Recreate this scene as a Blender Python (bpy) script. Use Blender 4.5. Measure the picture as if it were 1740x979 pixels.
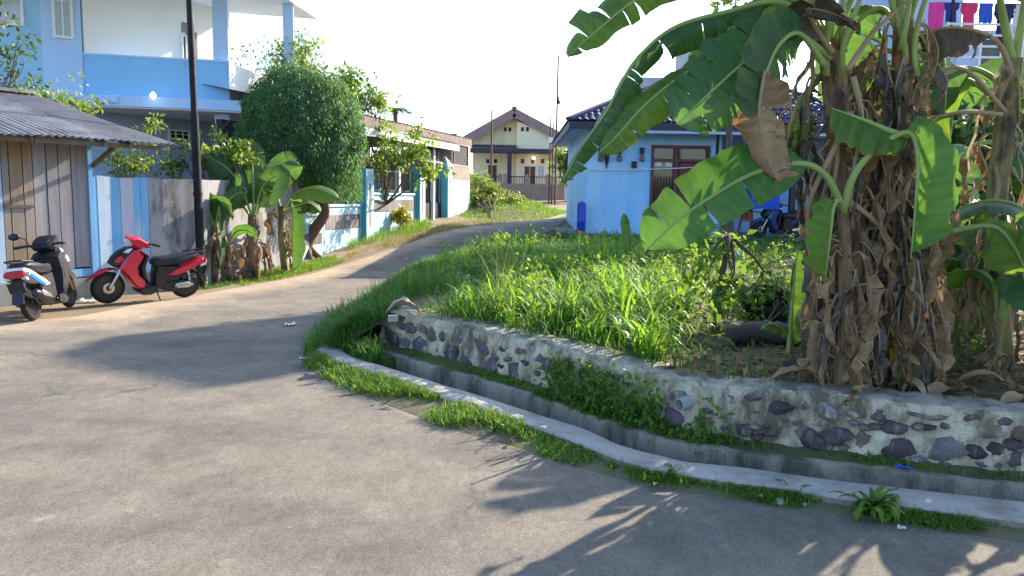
import bpy, bmesh, math, random
import numpy as np
from mathutils import Vector, Matrix, noise
random.seed(7); np.random.seed(7)
R = math.radians
for o in list(bpy.data.objects): bpy.data.objects.remove(o)
scene = bpy.context.scene
col = scene.collection

# ------------------------------------------------------------------ camera
F, CX, CY, EYE = 1300.0, 870.0, 489.5, 1.6
PITCH, ROLL = math.atan((489.5 - 335.0) / F), R(1.0)
cam_d = bpy.data.cameras.new('camera'); cam = bpy.data.objects.new('camera', cam_d); col.objects.link(cam)
cam_d.sensor_fit = 'HORIZONTAL'; cam_d.sensor_width = 36.0; cam_d.lens = F / 1740.0 * 36.0
cam_d.clip_start = 0.05; cam_d.clip_end = 3000
CAMROT = Matrix.Rotation(math.pi / 2 - PITCH, 3, 'X') @ Matrix.Rotation(ROLL, 3, 'Z')
cam.matrix_world = Matrix.Translation((0, 0, EYE)) @ CAMROT.to_4x4()
scene.camera = cam

# ------------------------------------------------------------------ light
SUN_AZ, SUN_EL = R(43), R(28)            # azimuth clockwise from +Y
world = bpy.data.worlds.new('World'); scene.world = world; world.use_nodes = True
wn = world.node_tree.nodes; wl = world.node_tree.links
sky = wn.new('ShaderNodeTexSky'); sky.sky_type = 'NISHITA'; sky.sun_disc = False
sky.sun_elevation = SUN_EL; sky.sun_rotation = SUN_AZ
sky.air_density = 1.0; sky.dust_density = 1.5; sky.ozone_density = 3.2
wl.new(sky.outputs[0], wn['Background'].inputs[0]); wn['Background'].inputs[1].default_value = 0.15
sun_d = bpy.data.lights.new('sun', 'SUN'); sun_d.energy = 4.4; sun_d.angle = R(0.53); sun_d.color = (1.0, 0.87, 0.70)
sun = bpy.data.objects.new('sun', sun_d); col.objects.link(sun)
SUNV = Vector((math.sin(SUN_AZ) * math.cos(SUN_EL), math.cos(SUN_AZ) * math.cos(SUN_EL), math.sin(SUN_EL)))
sun.rotation_euler = SUNV.to_track_quat('Z', 'Y').to_euler(); sun.location = (20, 20, 20)
scene.view_settings.view_transform = 'Standard'; scene.view_settings.look = 'None'
scene.view_settings.gamma = 1.0; scene.view_settings.exposure = 1.58
scene.view_settings.use_curve_mapping = False
scene.render.engine = 'CYCLES'

# ------------------------------------------------------------------ pixel -> place
def ray(x, y):
    return (CAMROT @ Vector(((x - CX) / F, -(y - CY) / F, -1.0)))
def at_z(x, y, z):
    d = ray(x, y); t = (z - EYE) / d.z
    return Vector((d.x * t, d.y * t, z))
def at_y(x, y, Y):
    d = ray(x, y); t = Y / d.y
    return Vector((d.x * t, Y, EYE + d.z * t))
_gy = np.arange(-20, 160, 0.25)
_gz = np.interp(_gy, [-20, 12.5, 15, 18, 20.5, 24, 28, 36, 45, 58, 70, 110], [0, 0, .04, .16, .42, .70, .90, 1.06, 1.2, 1.75, 1.75, 1.2])
_k = np.hanning(13); _k /= _k.sum()
_gz = np.convolve(np.pad(_gz, 6, mode='edge'), _k, 'valid')
def gz(Y): return float(np.interp(Y, _gy, _gz))
def lotz(X, Y):
    t = min(max((Y - 5.0) / 12.0, 0), 1); t = t * t * (3 - 2 * t)
    return max(0.415 + 0.225 * t, gz(Y) + 0.02)
def at_g(x, y, fn=None):
    d = ray(x, y); t = 1.0; f = fn or (lambda X, Y: gz(Y))
    for i in range(6000):
        if EYE + d.z * t <= f(d.x * t, d.y * t): break
        t += 0.02
    return Vector((d.x * t, d.y * t, f(d.x * t, d.y * t)))
def at_lot(x, y): return at_g(x, y, lotz)
def sstep(t): t = min(max(t, 0), 1); return t * t * (3 - 2 * t)

class Plane:
    """vertical facade plane: origin, direction (degrees from +X, u runs to the right), normal faces the camera side"""
    def __init__(s, p, deg):
        s.p = Vector((p[0], p[1], 0)); a = R(deg)
        s.u = Vector((math.cos(a), math.sin(a), 0)); s.n = Vector((math.sin(a), -math.cos(a), 0))
    def hit(s, x, y):
        d = ray(x, y); o = Vector((0, 0, EYE)); t = (s.p - o).dot(s.n) / d.dot(s.n)
        q = o + d * t
        return (q - s.p).dot(s.u), q.z
    def P(s, u, z, d=0.0): 
        q = s.p + s.u * u + s.n * d
        return Vector((q.x, q.y, z))

# ------------------------------------------------------------------ mesh helpers
def tag(o, label=None, cat=None, group=None, kind=None):
    if label: o['label'] = label
    if cat: o['category'] = cat
    if group: o['group'] = group
    if kind: o['kind'] = kind
    return o
def thing(name, label, cat, loc=(0, 0, 0), group=None, rz=0):
    o = bpy.data.objects.new(name, None); col.objects.link(o); o.location = loc; o.rotation_euler = (0, 0, rz)
    o.empty_display_size = 0.2
    return tag(o, label, cat, group)
def base_of(o):
    while o is not None:
        if o.type == 'EMPTY': return Vector(o.location)
        if o.parent is None: return Vector(o.location)
        o = o.parent
    return Vector((0, 0, 0))
def link(name, me, parent=None, mats=(), world=True, loc=None):
    o = bpy.data.objects.new(name, me); col.objects.link(o)
    for m in (mats if isinstance(mats, (list, tuple)) else [mats]): me.materials.append(m)
    if parent is not None:
        o.parent = parent
        if world:
            b = base_of(parent); me.transform(Matrix.Translation(-b))
    elif loc is not None:
        me.transform(Matrix.Translation(-Vector(loc))); o.location = loc
    return o
class MB:
    def __init__(s): s.v = []; s.f = []; s.m = []; s.a = {}
    def quad(s, a, b, c, d, m=0):
        i = len(s.v); s.v += [tuple(a), tuple(b), tuple(c), tuple(d)]; s.f.append((i, i + 1, i + 2, i + 3)); s.m.append(m)
    def poly(s, pts, m=0):
        i = len(s.v); s.v += [tuple(p) for p in pts]; s.f.append(tuple(range(i, i + len(pts)))); s.m.append(m)
    def hexa(s, p, m=0):          # p: 4 bottom, 4 top
        i = len(s.v); s.v += [tuple(q) for q in p]
        for f in ((3, 2, 1, 0), (4, 5, 6, 7), (0, 1, 5, 4), (1, 2, 6, 5), (2, 3, 7, 6), (3, 0, 4, 7)):
            s.f.append(tuple(i + k for k in f)); s.m.append(m)
    def box(s, c, size, rz=0, m=0, M=None):
        hx, hy, hz = size[0] / 2, size[1] / 2, size[2] / 2
        if M is None: M = Matrix.Rotation(rz, 3, 'Z')
        c = Vector(c)
        s.hexa([c + M @ Vector(q) for q in ((-hx, -hy, -hz), (hx, -hy, -hz), (hx, hy, -hz), (-hx, hy, -hz), (-hx, -hy, hz), (hx, -hy, hz), (hx, hy, hz), (-hx, hy, hz))], m)
    def fbox(s, pl, u0, u1, z0, z1, d0, d1, m=0):   # box on a facade plane
        if u0 > u1: u0, u1 = u1, u0
        if z0 > z1: z0, z1 = z1, z0
        if d0 > d1: d0, d1 = d1, d0
        s.hexa([pl.P(u0, z0, d1), pl.P(u1, z0, d1), pl.P(u1, z0, d0), pl.P(u0, z0, d0), pl.P(u0, z1, d1), pl.P(u1, z1, d1), pl.P(u1, z1, d0), pl.P(u0, z1, d0)], m)
    def bar(s, a, b, w, h=None, m=0):
        a, b = Vector(a), Vector(b); h = h or w; t = (b - a).normalized()
        up = Vector((0, 0, 1)) if abs(t.z) < 0.95 else Vector((0, 1, 0))
        x = t.cross(up).normalized() * w / 2; y = x.cross(t).normalized() * h / 2
        s.hexa([a - x - y, a + x - y, a + x + y, a - x + y, b - x - y, b + x - y, b + x + y, b - x + y], m)
    def tube(s, pts, rad, n=8, m=0, cap=True, wob=0.0, seed=0):
        pts = [Vector(p) for p in pts]; N = len(pts)
        if not isinstance(rad, (list, tuple)): rad = [rad] * N
        rr = random.Random(seed); i0 = len(s.v); prev = None
        for k in range(N):
            t = (pts[min(k + 1, N - 1)] - pts[max(k - 1, 0)]).normalized()
            if prev is None:
                a = Vector((1, 0, 0)) if abs(t.x) < 0.8 else Vector((0, 1, 0))
                x = (a - t * a.dot(t)).normalized()
            else: x = (prev - t * prev.dot(t)).normalized()
            prev = x; y = t.cross(x)
            for j in range(n):
                a = 2 * math.pi * j / n; r = rad[k] * (1 + (rr.random() - .5) * 2 * wob)
                s.v.append(tuple(pts[k] + x * math.cos(a) * r + y * math.sin(a) * r))
        for k in range(N - 1):
            for j in range(n):
                a = i0 + k * n + j; b = i0 + k * n + (j + 1) % n
                s.f.append((a, b, b + n, a + n)); s.m.append(m)
        if cap:
            s.f.append(tuple(i0 + j for j in reversed(range(n)))); s.m.append(m)
            s.f.append(tuple(i0 + (N - 1) * n + j for j in range(n))); s.m.append(m)
    def lathe(s, c, prof, n=16, axis='Z', m=0, M=None):
        c = Vector(c); i0 = len(s.v)
        for (r, z) in prof:
            for j in range(n):
                a = 2 * math.pi * j / n; q = Vector((r * math.cos(a), r * math.sin(a), z))
                if axis == 'Y': q = Vector((q.x, q.z, q.y))
                if axis == 'X': q = Vector((q.z, q.x, q.y))
                if M is not None: q = M @ q
                s.v.append(tuple(c + q))
        for k in range(len(prof) - 1):
            for j in range(n):
                a = i0 + k * n + j; b = i0 + k * n + (j + 1) % n
                s.f.append((a, b, b + n, a + n)); s.m.append(m)
        for k, rev in ((0, True), (len(prof) - 1, False)):
            if prof[k][0] > 1e-5:
                q = [i0 + k * n + j for j in range(n)]
                s.f.append(tuple(reversed(q) if rev else q)); s.m.append(m)
    def sheet(s, rows, m=0, close=False):   # rows of equal length point lists
        i0 = len(s.v); w = len(rows[0])
        for r in rows: s.v += [tuple(p) for p in r]
        for k in range(len(rows) - 1):
            for j in range(w - (0 if close else 1)):
                a = i0 + k * w + j; b = i0 + k * w + (j + 1) % w
                s.f.append((a, b, b + w, a + w)); s.m.append(m)
    def pillow(s, out, w, y0=0.0, ins=0.84, m=0, M=None):   # rounded slab from an (x,z) outline, thickness along y
        cx = sum(p[0] for p in out) / len(out); cz = sum(p[1] for p in out) / len(out); n = len(out); i0 = len(s.v)
        for (y, k) in ((-w, ins), (-w * .72, .97), (0, 1.0), (w * .72, .97), (w, ins)):
            for (x, z) in out:
                q = Vector((cx + (x - cx) * k, y0 + y, cz + (z - cz) * k))
                s.v.append(tuple(M @ q if M is not None else q))
        for k in range(4):
            for j in range(n):
                a = i0 + k * n + j; b = i0 + k * n + (j + 1) % n
                s.f.append((a, b, b + n, a + n)); s.m.append(m)
        s.f.append(tuple(i0 + j for j in reversed(range(n)))); s.m.append(m)
        s.f.append(tuple(i0 + 4 * n + j for j in range(n))); s.m.append(m)
    def mesh(s, name, smooth=None):
        me = bpy.data.meshes.new(name); me.from_pydata(s.v, [], s.f); 
        if any(s.m): me.polygons.foreach_set('material_index', s.m)
        for k, vals in s.a.items():
            at = me.attributes.new(k, 'FLOAT', 'POINT'); at.data.foreach_set('value', vals)
        bm = bmesh.new(); bm.from_mesh(me)
        if smooth != 'keep': bmesh.ops.recalc_face_normals(bm, faces=bm.faces)
        bm.to_mesh(me); bm.free()
        if smooth:
            me.polygons.foreach_set('use_smooth', [True] * len(me.polygons))
            if smooth != 'keep' and smooth is not True: me.set_sharp_from_angle(angle=R(smooth))
        me.update(); return me
    def build(s, name, mats, parent=None, smooth=None, world=True, loc=None):
        return link(name, s.mesh(name, smooth), parent, mats, world, loc)
def resample(pts, n):
    pts = [Vector(p) for p in pts]
    # Catmull-Rom through the points then even spacing
    dense = []
    for i in range(len(pts) - 1):
        p0 = pts[max(i - 1, 0)]; p1 = pts[i]; p2 = pts[i + 1]; p3 = pts[min(i + 2, len(pts) - 1)]
        for k in range(12):
            t = k / 12
            dense.append(0.5 * ((2 * p1) + (p2 - p0) * t + (2 * p0 - 5 * p1 + 4 * p2 - p3) * t * t + (3 * p1 - p0 - 3 * p2 + p3) * t ** 3))
    dense.append(pts[-1])
    L = [0]
    for i in range(1, len(dense)): L.append(L[-1] + (dense[i] - dense[i - 1]).length)
    out = []; j = 0
    for k in range(n):
        t = L[-1] * k / (n - 1)
        while j < len(L) - 2 and L[j + 1] < t: j += 1
        seg = max(L[j + 1] - L[j], 1e-9)
        out.append(dense[j].lerp(dense[j + 1], min(max((t - L[j]) / seg, 0), 1)))
    return out
def smooth_path(pts, n=24): return resample(pts, n)

# ------------------------------------------------------------------ material helpers
def newmat(name):
    m = bpy.data.materials.new(name); m.use_nodes = True
    nt = m.node_tree; b = nt.nodes['Principled BSDF']
    return m, nt, b
def nd(nt, t, **kw):
    n = nt.nodes.new(t)
    for k, v in kw.items():
        if k.startswith('i_'):
            n.inputs[k[2:].replace('_', ' ')].default_value = v
        else: setattr(n, k, v)
    return n
def ramp(nt, fac, stops):
    r = nt.nodes.new('ShaderNodeValToRGB'); nt.links.new(fac, r.inputs[0]); cr = r.color_ramp
    while len(cr.elements) > len(stops): cr.elements.remove(cr.elements[-1])
    while len(cr.elements) < len(stops): cr.elements.new(0.5)
    for e, (p, c) in zip(cr.elements, stops): e.position = p; e.color = (*c, 1) if len(c) == 3 else c
    return r
def coords(nt, scale=(1, 1, 1), obj=True):
    tc = nt.nodes.new('ShaderNodeTexCoord'); mp = nt.nodes.new('ShaderNodeMapping')
    mp.inputs['Scale'].default_value = scale
    nt.links.new(tc.outputs['Object'], mp.inputs[0]); return mp.outputs[0]
def noise_tex(nt, vec, scale, detail=4, rough=.6):
    n = nd(nt, 'ShaderNodeTexNoise'); n.inputs['Scale'].default_value = scale; n.inputs['Detail'].default_value = detail
    n.inputs['Roughness'].default_value = rough; nt.links.new(vec, n.inputs['Vector']); return n.outputs['Fac']
def mixc(nt, fac, a, b, mode='MIX'):
    x = nt.nodes.new('ShaderNodeMix'); x.data_type = 'RGBA'; x.blend_type = mode
    for sock, v in ((x.inputs[0], fac), (x.inputs[6], a), (x.inputs[7], b)):
        if isinstance(v, (int, float)): sock.default_value = v
        elif isinstance(v, tuple): sock.default_value = (*v, 1) if len(v) == 3 else v
        else: nt.links.new(v, sock)
    return x.outputs[2]
def math_n(nt, op, a, b=None, clamp=False):
    x = nt.nodes.new('ShaderNodeMath'); x.operation = op; x.use_clamp = clamp
    for sock, v in ((x.inputs[0], a), (x.inputs[1], b)):
        if v is None: continue
        if isinstance(v, (int, float)): sock.default_value = v
        else: nt.links.new(v, sock)
    return x.outputs[0]
def bump(nt, b, h, strength=.3, dist=.02):
    n = nt.nodes.new('ShaderNodeBump'); n.inputs['Strength'].default_value = strength; n.inputs['Distance'].default_value = dist
    nt.links.new(h, n.inputs['Height']); nt.links.new(n.outputs[0], b.inputs['Normal'])
def surf(name, c1, c2=None, scale=3.0, rough=.8, bs=.2, bscale=40, stretch=(1, 1, 1), stain=None, stain_scale=1.2, stain_pos=(.5, .7), rnd=0.0, metal=0.0, spec=.3, fine=0.0, stain2=None):
    """two-tone noisy surface, optional stains with a shape of their own, optional per-object variation"""
    m, nt, b = newmat(name); c2 = c2 or tuple(x * .75 for x in c1)
    v = coords(nt, stretch); n1 = noise_tex(nt, v, scale, 6, .65)
    c = ramp(nt, n1, [(.3, c2), (.7, c1)]).outputs[0]
    if stain:
        vs = coords(nt, (1, 1, .35)); n2 = noise_tex(nt, vs, stain_scale, 8, .7)
        f = ramp(nt, n2, [(stain_pos[0], (0, 0, 0)), (stain_pos[1], (1, 1, 1))]).outputs[0]
        c = mixc(nt, f, c, stain)
    if stain2:
        n3 = noise_tex(nt, coords(nt), stain2[1], 6, .7)
        f = ramp(nt, n3, [(stain2[2], (0, 0, 0)), (stain2[2] + .12, (1, 1, 1))]).outputs[0]
        c = mixc(nt, f, c, stain2[0])
    if fine:
        n4 = noise_tex(nt, coords(nt), 220, 2, .5)
        f = ramp(nt, n4, [(.35, (1 - fine,) * 3), (.65, (1 + fine,) * 3)]).outputs[0]
        c = mixc(nt, 1.0, c, f, 'MULTIPLY')
    if rnd:
        oi = nt.nodes.new('ShaderNodeObjectInfo')
        f = ramp(nt, oi.outputs['Random'], [(0, (1 - rnd,) * 3), (1, (1 + rnd,) * 3)]).outputs[0]
        c = mixc(nt, 1.0, c, f, 'MULTIPLY')
    nt.links.new(c, b.inputs['Base Color'])
    b.inputs['Roughness'].default_value = rough; b.inputs['Metallic'].default_value = metal
    b.inputs['Specular IOR Level'].default_value = spec
    if bs: bump(nt, b, noise_tex(nt, coords(nt, stretch), bscale, 5, .7), bs, .01)
    return m
def plain(name, c, rough=.4, metal=0.0, spec=.5, coat=0.0):
    m, nt, b = newmat(name)
    n = noise_tex(nt, coords(nt), 9, 5, .6)
    cc = ramp(nt, n, [(.3, tuple(x * .85 for x in c)), (.7, c)]).outputs[0]
    nt.links.new(cc, b.inputs['Base Color'])
    rr = ramp(nt, n, [(.3, (rough * 1.25,) * 3), (.7, (rough * .85,) * 3)]).outputs[0]
    nt.links.new(rr, b.inputs['Roughness'])
    b.inputs['Metallic'].default_value = metal; b.inputs['Specular IOR Level'].default_value = spec; b.inputs['Coat Weight'].default_value = coat
    b.inputs['Coat Roughness'].default_value = .1
    return m
def foliage(name, c1, c2, trans=(.35, .5, .05), tw=.4, rough=.45, spec=.35, dry=None, dry_pos=.75, nscale=2.0, veins=0.0):
    """leaf: attribute v varies each leaf; thin leaves let light through"""
    m, nt, b = newmat(name)
    at = nd(nt, 'ShaderNodeAttribute', attribute_name='v')
    n = noise_tex(nt, coords(nt), nscale, 4, .6)
    f = math_n(nt, 'ADD', math_n(nt, 'MULTIPLY', at.outputs['Fac'], .6), math_n(nt, 'MULTIPLY', n, .4))
    c = ramp(nt, f, [(.2, c2), (.8, c1)]).outputs[0]
    t = ramp(nt, f, [(.2, tuple(x * .6 for x in trans)), (.8, trans)]).outputs[0]
    if dry:
        e = nd(nt, 'ShaderNodeAttribute', attribute_name='e')
        n2 = noise_tex(nt, coords(nt), 6, 5, .7)
        ff = math_n(nt, 'ADD', math_n(nt, 'MULTIPLY', math_n(nt, 'POWER', e.outputs['Fac'], 3.0), .45), math_n(nt, 'MULTIPLY', n2, .6))
        k = ramp(nt, ff, [(dry_pos, (0, 0, 0)), (dry_pos + .06, (1, 1, 1))]).outputs[0]
        c = mixc(nt, k, c, dry); t = mixc(nt, k, t, dry)
    if veins:
        s = nd(nt, 'ShaderNodeAttribute', attribute_name='s')
        w = math_n(nt, 'SINE', math_n(nt, 'MULTIPLY', s.outputs['Fac'], 420.0))
        w2 = math_n(nt, 'SINE', math_n(nt, 'MULTIPLY', s.outputs['Fac'], 95.0))
        wv = math_n(nt, 'ADD', w, math_n(nt, 'MULTIPLY', w2, .7))
        kk = ramp(nt, math_n(nt, 'MULTIPLY_ADD' if False else 'MULTIPLY', wv, .5), [(0, (1 - veins,) * 3), (1, (1 + veins,) * 3)]).outputs[0]
        c = mixc(nt, 1.0, c, kk, 'MULTIPLY'); bump(nt, b, wv, .25, .004)
        ea = nd(nt, 'ShaderNodeAttribute', attribute_name='e'); cx = nd(nt, 'ShaderNodeCombineXYZ')
        nt.links.new(math_n(nt, 'MULTIPLY', s.outputs['Fac'], 26.0), cx.inputs[0]); nt.links.new(math_n(nt, 'MULTIPLY', ea.outputs['Fac'], 1.6), cx.inputs[1]); nt.links.new(at.outputs['Fac'], cx.inputs[2])
        bn = noise_tex(nt, cx.outputs[0], 1.0, 4, .6)
        band = ramp(nt, bn, [(.28, (.66, .70, .68)), (.5, (1, 1, 1)), (.74, (1.38, 1.28, 1.05))]).outputs[0]
        c = mixc(nt, 1.0, c, band, 'MULTIPLY'); t = mixc(nt, .8, t, band, 'MULTIPLY')
        sn = noise_tex(nt, coords(nt), 24, 3, .6)
        sp = ramp(nt, sn, [(.70, (0, 0, 0)), (.75, (.75, .75, .75))]).outputs[0]
        c = mixc(nt, sp, c, tuple(x * .6 for x in (dry or (.12, .09, .05))))
    nt.links.new(c, b.inputs['Base Color']); b.inputs['Roughness'].default_value = rough; b.inputs['Specular IOR Level'].default_value = spec
    tr = nt.nodes.new('ShaderNodeBsdfTranslucent'); nt.links.new(t, tr.inputs[0])
    mx = nt.nodes.new('ShaderNodeMixShader'); mx.inputs[0].default_value = tw
    nt.links.new(b.outputs[0], mx.inputs[1]); nt.links.new(tr.outputs[0], mx.inputs[2])
    nt.links.new(mx.outputs[0], nt.nodes['Material Output'].inputs[0])
    return m
# ================================================================== ground, road, lot
def asphalt():
    m, nt, b = newmat('asphalt')
    v = coords(nt)
    big = noise_tex(nt, v, .45, 6, .6); mid = noise_tex(nt, v, 2.2, 8, .7)
    sp = nd(nt, 'ShaderNodeTexVoronoi'); sp.inputs['Scale'].default_value = 75; nt.links.new(v, sp.inputs['Vector'])
    c = ramp(nt, mid, [(.3, (.128, .116, .101)), (.7, (.212, .190, .158))]).outputs[0]
    sand = nd(nt, 'ShaderNodeAttribute', attribute_name='sand')
    f = math_n(nt, 'ADD', math_n(nt, 'MULTIPLY', sand.outputs['Fac'], .55), math_n(nt, 'MULTIPLY', math_n(nt, 'ADD', big, mid), .42))
    fs = ramp(nt, f, [(.52, (0, 0, 0)), (.80, (1, 1, 1))]).outputs[0]
    c = mixc(nt, fs, c, (.36, .29, .215))
    # stones of the worn chip seal
    st = ramp(nt, sp.outputs['Color'], [(.15, (.68, .68, .69)), (.5, (1, 1, 1)), (.9, (1.38, 1.34, 1.28))]).outputs[0]
    c = mixc(nt, .5, c, st, 'MULTIPLY')
    fine = noise_tex(nt, v, 330, 2, .6)
    ff = ramp(nt, fine, [(.32, (.68, .68, .69)), (.68, (1.3, 1.28, 1.24))]).outputs[0]
    c = mixc(nt, .42, c, ff, 'MULTIPLY')
    med = noise_tex(nt, coords(nt, (1, .5, 1)), 13, 4, .7)
    c = mixc(nt, .8, c, ramp(nt, med, [(.3, (.78, .79, .8)), (.72, (1.18, 1.16, 1.12))]).outputs[0], 'MULTIPLY')
    wp = noise_tex(nt, coords(nt, (.5, 1.0, 1)), .9, 5, .55)
    c = mixc(nt, .9, c, ramp(nt, wp, [(.30, (.68, .69, .72)), (.5, (1, 1, 1)), (.70, (1.30, 1.25, 1.15))]).outputs[0], 'MULTIPLY')
    pl = noise_tex(nt, v, 5.5, 4, .5)
    c = mixc(nt, ramp(nt, pl, [(.66, (0, 0, 0)), (.74, (.55, .55, .55))]).outputs[0], c, (.33, .28, .22))
    # hairline cracks
    vc = nd(nt, 'ShaderNodeTexVoronoi', feature='DISTANCE_TO_EDGE'); vc.inputs['Scale'].default_value = .55
    wv = nd(nt, 'ShaderNodeVectorMath', operation='ADD'); nn = nd(nt, 'ShaderNodeTexNoise'); nn.inputs['Scale'].default_value = 3.0; nn.inputs['Detail'].default_value = 6
    nt.links.new(v, nn.inputs['Vector']); sc = nd(nt, 'ShaderNodeVectorMath', operation='SCALE'); sc.inputs['Scale'].default_value = .55
    nt.links.new(nn.outputs['Color'], sc.inputs[0]); nt.links.new(v, wv.inputs[0]); nt.links.new(sc.outputs[0], wv.inputs[1]); nt.links.new(wv.outputs[0], vc.inputs['Vector'])
    ck = ramp(nt, vc.outputs['Distance'], [(.003, (1, 1, 1)), (.009, (0, 0, 0))]).outputs[0]
    msk = ramp(nt, big, [(.52, (0, 0, 0)), (.6, (1, 1, 1))]).outputs[0]
    c = mixc(nt, math_n(nt, 'MULTIPLY', math_n(nt, 'MULTIPLY', ck, msk), .6), c, (.05, .047, .045))
    nt.links.new(c, b.inputs['Base Color']); b.inputs['Roughness'].default_value = .88; b.inputs['Specular IOR Level'].default_value = .25
    h = math_n(nt, 'ADD', math_n(nt, 'MULTIPLY', sp.outputs['Distance'], -1.0), fine)
    bump(nt, b, h, .4, .006)
    return m
M_asph = asphalt()
M_dirt = surf('dirt', (.30, .225, .15), (.17, .125, .085), 1.6, .95, .5, 60, stain=(.12, .12, .05), stain_scale=.8, fine=.35)
M_lot = surf('lot_soil', (.13, .10, .06), (.07, .06, .035), 1.8, .95, .6, 30, stain=(.15, .11, .07), stain_scale=1.6, stain_pos=(.45, .6), fine=.4)

mb = MB()
xs = [-700, -250, -100] + list(np.arange(-60, -3, 3)) + [-2.6, -2.2, -1.6] + list(np.arange(-1, 6.1, 1)) + [6.4, 7] + list(np.arange(9, 60.1, 3)) + [100, 250, 700]
ys = [-60, -12, -6, -3, 0, 2.2, 2.6, 3.2] + list(np.arange(4, 8.1, .5)) + [8.4, 8.8] + list(np.arange(10.5, 110.1, 1.5)) + [160, 300, 900]
mb.sheet([[(x, y, gz(y) - (.75 if -1.7 < x < 6.2 and 3.0 < y < 8.2 else .02)) for x in xs] for y in ys])   # dug out under the drain
tag(mb.build('ground', M_dirt, smooth=True), kind='structure')

road_r_px = [(1430, 876), (1270, 851), (1180, 838), (1060, 815), (960, 790), (900, 768), (800, 740), (700, 705), (620, 675), (560, 648), (525, 628), (514, 606), (528, 580), (565, 545), (610, 505), (690, 478), (760, 448), (840, 422), (900, 402), (945, 388), (985, 365)]
road_l_px = [(100, 541), (200, 523), (330, 502), (420, 486), (500, 472), (560, 457), (640, 432), (700, 412), (760, 392), (850, 380), (930, 371), (985, 359)]
rr_ = [Vector((9.5, -2.0, 0)), Vector((6.0, 2.2, 0)), at_g(1740, 925)] + [at_g(*p) for p in road_r_px]
rl_ = [Vector((-13, -3, 0)), Vector((-11, 3.5, 0)), Vector((-8.6, 7.6, 0))] + [at_g(*p) for p in road_l_px]
rr_ += [Vector((7, 44, 0)), Vector((22, 46, 0))]; rl_ += [Vector((9, 51, 0)), Vector((22, 52, 0))]
NR = 140
rrr, rll = resample(rr_, NR), resample(rl_, NR)
rows = []; sand = []
for a, b in zip(rll, rrr):
    row = []
    for k in range(25):
        t = k / 24; p = a.lerp(b, t); p.z = gz(p.y); row.append(p)
        d = min((p - Vector((a.x, a.y, p.z))).length, 1e9); d2 = (p - Vector((b.x, b.y, p.z))).length
        sand.append(max(0, 1 - d / 1.6) * .95 + max(0, 1 - d2 / .5) * .35)
    rows.append(row)
mb = MB(); mb.sheet(rows); mb.a['sand'] = sand
tag(mb.build('road', M_asph, smooth=True), kind='structure')

# kerb along the drain -----------------------------------------------------
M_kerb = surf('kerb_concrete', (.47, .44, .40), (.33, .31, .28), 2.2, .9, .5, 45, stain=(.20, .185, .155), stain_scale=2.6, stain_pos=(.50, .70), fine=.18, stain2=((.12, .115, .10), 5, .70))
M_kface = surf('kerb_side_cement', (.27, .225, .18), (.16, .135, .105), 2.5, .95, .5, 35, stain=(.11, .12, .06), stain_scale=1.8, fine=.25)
M_drain = surf('drain_cement', (.36, .30, .235), (.20, .17, .13), 4, .95, .7, 30, stain=(.09, .085, .06), stain_scale=3.2, stain_pos=(.46, .62), fine=.3, stain2=((.10, .11, .05), 2.2, .60))
M_moss = surf('mossy_ledge', (.13, .115, .06), (.06, .055, .03), 5, .98, .8, 25, stain=(.08, .12, .025), stain_scale=2.5, stain_pos=(.42, .55), fine=.3)
kin = [(585, 599), (604, 609), (656, 624), (715, 643), (812, 672), (899, 700), (946, 715), (998, 731), (1053, 756), (1139, 780), (1176, 787), (1268, 796), (1340, 806), (1411, 816), (1555, 833), (1740, 854)]
kout = [(540, 600), (562, 612), (615, 631), (667, 645), (743, 670), (830, 700), (877, 714), (981, 751), (1047, 777), (1102, 793), (1170, 805), (1237, 816), (1340, 829), (1434, 845.6), (1528, 857), (1740, 885)]
KZ = .07
ki = [at_z(x, y, KZ) for x, y in kin]; ko = [at_z(x, y, KZ) for x, y in kout]
def extend(a, L):  # past the right of the picture
    d = (a[-1] - a[-2]).normalized(); return a + [a[-1] + d * L]
ki, ko = resample(extend(ki, 4), 150), resample(extend(ko, 4), 150)
rows = []
for j, (a, b) in enumerate(zip(ki, ko)):
    e = noise.noise(Vector((j * .21, 3, 0))) * .006; e2 = noise.noise(Vector((j * .5, 9, 0))) * .012 + noise.noise(Vector((j * 1.7, 4, 0))) * .010
    t = (a - b).normalized()
    g = -.06
    rows.append([Vector((a.x, a.y, -.5)), a + Vector((0, 0, e)), a - t * .012 + Vector((0, 0, e + .006)), b + t * .015 + Vector((0, 0, e + .004 + e2)), b + Vector((0, 0, e - .012)) + t * e2, Vector((b.x, b.y, KZ - .035)) - t * (.004 + e2), Vector((b.x, b.y, g)) - t * .012])
mb = MB(); mb.sheet(rows)
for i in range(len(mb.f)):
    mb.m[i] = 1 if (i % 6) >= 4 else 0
mb.poly(rows[0]); 
# rounded nub at the start of the kerb
p0 = at_z(563, 594, KZ)
mb.lathe((p0.x, p0.y, 0), [(.15, -.05), (.145, .05), (.13, .072), (.08, .078), (0, .078)], 18)
tag(mb.build('kerb', [M_kerb, M_kface], smooth=50), kind='structure')

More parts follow.
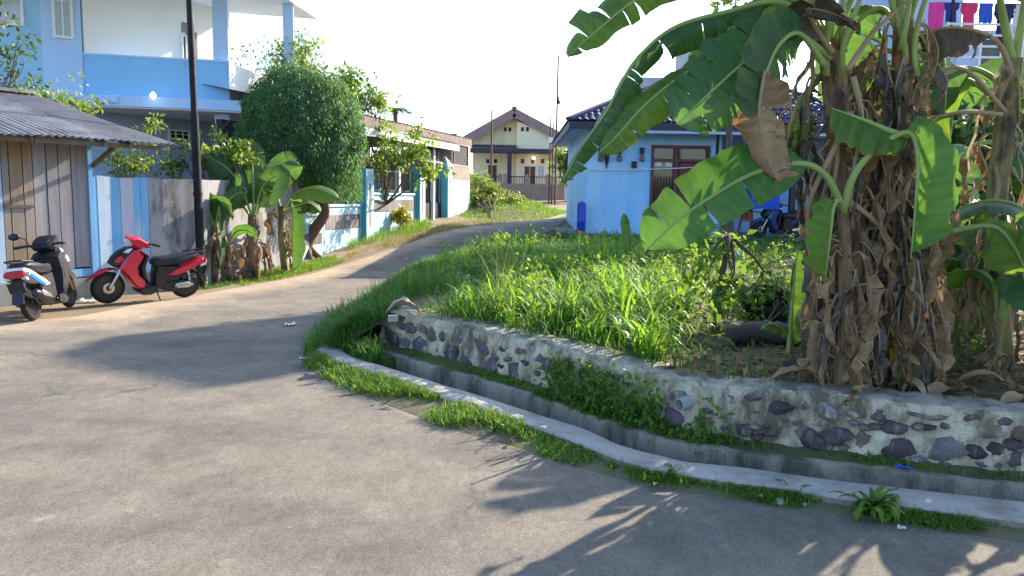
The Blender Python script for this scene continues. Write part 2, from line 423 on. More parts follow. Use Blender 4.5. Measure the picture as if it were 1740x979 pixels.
# drain wall and ledge -----------------------------------------------------
dtop = [(627, 589), (722, 620), (812, 645), (934, 683), (1040, 722), (1150, 752), (1280, 772), (1404, 788), (1509, 800), (1626, 813), (1740, 826)]
wbase = [(645, 585), (743, 610), (847, 641), (940, 668), (1040, 702), (1150, 735), (1280, 757), (1443, 777), (1574, 794), (1740, 812)]
DZ = .065
dt = resample(extend([at_z(x, y, DZ) for x, y in dtop], 4), 150)
wb = resample(extend([at_z(x, y, DZ + .01) for x, y in wbase], 4), 150)
rows = []; 
for j, (a, b) in enumerate(zip(dt, wb)):
    w = (b - a); w.z = 0; w.normalize()
    e = noise.noise(Vector((j * .3, 1, 5))) * .012 + noise.noise(Vector((j * 1.3, 1, 8))) * .012
    rows.append([Vector((a.x, a.y, -.5)), a + Vector((0, 0, -.01)), a + w * .01 + Vector((0, 0, e)), a + w * .06 + Vector((0, 0, e + .003)), b + Vector((0, 0, .03 + e * 2)), b + w * .25 + Vector((0, 0, .03))])
mb = MB(); mb.sheet(rows)
for i in range(len(mb.f)): mb.m[i] = 1 if (i % 5) >= 3 else 0
mb.poly(rows[0])
tag(mb.build('drain_wall', [M_drain, M_moss], smooth=50), kind='structure')

# stone retaining wall ------------------------------------------------------
M_mortar = surf('wall_mortar', (.62, .55, .41), (.34, .29, .21), 7, .95, 1.0, 16, stain=(.13, .11, .075), stain_scale=3.6, stain_pos=(.47, .60), fine=.3, stain2=((.13, .13, .06), 4.5, .58))
M_cap = surf('wall_cap_mortar', (.40, .37, .32), (.24, .22, .185), 5, .95, .8, 26, stain=(.12, .105, .08), stain_scale=3.0, stain_pos=(.5, .62), fine=.25)
M_stone = surf('river_stone', (.125, .098, .115), (.065, .052, .062), 9, .85, .7, 40, rnd=.45, fine=.25, stain=(.30, .265, .205), stain_scale=11, stain_pos=(.52, .64))
M_stone2 = surf('brown_stone', (.20, .155, .125), (.11, .085, .07), 9, .88, .8, 40, rnd=.35, fine=.3, stain=(.36, .32, .25), stain_scale=10, stain_pos=(.50, .62))
M_stone3 = surf('grey_stone', (.17, .155, .165), (.09, .08, .088), 9, .88, .8, 40, rnd=.35, fine=.3, stain=(.36, .32, .26), stain_scale=10, stain_pos=(.50, .62))
WZ = .43
wf = wb                                    # base of the front face
n_in = []                                  # inward normal along the wall
for j in range(150):
    t = (wf[min(j + 1, 149)] - wf[max(j - 1, 0)]); t.z = 0; t.normalize(); q = Vector((-t.y, t.x, 0))
    if q.y < 0: q = -q
    n_in.append(q)
LOCW = (wf[60].x, wf[60].y, 0)
wall = thing('stone_retaining_wall', 'low rubble stone wall in pale mortar holding up the grassy banana lot', 'stone wall', LOCW)
FINE = 420
wff = resample([Vector((p.x, p.y, 0)) for p in wf], FINE); nf = resample(n_in, FINE)
def wtop(p): return WZ + .02 * noise.noise(Vector((p.x * 1.3, p.y * 1.3, 2)))
rows = []
for p, q in zip(wff, nf):
    q = q.normalized(); row = []; zt = wtop(p)
    for k in range(13):
        t = k / 12; z = .0 + zt * t
        d = .045 * noise.noise(Vector((p.x * 6, p.y * 6, z * 9))) + .022 * noise.noise(Vector((p.x * 19, p.y * 19, z * 22)))
        if k == 12: d += .025
        row.append(Vector((p.x, p.y, z)) + q * (.05 * t + d))
    rows.append(row)
mb = MB(); mb.sheet(rows)
mb.build('mortar', M_mortar, wall, smooth=True)
rows2 = []
for r, p, q in zip(rows, wff, nf):
    q = q.normalized(); row = [r[-1] - Vector((0, 0, .002))]
    for t in (.02, .08, .14, .20, .26, .31):
        x = r[-1] + q * t
        x.z = wtop(p) + .012 + .016 * noise.noise(Vector((x.x * 9, x.y * 9, 1))) + .01 * noise.noise(Vector((x.x * 25, x.y * 25, 4)))
        if t > .3: x.z -= .09
        row.append(x)
    rows2.append(row)
mb = MB(); mb.sheet(rows2); mb.build('cap', M_cap, wall, smooth=True)
# end face of the wall at the left
mb = MB()
r0 = rows[0]; q0 = nf[0].normalized(); tdir = (wff[1] - wff[0]).normalized()
erows = []
for k in range(9):
    t = k / 8; row = []
    for r in r0:
        d = .03 * noise.noise(Vector((t * 3, r.z * 9, 7)))
        row.append(Vector((r.x, r.y, r.z)) + q0 * (.33 * t) - tdir * d * (1 if 0 < k < 8 else 0))
    erows.append(row)
mb.sheet(erows); mb.build('wall_end', M_mortar, wall, smooth=True)
# stones: picture list (centre and half sizes) cast on to the wall front
ST = []
for (x, y, a, b) in [(480, 625, 42, 36), (518, 555, 20, 20), (555, 570, 28, 25), (545, 645, 28, 35), (612, 570, 28, 16), (615, 655, 38, 40), (665, 595, 25, 30), (765, 690, 36, 48), (850, 715, 38, 40), (812, 645, 24, 24), (920, 655, 40, 30), (955, 750, 34, 36), (1020, 668, 22, 18), (1045, 720, 18, 13), (1085, 780, 40, 42), (1240, 755, 28, 46), (1190, 715, 20, 24), (775, 620, 24, 20), (1095, 682, 24, 14), (1130, 738, 20, 20), (722, 612, 18, 24), (703, 690, 16, 24), (455, 560, 14, 22)]:
    ST.append((500 + x / 2.88, 360 + y / 2.88, a / 2.88, b / 2.88))
for (x, y, a, b) in [(95, 205, 26, 40), (810, 365, 42, 34), (980, 378, 32, 20), (1095, 388, 33, 24), (1220, 380, 42, 20), (1350, 440, 56, 38), (640, 450, 46, 50), (800, 490, 52, 46), (955, 510, 46, 34), (1190, 560, 40, 26), (890, 585, 34, 20), (470, 265, 24, 16), (330, 330, 40, 38), (420, 400, 34, 30), (540, 370, 30, 26), (700, 395, 24, 26), (1090, 490, 30, 22)]:
    ST.append((900 + x / 3.264, 560 + y / 3.264, a / 3.264, b / 3.264))
for (x, y, a, b) in [(240, 215, 42, 26), (375, 240, 58, 34), (275, 370, 68, 42), (410, 372, 62, 42), (515, 262, 28, 20), (725, 430, 74, 58), (722, 330, 46, 34), (828, 255, 56, 14), (940, 272, 38, 20), (910, 330, 26, 13), (1120, 277, 34, 18), (990, 440, 74, 60), (1385, 350, 28, 42), (1345, 490, 34, 46), (1190, 350, 76, 36), (560, 385, 36, 40), (1140, 455, 44, 34), (1250, 440, 40, 40), (1300, 300, 30, 18)]:
    ST.append((1280 + x / 3.059, 620 + y / 3.059, a / 3.059, b / 3.059))
for k in range(20): ST.append((1755 + k * 52 % 420, 725 + (k % 3) * 26, 22, 13))
def hit_wall(px, py):
    d = ray(px, py)
    best = None
    for p, q in zip(wff[::2], nf[::2]):
        q = q.normalized(); o = Vector((0, 0, EYE)); dn = d.dot(q)
        if abs(dn) < 1e-6: continue
        t = (p + q * .025 - Vector((0, 0, 0)) - o).dot(q) / dn; h = o + d * t
        e = (Vector((h.x, h.y, 0)) - Vector((p.x, p.y, 0))).length
        if best is None or e < best[0]: best = (e, h, q)
    return best[1], best[2]
rs = random.Random(3)
for k in range(170):
    x = rs.uniform(655, 1735); y0 = np.interp(x, [645, 955, 1160, 1411, 1740], [548, 618, 664, 692, 722]); y1 = np.interp(x, [645, 940, 1150, 1443, 1740], [582, 662, 730, 772, 806]); y = rs.uniform(y0, y1); s_ = np.interp(x, [645, 1740], [5, 11]) * rs.uniform(.6, 1.1)
    if all(abs(x - a[0]) > (a[2] + s_) * .92 or abs(y - a[1]) > (a[3] + s_ * .7) * .92 for a in ST): ST.append((x, y, s_, s_ * rs.uniform(.55, .9)))
for (px, py, a, b) in ST:
    h, q = hit_wall(px, py)
    if h.z > WZ - .02 or h.z < .06: h.z = min(max(h.z, .11), WZ - .04)
    u = Vector((q.y, -q.x, 0)); sc = h.y / F
    ra = a * 1.16 * sc / max(.45, abs(u.x)); rb = b * 1.18 * sc; tilt = rs.uniform(-.35, .35)
    n = rs.choice([9, 10, 11, 12]); mb = MB(); rings = []
    ang = [2 * math.pi * (j + rs.uniform(-.28, .28)) / n for j in range(n)]; rad = [rs.uniform(.72, 1.15) for _ in range(n)]
    for (s_, dep) in ((1.06, .03), (1.0, -.004), (.88, -.014), (.45, -.019 - rs.uniform(0, .006))):
        ring = []
        for aa, r in zip(ang, rad):
            x = math.cos(aa) * r * ra * s_; z = math.sin(aa) * r * rb * s_
            x, z = x * math.cos(tilt) - z * math.sin(tilt), x * math.sin(tilt) + z * math.cos(tilt)
            zz = min(max(h.z + z, .03), WZ - .004)
            ring.append(h + u * (x + rs.uniform(-.006, .006)) + Vector((0, 0, zz - h.z)) + q * (dep + rs.uniform(-.004, .004) + .04 * (zz - .05) / .4 - .012))
        rings.append(ring)
    mb.sheet(rings, close=True); mb.poly(rings[-1])
    mb.build('stone', rs.choice([M_stone, M_stone, M_stone, M_stone3, M_stone2]), wall, smooth=42)
# pipe stub
M_pvc = plain('grey_pvc', (.40, .41, .43), .6)
M_black = plain('flat_black', (.012, .012, .014), .8)
h, q = hit_wall(1166, 684)
ax = (-q + Vector((-.25, 0, -.12))).normalized(); Mz = ax.to_track_quat('Z', 'Y').to_matrix()
mb = MB(); mb.lathe(h - ax * .05, [(.043, 0), (.043, .12), (.037, .12), (.037, .01), (.0, .01)], 24, M=Mz)
pipe = mb.build('drain_pipe', M_pvc, wall, smooth=40); tag(pipe, 'pale grey plastic pipe stub poking out of the mortar')

# raised lot behind the wall -------------------------------------------------
edge = [(p + q * .12) for p, q in zip(resample(wff, 60)[::-1], resample(nf, 60)[::-1])]
edge = [Vector((e.x, e.y, 0)) for e in edge]
bank = [at_g(*p) for p in road_r_px[11:]]
Bp = [(e, 0) for e in edge] + [(Vector((b.x, b.y, 0)), 1) for b in resample(bank, 60)] + [(Vector((7, 44, 0)), 1), (Vector((12, 60, 0)), 1)]
gapb = [at_z(644, 588, 0), at_z(622, 590, 0), at_z(600, 592, 0), at_z(572, 592, 0), at_z(540, 596, 0)]
Bp = Bp[:60] + [(Vector((b.x, b.y, 0)), 2) for b in gapb] + Bp[60:]
rows = []
for i, (b, kind) in enumerate(Bp):
    yy = np.interp(i, [0, 59, 124, 126], [-3.0, 7.5, 44, 62]) 
    c = Vector((34, float(max(yy, b.y - 4)), 0)); row = []
    L = (c - b).length
    for t in [0, .01, .02, .035, .05, .08, .12, .17, .23, .3, .38, .47, .57, .68, .8, .9, 1]:
        p = b.lerp(c, t); z = lotz(p.x, p.y)
        if kind: z = gz(p.y) - .03 + (z - gz(p.y) + .03) * sstep(t * L / (1.1 if kind == 1 else .55))
        z += .03 * noise.noise(Vector((p.x * .9, p.y * .9, 0))) * min(1, t * 8)
        row.append(Vector((p.x, p.y, z)))
    rows.append(row)
mb = MB(); mb.sheet(rows)
tag(mb.build('lot_ground', M_lot, smooth=True), kind='structure')

# verge soil between asphalt and kerb
M_verge = surf('verge_soil', (.21, .165, .11), (.11, .09, .06), 3, .95, .6, 40, stain=(.10, .12, .045), stain_scale=2.0, stain_pos=(.45, .6), fine=.35)
ra_ = resample([Vector((p.x, p.y, 0)) for p in rr_[2:15]], 160); ka_ = [Vector((p.x, p.y, 0)) for p in ko[::-1]]; rows = []
for p in ka_:
    q = min(ra_, key=lambda r: (r - p).length); w = (q - p); L = w.length; w = w.normalized() if L > 1e-4 else Vector((0, -1, 0)); row = []
    for k in range(6):
        t = k / 5; x = p - w * .03 + w * (L + .05) * t; h = .032 * (1 - t) + .014 * noise.noise(Vector((x.x * 6, x.y * 6, 0))) * (1 - abs(2 * t - 1)) + .004 - .012 * (t > .99)
        row.append(Vector((x.x, x.y, h)))
    rows.append(row)
mb = MB(); mb.sheet(rows); tag(mb.build('verge', M_verge, smooth=True), kind='structure')

# floor and closed end of the drain
fl = [[Vector((a.x, a.y, -.42)), Vector((b.x, b.y, -.42))] for a, b in zip(ki, dt)]
mb = MB(); mb.sheet(fl)
plug = [[ki[i].lerp(dt[i], k / 5) + Vector((0, 0, -.02 + .03 * math.sin(k * .63) + .012 * noise.noise(Vector((i, k, 0))))) for k in range(6)] for i in range(-0, 9)]
plug.append([p - Vector((0, 0, .5)) for p in plug[-1]])
mb.sheet(plug); mb.sheet([[Vector((*at_z(545, 600, .05).xy, .05)), Vector((*at_z(560, 588, .05).xy, .06))], [plug[0][0], plug[0][-1]]])
tag(mb.build('drain_floor', M_moss), kind='structure')
# ================================================================== left side: shed, boundary wall, blue house
def tube_obj(name, a, b, r, m, parent=None, n=10, loc=None, r2=None):
    mb = MB(); mb.tube([a, b], [r, r2 or r], n); return mb.build(name, m, parent, smooth=40, loc=loc)
def corrugated(mb, a, b, c, d, n_waves, amp, rows=6, per=6, m=0, jig=0.0):
    """corrugated sheet, a-b along the eave, d-c along the ridge, waves run up the slope"""
    a, b, c, d = map(Vector, (a, b, c, d)); nrm = (b - a).cross(d - a).normalized()
    if nrm.z < 0: nrm = -nrm
    out = []
    for k in range(rows + 1):
        t = k / rows; row = []
        for j in range(n_waves * per + 1):
            s = j / (n_waves * per); p = a.lerp(b, s).lerp(d.lerp(c, s), t)
            row.append(p + nrm * (amp * math.sin(2 * math.pi * j / per) + jig * noise.noise(p * .8)))
        out.append(row)
    mb.sheet(out, m)
M_plank = surf('weathered_plank', (.42, .30, .18), (.24, .165, .10), 3, .9, .4, 30, stretch=(6, 6, .35), rnd=.30, stain=(.30, .28, .27), stain_scale=1.6, stain_pos=(.45, .62))
M_gplank = surf('grey_plank', (.36, .345, .37), (.23, .215, .235), 3, .9, .4, 30, stretch=(6, 6, .35), rnd=.16, stain=(.30, .25, .19), stain_scale=1.4)
M_bluewood = surf('faded_blue_paint', (.12, .36, .66), (.20, .42, .62), 3, .85, .3, 30, stretch=(5, 5, .4), stain=(.48, .55, .58), stain_scale=2.4, stain_pos=(.5, .66))
M_palewood = surf('pale_blue_limewash', (.52, .62, .72), (.40, .50, .62), 3, .88, .3, 30, stretch=(4, 4, .5), stain=(.30, .45, .62), stain_scale=1.8)
M_lilac = surf('pale_lilac_board', (.50, .50, .60), (.40, .41, .52), 3, .88, .3, 30, stretch=(4, 4, .5))
M_plinth = surf('damp_plinth_cement', (.34, .36, .34), (.21, .23, .20), 3, .95, .5, 30, stain=(.14, .17, .09), stain_scale=2.2)
M_gwall = surf('stained_grey_plaster', (.34, .33, .33), (.23, .225, .23), 2.2, .95, .4, 26, stain=(.07, .07, .07), stain_scale=2.6, stain_pos=(.5, .68), stain2=((.38, .33, .26), 1.3, .60))
M_zinc = surf('weathered_roof_sheet', (.36, .335, .32), (.22, .20, .195), 2, .8, .3, 20, stain=(.10, .09, .08), stain_scale=1.6, rnd=.2)
M_rafter = surf('rough_rafter_wood', (.20, .15, .10), (.11, .085, .06), 4, .9, .3, 30)

LW = Plane((-5.3, 12.9), 55)               # street wall line
zg = 0.0
def seg(pl, name, u0, u1, z0, z1, d0, d1, mat, parent):
    mb = MB(); mb.fbox(pl, u0, u1, z0, z1, d0, d1); return mb.build(name, mat, parent)
u_of = lambda x: LW.hit(x, 400)[0]
# --- shed
us0, us1 = u_of(-260), u_of(156)
b0 = LW.P(us1, 0)
shed = thing('wooden_shed', 'plank stall with sloping corrugated roof beside the black steel pole and parked scooters', 'shed', (b0.x, b0.y, 0))
names = [(-120, -60, M_plank), (-58, -10, M_palewood), (-8, 8, M_palewood), (9, 21, M_plank), (22, 44, M_plank), (45, 61, M_plank), (62, 84, M_gplank), (85, 104, M_gplank), (105, 126, M_gplank), (127, 154, M_gplank)]
rs = random.Random(11)
for (a, b, mt) in names:
    ua, ub = u_of(a), u_of(b); off = rs.uniform(0, .012); top = 2.42
    n = max(1, round((ub - ua) / .16)) if a < -8 else 1
    for k in range(n):
        x0 = ua + (ub - ua) * k / n; x1 = ua + (ub - ua) * (k + 1) / n - .006
        z0 = .44 + rs.uniform(-.01, .02) if a > 60 else .30
        mb = MB(); mb.fbox(LW, x0, x1, z0, top, -.03 + off, off + .004); mb.build('plank', mt, shed)
seg(LW, 'backing_board', us0, us1, .1, 2.4, -.08, -.05, M_black, shed)
seg(LW, 'corner_post', u_of(153), u_of(160), 0, 2.45, -.09, .04, M_bluewood, shed)
seg(LW, 'sill_board', u_of(62), u_of(153), .30, .43, -.03, .02, M_bluewood, shed)
seg(LW, 'plinth', us0, u_of(168), -.05, .295, -.2, .05, M_plinth, shed)
seg(LW, 'lath', u_of(9), u_of(60), 1.335, 1.375, .016, .03, M_rafter, shed)
# roof: eave overhangs the street, ridge behind
e0, e1 = us0 - .1, u_of(262) - .1
ev = .85
zE, zR = 2.28, 3.05
A = LW.P(e0, zE, ev); B = LW.P(e1, zE + .0, ev); Cc = LW.P(u_of(215) - .6, zR, -1.5); D = LW.P(e0, zR, -1.5)
for k in range(4):
    a0, a1 = k / 4, (k + 1) / 4 + .012
    mb = MB(); corrugated(mb, A.lerp(B, a0) + Vector((0, 0, k * .006)), A.lerp(B, a1) + Vector((0, 0, k * .006)), D.lerp(Cc, a1) + Vector((0, 0, k * .006)), D.lerp(Cc, a0) + Vector((0, 0, k * .006)), 10, .014, 8, 6, jig=.03)
    mb.build('roof_sheet', M_zinc, shed, smooth=True)
mb = MB(); mb.bar(D + Vector((0, 0, .04)), Cc + Vector((0, 0, .04)), .28, .05); mb.build('ridge_cap', M_zinc, shed)
for u in (e0 + .8, e0 + 1.9, u_of(20), u_of(140), u_of(215) - .3):
    t = 0; mb = MB(); mb.bar(LW.P(u, zE - .05, ev - .05), LW.P(u, zR - .07, -1.4), .05, .07); mb.build('rafter', M_rafter, shed)
mb = MB(); mb.bar(LW.P(e0, zE - .045, ev - .12), LW.P(e1 - .03, zE - .045, ev - .12), .05, .06); mb.build('purlin', M_rafter, shed)
mb = MB(); mb.bar(LW.P(u_of(161), 1.95, .03), LW.P(u_of(168), 2.24, .6), .04, .06); mb.build('brace', M_rafter, shed)
# --- painted board wall + plaster wall
b1 = LW.P(u_of(205), 0)
bw = thing('painted_board_wall', 'street wall of upright boards in faded blue and pale stripes behind the red scooter', 'wall', (b1.x, b1.y, 0))
strip = [(160, 168, M_bluewood), (168, 179, M_palewood), (179, 190, M_palewood), (190, 207, M_bluewood), (207, 218, M_lilac), (218, 229, M_lilac), (229, 241, M_bluewood), (241, 254, M_bluewood)]
for (a, b, mt) in strip:
    mb = MB(); o = rs.uniform(-.006, .006); mb.fbox(LW, u_of(a) + .002, u_of(b) - .002, .30, 1.80 + rs.uniform(-.012, .012), -.05 + o, .01 + o); mb.build('board', mt, bw)
seg(LW, 'plinth', u_of(168.5), u_of(254), -.05, .30, -.2, .045, M_plinth, bw)
b2 = LW.P(u_of(370), 0)
gw = thing('plaster_wall', 'grey cement wall streaked with black damp behind the street banana plants', 'wall', (b2.x, b2.y, 0))
GWp = LW.P(u_of(345), 0); GW = Plane((GWp.x, GWp.y), 82)
path_ = [LW.P(u_of(255) + (u_of(345) - u_of(255)) * k / 20, 0) for k in range(20)] + [GW.P(4.1 * k / 30, 0) for k in range(31)]
rows = []
for k, p in enumerate(path_):
    n_ = LW.n if k < 20 else GW.n; row = []; g_ = gz(p.y)
    for j in range(11):
        z = -.08 + (1.87 + g_) * j / 10
        row.append(Vector((p.x, p.y, z + (.012 * noise.noise(Vector((k * .2, 0, 0))) if j == 10 else 0))) + n_ * .014 * noise.noise(Vector((k * .2, z * 2, 0))))
    row.append(row[-1] - n_ * .14); row.append(Vector((p.x, p.y, -.08)) - n_ * .14); rows.append(row)
mb = MB(); mb.sheet(rows); mb.poly(rows[0]); mb.poly(rows[-1]); mb.build('wall_panel', M_gwall, gw, smooth=40)
# --- pole
pb = at_g(331, 488)
pole_base = LW.P(u_of(331), 0, .16)
M_pole = plain('black_painted_steel', (.010, .010, .016), .6, .0, .25)
pt = at_y(319, -60, pole_base.y)
pole = thing('steel_pole', 'tall black steel utility pole standing against the grey wall', 'utility pole', (pole_base.x, pole_base.y, 0))
mb = MB(); mid = pole_base.lerp(pt, .55)
mb.tube([pole_base, pole_base.lerp(mid, .98), mid], [.068, .064, .064], 16); mb.build('lower_shaft', M_pole, pole, smooth=40)
mb = MB(); mb.tube([mid - Vector((0, 0, .03)), mid.lerp(pt, .5), pt + (pt - mid)], [.052, .050, .046], 16); mb.build('upper_shaft', M_pole, pole, smooth=40)
for z in (.30, .43): 
    q = pole_base.lerp(pt, z); mb = MB(); mb.lathe(q, [(.074, -.03), (.074, .03)], 14); mb.build('band', M_pole, pole, smooth=30)
# --- blue two-storey house
M_hblue = surf('house_blue_paint', (.48, .68, .94), (.43, .63, .90), 1.2, .85, .15, 40, stain=(.34, .50, .72), stain_scale=.8)
M_hteal = surf('house_teal_paint', (.32, .58, .78), (.28, .52, .72), 1.2, .85, .15, 40, stain=(.24, .43, .60), stain_scale=.8)
M_hpara = surf('parapet_blue_paint', (.28, .58, .90), (.25, .54, .87), 1.2, .8, .15, 40, stain=(.22, .42, .68), stain_scale=1.0)
M_hwhite = surf('house_white_paint', (.84, .85, .82), (.78, .79, .78), 1.0, .85, .12, 40)
M_hgrey = surf('house_bluegrey_paint', (.42, .51, .68), (.37, .46, .62), 1.2, .88, .15, 40, stain=(.32, .38, .50), stain_scale=1.1)
M_glass = plain('dusty_window_glass', (.42, .47, .50), .15, 0, .6)
M_dkglass = plain('dark_window_glass', (.02, .022, .028), .12, 0, .6)
M_frame = surf('window_frame_wood', (.33, .29, .27), (.22, .19, .18), 6, .7, .2, 30)
BF = Plane((-8.04, 22.0), 14)              # balcony front; u=0 right corner, negative to the left
zs, zp, zr = 4.05, 5.2, 7.25
hz = gz(22)
bh = thing('blue_house', 'two-storey blue and white house with a walled balcony and flat overhanging roof', 'house', (-11, 22, .2))
uL = BF.hit(141, 100)[0]
BW = Plane(tuple(BF.P(uL, 0).xy), 56)      # balcony back wall, runs back from the tower corner
mb = MB(); mb.fbox(BF, uL, 0, zs + .08, zp, -.14, 0); par = mb.build('parapet', M_hpara, bh)
mb = MB(); mb.fbox(BF, uL - .01, .02, zp - .0, zp + .05, -.16, .02); mb.build('coping', M_hblue, par)
SR = Plane((-8.04, 22.0), 83)              # short side of the balcony, seen edge-on from the road
mb = MB(); mb.fbox(SR, .012, 3.4, zs + .08, zp - .004, -.14, -.012); mb.build('side_parapet', M_hwhite, bh)
# balcony slab and its fascia
p = [BF.P(uL, 0, 0), BF.P(.25, 0, .0) , SR.P(4.5, 0, -.0), BF.P(uL, 0, -6.5)]
q = [BF.P(uL, 0, .35), BF.P(.42, 0, .35), SR.P(4.5, 0, .45), BF.P(uL, 0, -6.5)]
mb = MB(); mb.hexa([Vector((a.x, a.y, zs - .20)) for a in q] + [Vector((a.x, a.y, zs + .08)) for a in q]); mb.build('balcony_slab', M_hblue, bh)
q2 = [BF.P(uL, 0, .28), BF.P(.36, 0, .28), SR.P(4.5, 0, .38), BF.P(uL, 0, -6.5)]
mb = MB(); mb.hexa([Vector((a.x, a.y, zs - .24)) for a in q2] + [Vector((a.x, a.y, zs - .203)) for a in q2]); mb.build('soffit', M_hwhite, bh)
# upper balcony wall (white), lower wall
def wallwin(pl, u0, u1, z0, z1, mat, name, parent, th=.18, d=0): 
    mb = MB(); mb.fbox(pl, u0, u1, z0, z1, d - th, d); return mb.build(name, mat, parent)
ub = BW.hit(391, 80)[0]
wallwin(BW, .05, ub, zs + .08, zr, M_hwhite, 'balcony_wall', bh)
# door and vent on the balcony wall
def win(pl, x0, x1, y0, y1, parent, fm, gm, d=0.0, name='window', fw=.06, bars=0, mull=0):
    ua, za = pl.hit(x0, y1); uu, zb = pl.hit(x1, y0); return win_m(pl, ua, uu, za, zb, parent, fm, gm, d, name, fw, bars, mull)
def win_m(pl, ua, ub_, za, zb, parent, fm, gm, d=0.0, name='window', fw=.06, bars=0, mull=0):
    mb = MB()
    for (a, b, c, e) in ((ua, ua + fw, za, zb), (ub_ - fw, ub_, za, zb), (ua + fw, ub_ - fw, za, za + fw), (ua + fw, ub_ - fw, zb - fw, zb)):
        mb.fbox(pl, a, b, c, e, d - .03, d + .05)
    w = mb.build(name, fm, parent)
    mb = MB(); mb.fbox(pl, ua + fw, ub_ - fw, za + fw, zb - fw, d - .015, d + .012); mb.build('pane', gm, w)
    for k in range(bars):
        z = za + (zb - za) * (k + 1) / (bars + 1); mb = MB(); mb.fbox(pl, ua + fw, ub_ - fw, z - .012, z + .012, d + .013, d + .035); mb.build('glazing_bar', fm, w)
    for k in range(mull):
        u = ua + (ub_ - ua) * (k + 1) / (mull + 1); mb = MB(); mb.fbox(pl, u - .018, u + .018, za + fw, zb - fw, d + .0125, d + .04); mb.build('mullion', fm, w)
    return w
win(BW, 309, 316.5, 60, 108, bh, M_hwhite, M_dkglass, .0, fw=.05); win(BW, 317.5, 333, 56, 108, bh, M_frame, M_glass, .0, 'balcony_door', .1)
for k in range(5):
    ua, za = BW.hit(308, 40 + k * 3.4); uu, zb = BW.hit(329, 41.8 + k * 3.4); mb = MB(); mb.fbox(BW, ua, uu, za, zb, .002, .03); mb.build('vent_slat', M_frame, bh)
# columns
for (pl, u, w, z0, z1) in ((BF, -.22, .40, zp - .9, zr),):
    mb = MB(); mb.fbox(pl, u - w / 2, u + w / 2, zs + .08, zr, -.42, -.16); mb.build('column', M_hblue, bh)
mb = MB(); mb.fbox(BF, -.42, -.04, hz - .3, zs - .25, -.4, -.05); mb.build('column', M_hgrey, bh)
c2 = at_y(490, 50, 23.9); mb = MB(); mb.box((c2.x, c2.y, (zs + zr) / 2 + .02), (.3, .3, zr - zs - .02), R(14)); mb.build('column', M_hblue, bh)
# roof slab
rf = [at_z(541, 33, zr), at_z(497, 4, zr), at_z(330, -120, zr), Vector((-19, 18.5, zr)), Vector((-19, 33, zr)), Vector((-9.6, 25.0, zr))]
mb = MB(); lo = [Vector((a.x, a.y, zr)) for a in rf]; hi = [Vector((a.x, a.y, zr + .18)) for a in rf]
mb.poly(lo); mb.poly(hi)
for k in range(6): mb.quad(lo[k], lo[(k + 1) % 6], hi[(k + 1) % 6], hi[k])
mb.build('roof_slab', M_hwhite, bh)
# tower block to the left
TF = Plane(tuple(BF.P(uL, 0, .02).xy), 30)  # face with small window, x 70..141
ut = TF.hit(70, 60)[0]
mb = MB(); mb.fbox(TF, ut, -.002, 4.1, 9.0, -4.0, 0); mb.build('tower_wall', M_hblue, bh)
TG = Plane(tuple(TF.P(ut, 0, -.004).xy), -12)
ug = TG.hit(-160, 60)[0]
mb = MB(); mb.fbox(TG, ug, -.004, 4.1, 9.0, -3.0, 0); mb.build('side_wing', M_hteal, bh)
win(TF, 90, 120, -60, 64, bh, M_hwhite, M_glass, 0, fw=.07, bars=1, mull=1)
win(TG, -30, 37, -60, 47, bh, M_hwhite, M_glass, 0, fw=.07, bars=1)
q = [TG.P(ug, 0, .35), TG.P(.1, 0, .35), TF.P(-.0, 0, .30), BF.P(uL + .9, 0, .45), BF.P(uL + .9, 0, -.5), TG.P(ug, 0, -1)]
mb = MB(); lo = [Vector((a.x, a.y, 3.93)) for a in q]; hi = [Vector((a.x, a.y, 4.098)) for a in q]; mb.poly(lo); mb.poly(hi)
for k in range(6): mb.quad(lo[k], lo[(k + 1) % 6], hi[(k + 1) % 6], hi[k])
mb.build('canopy_slab', M_hblue, bh)
mb = MB(); mb.lathe(BF.P(BF.hit(174, 132)[0] - .7, 4.0, .52), [(.0, -.12), (.13, -.08), (.16, .0), (.15, .04), (0, .05)], 12); 
# lower walls
LWb = Plane(tuple(BF.P(uL - 1.0, 0, -.3).xy), 52)
wallwin(LWb, -6, 7.5, hz - .5, zs - .245, M_hgrey, 'lower_wall', bh)
win(LWb, 286, 322, 222, 243, bh, M_hwhite, M_dkglass, 0, 'vent_window', .06, 2, 2)
win(LWb, 138, 160, 160, 225, bh, M_hwhite, M_dkglass, 0, 'window', .06, 2, 1)
# globe lamp on the soffit
mg, nt, b = newmat('lit_globe'); b.inputs['Base Color'].default_value = (.9, .9, .9, 1); b.inputs['Emission Color'].default_value = (1, 1, 1, 1); b.inputs['Emission Strength'].default_value = 1.6; M_globe = mg
g = at_y(260, 163, 21.0)
gl = MB(); gl.lathe((g.x, g.y, g.z), [(0, -.085), (.05, -.07), (.085, 0), (.06, .06), (.03, .085), (.03, .10)], 14); gl.build('globe_lamp', M_globe, bh, smooth=True)
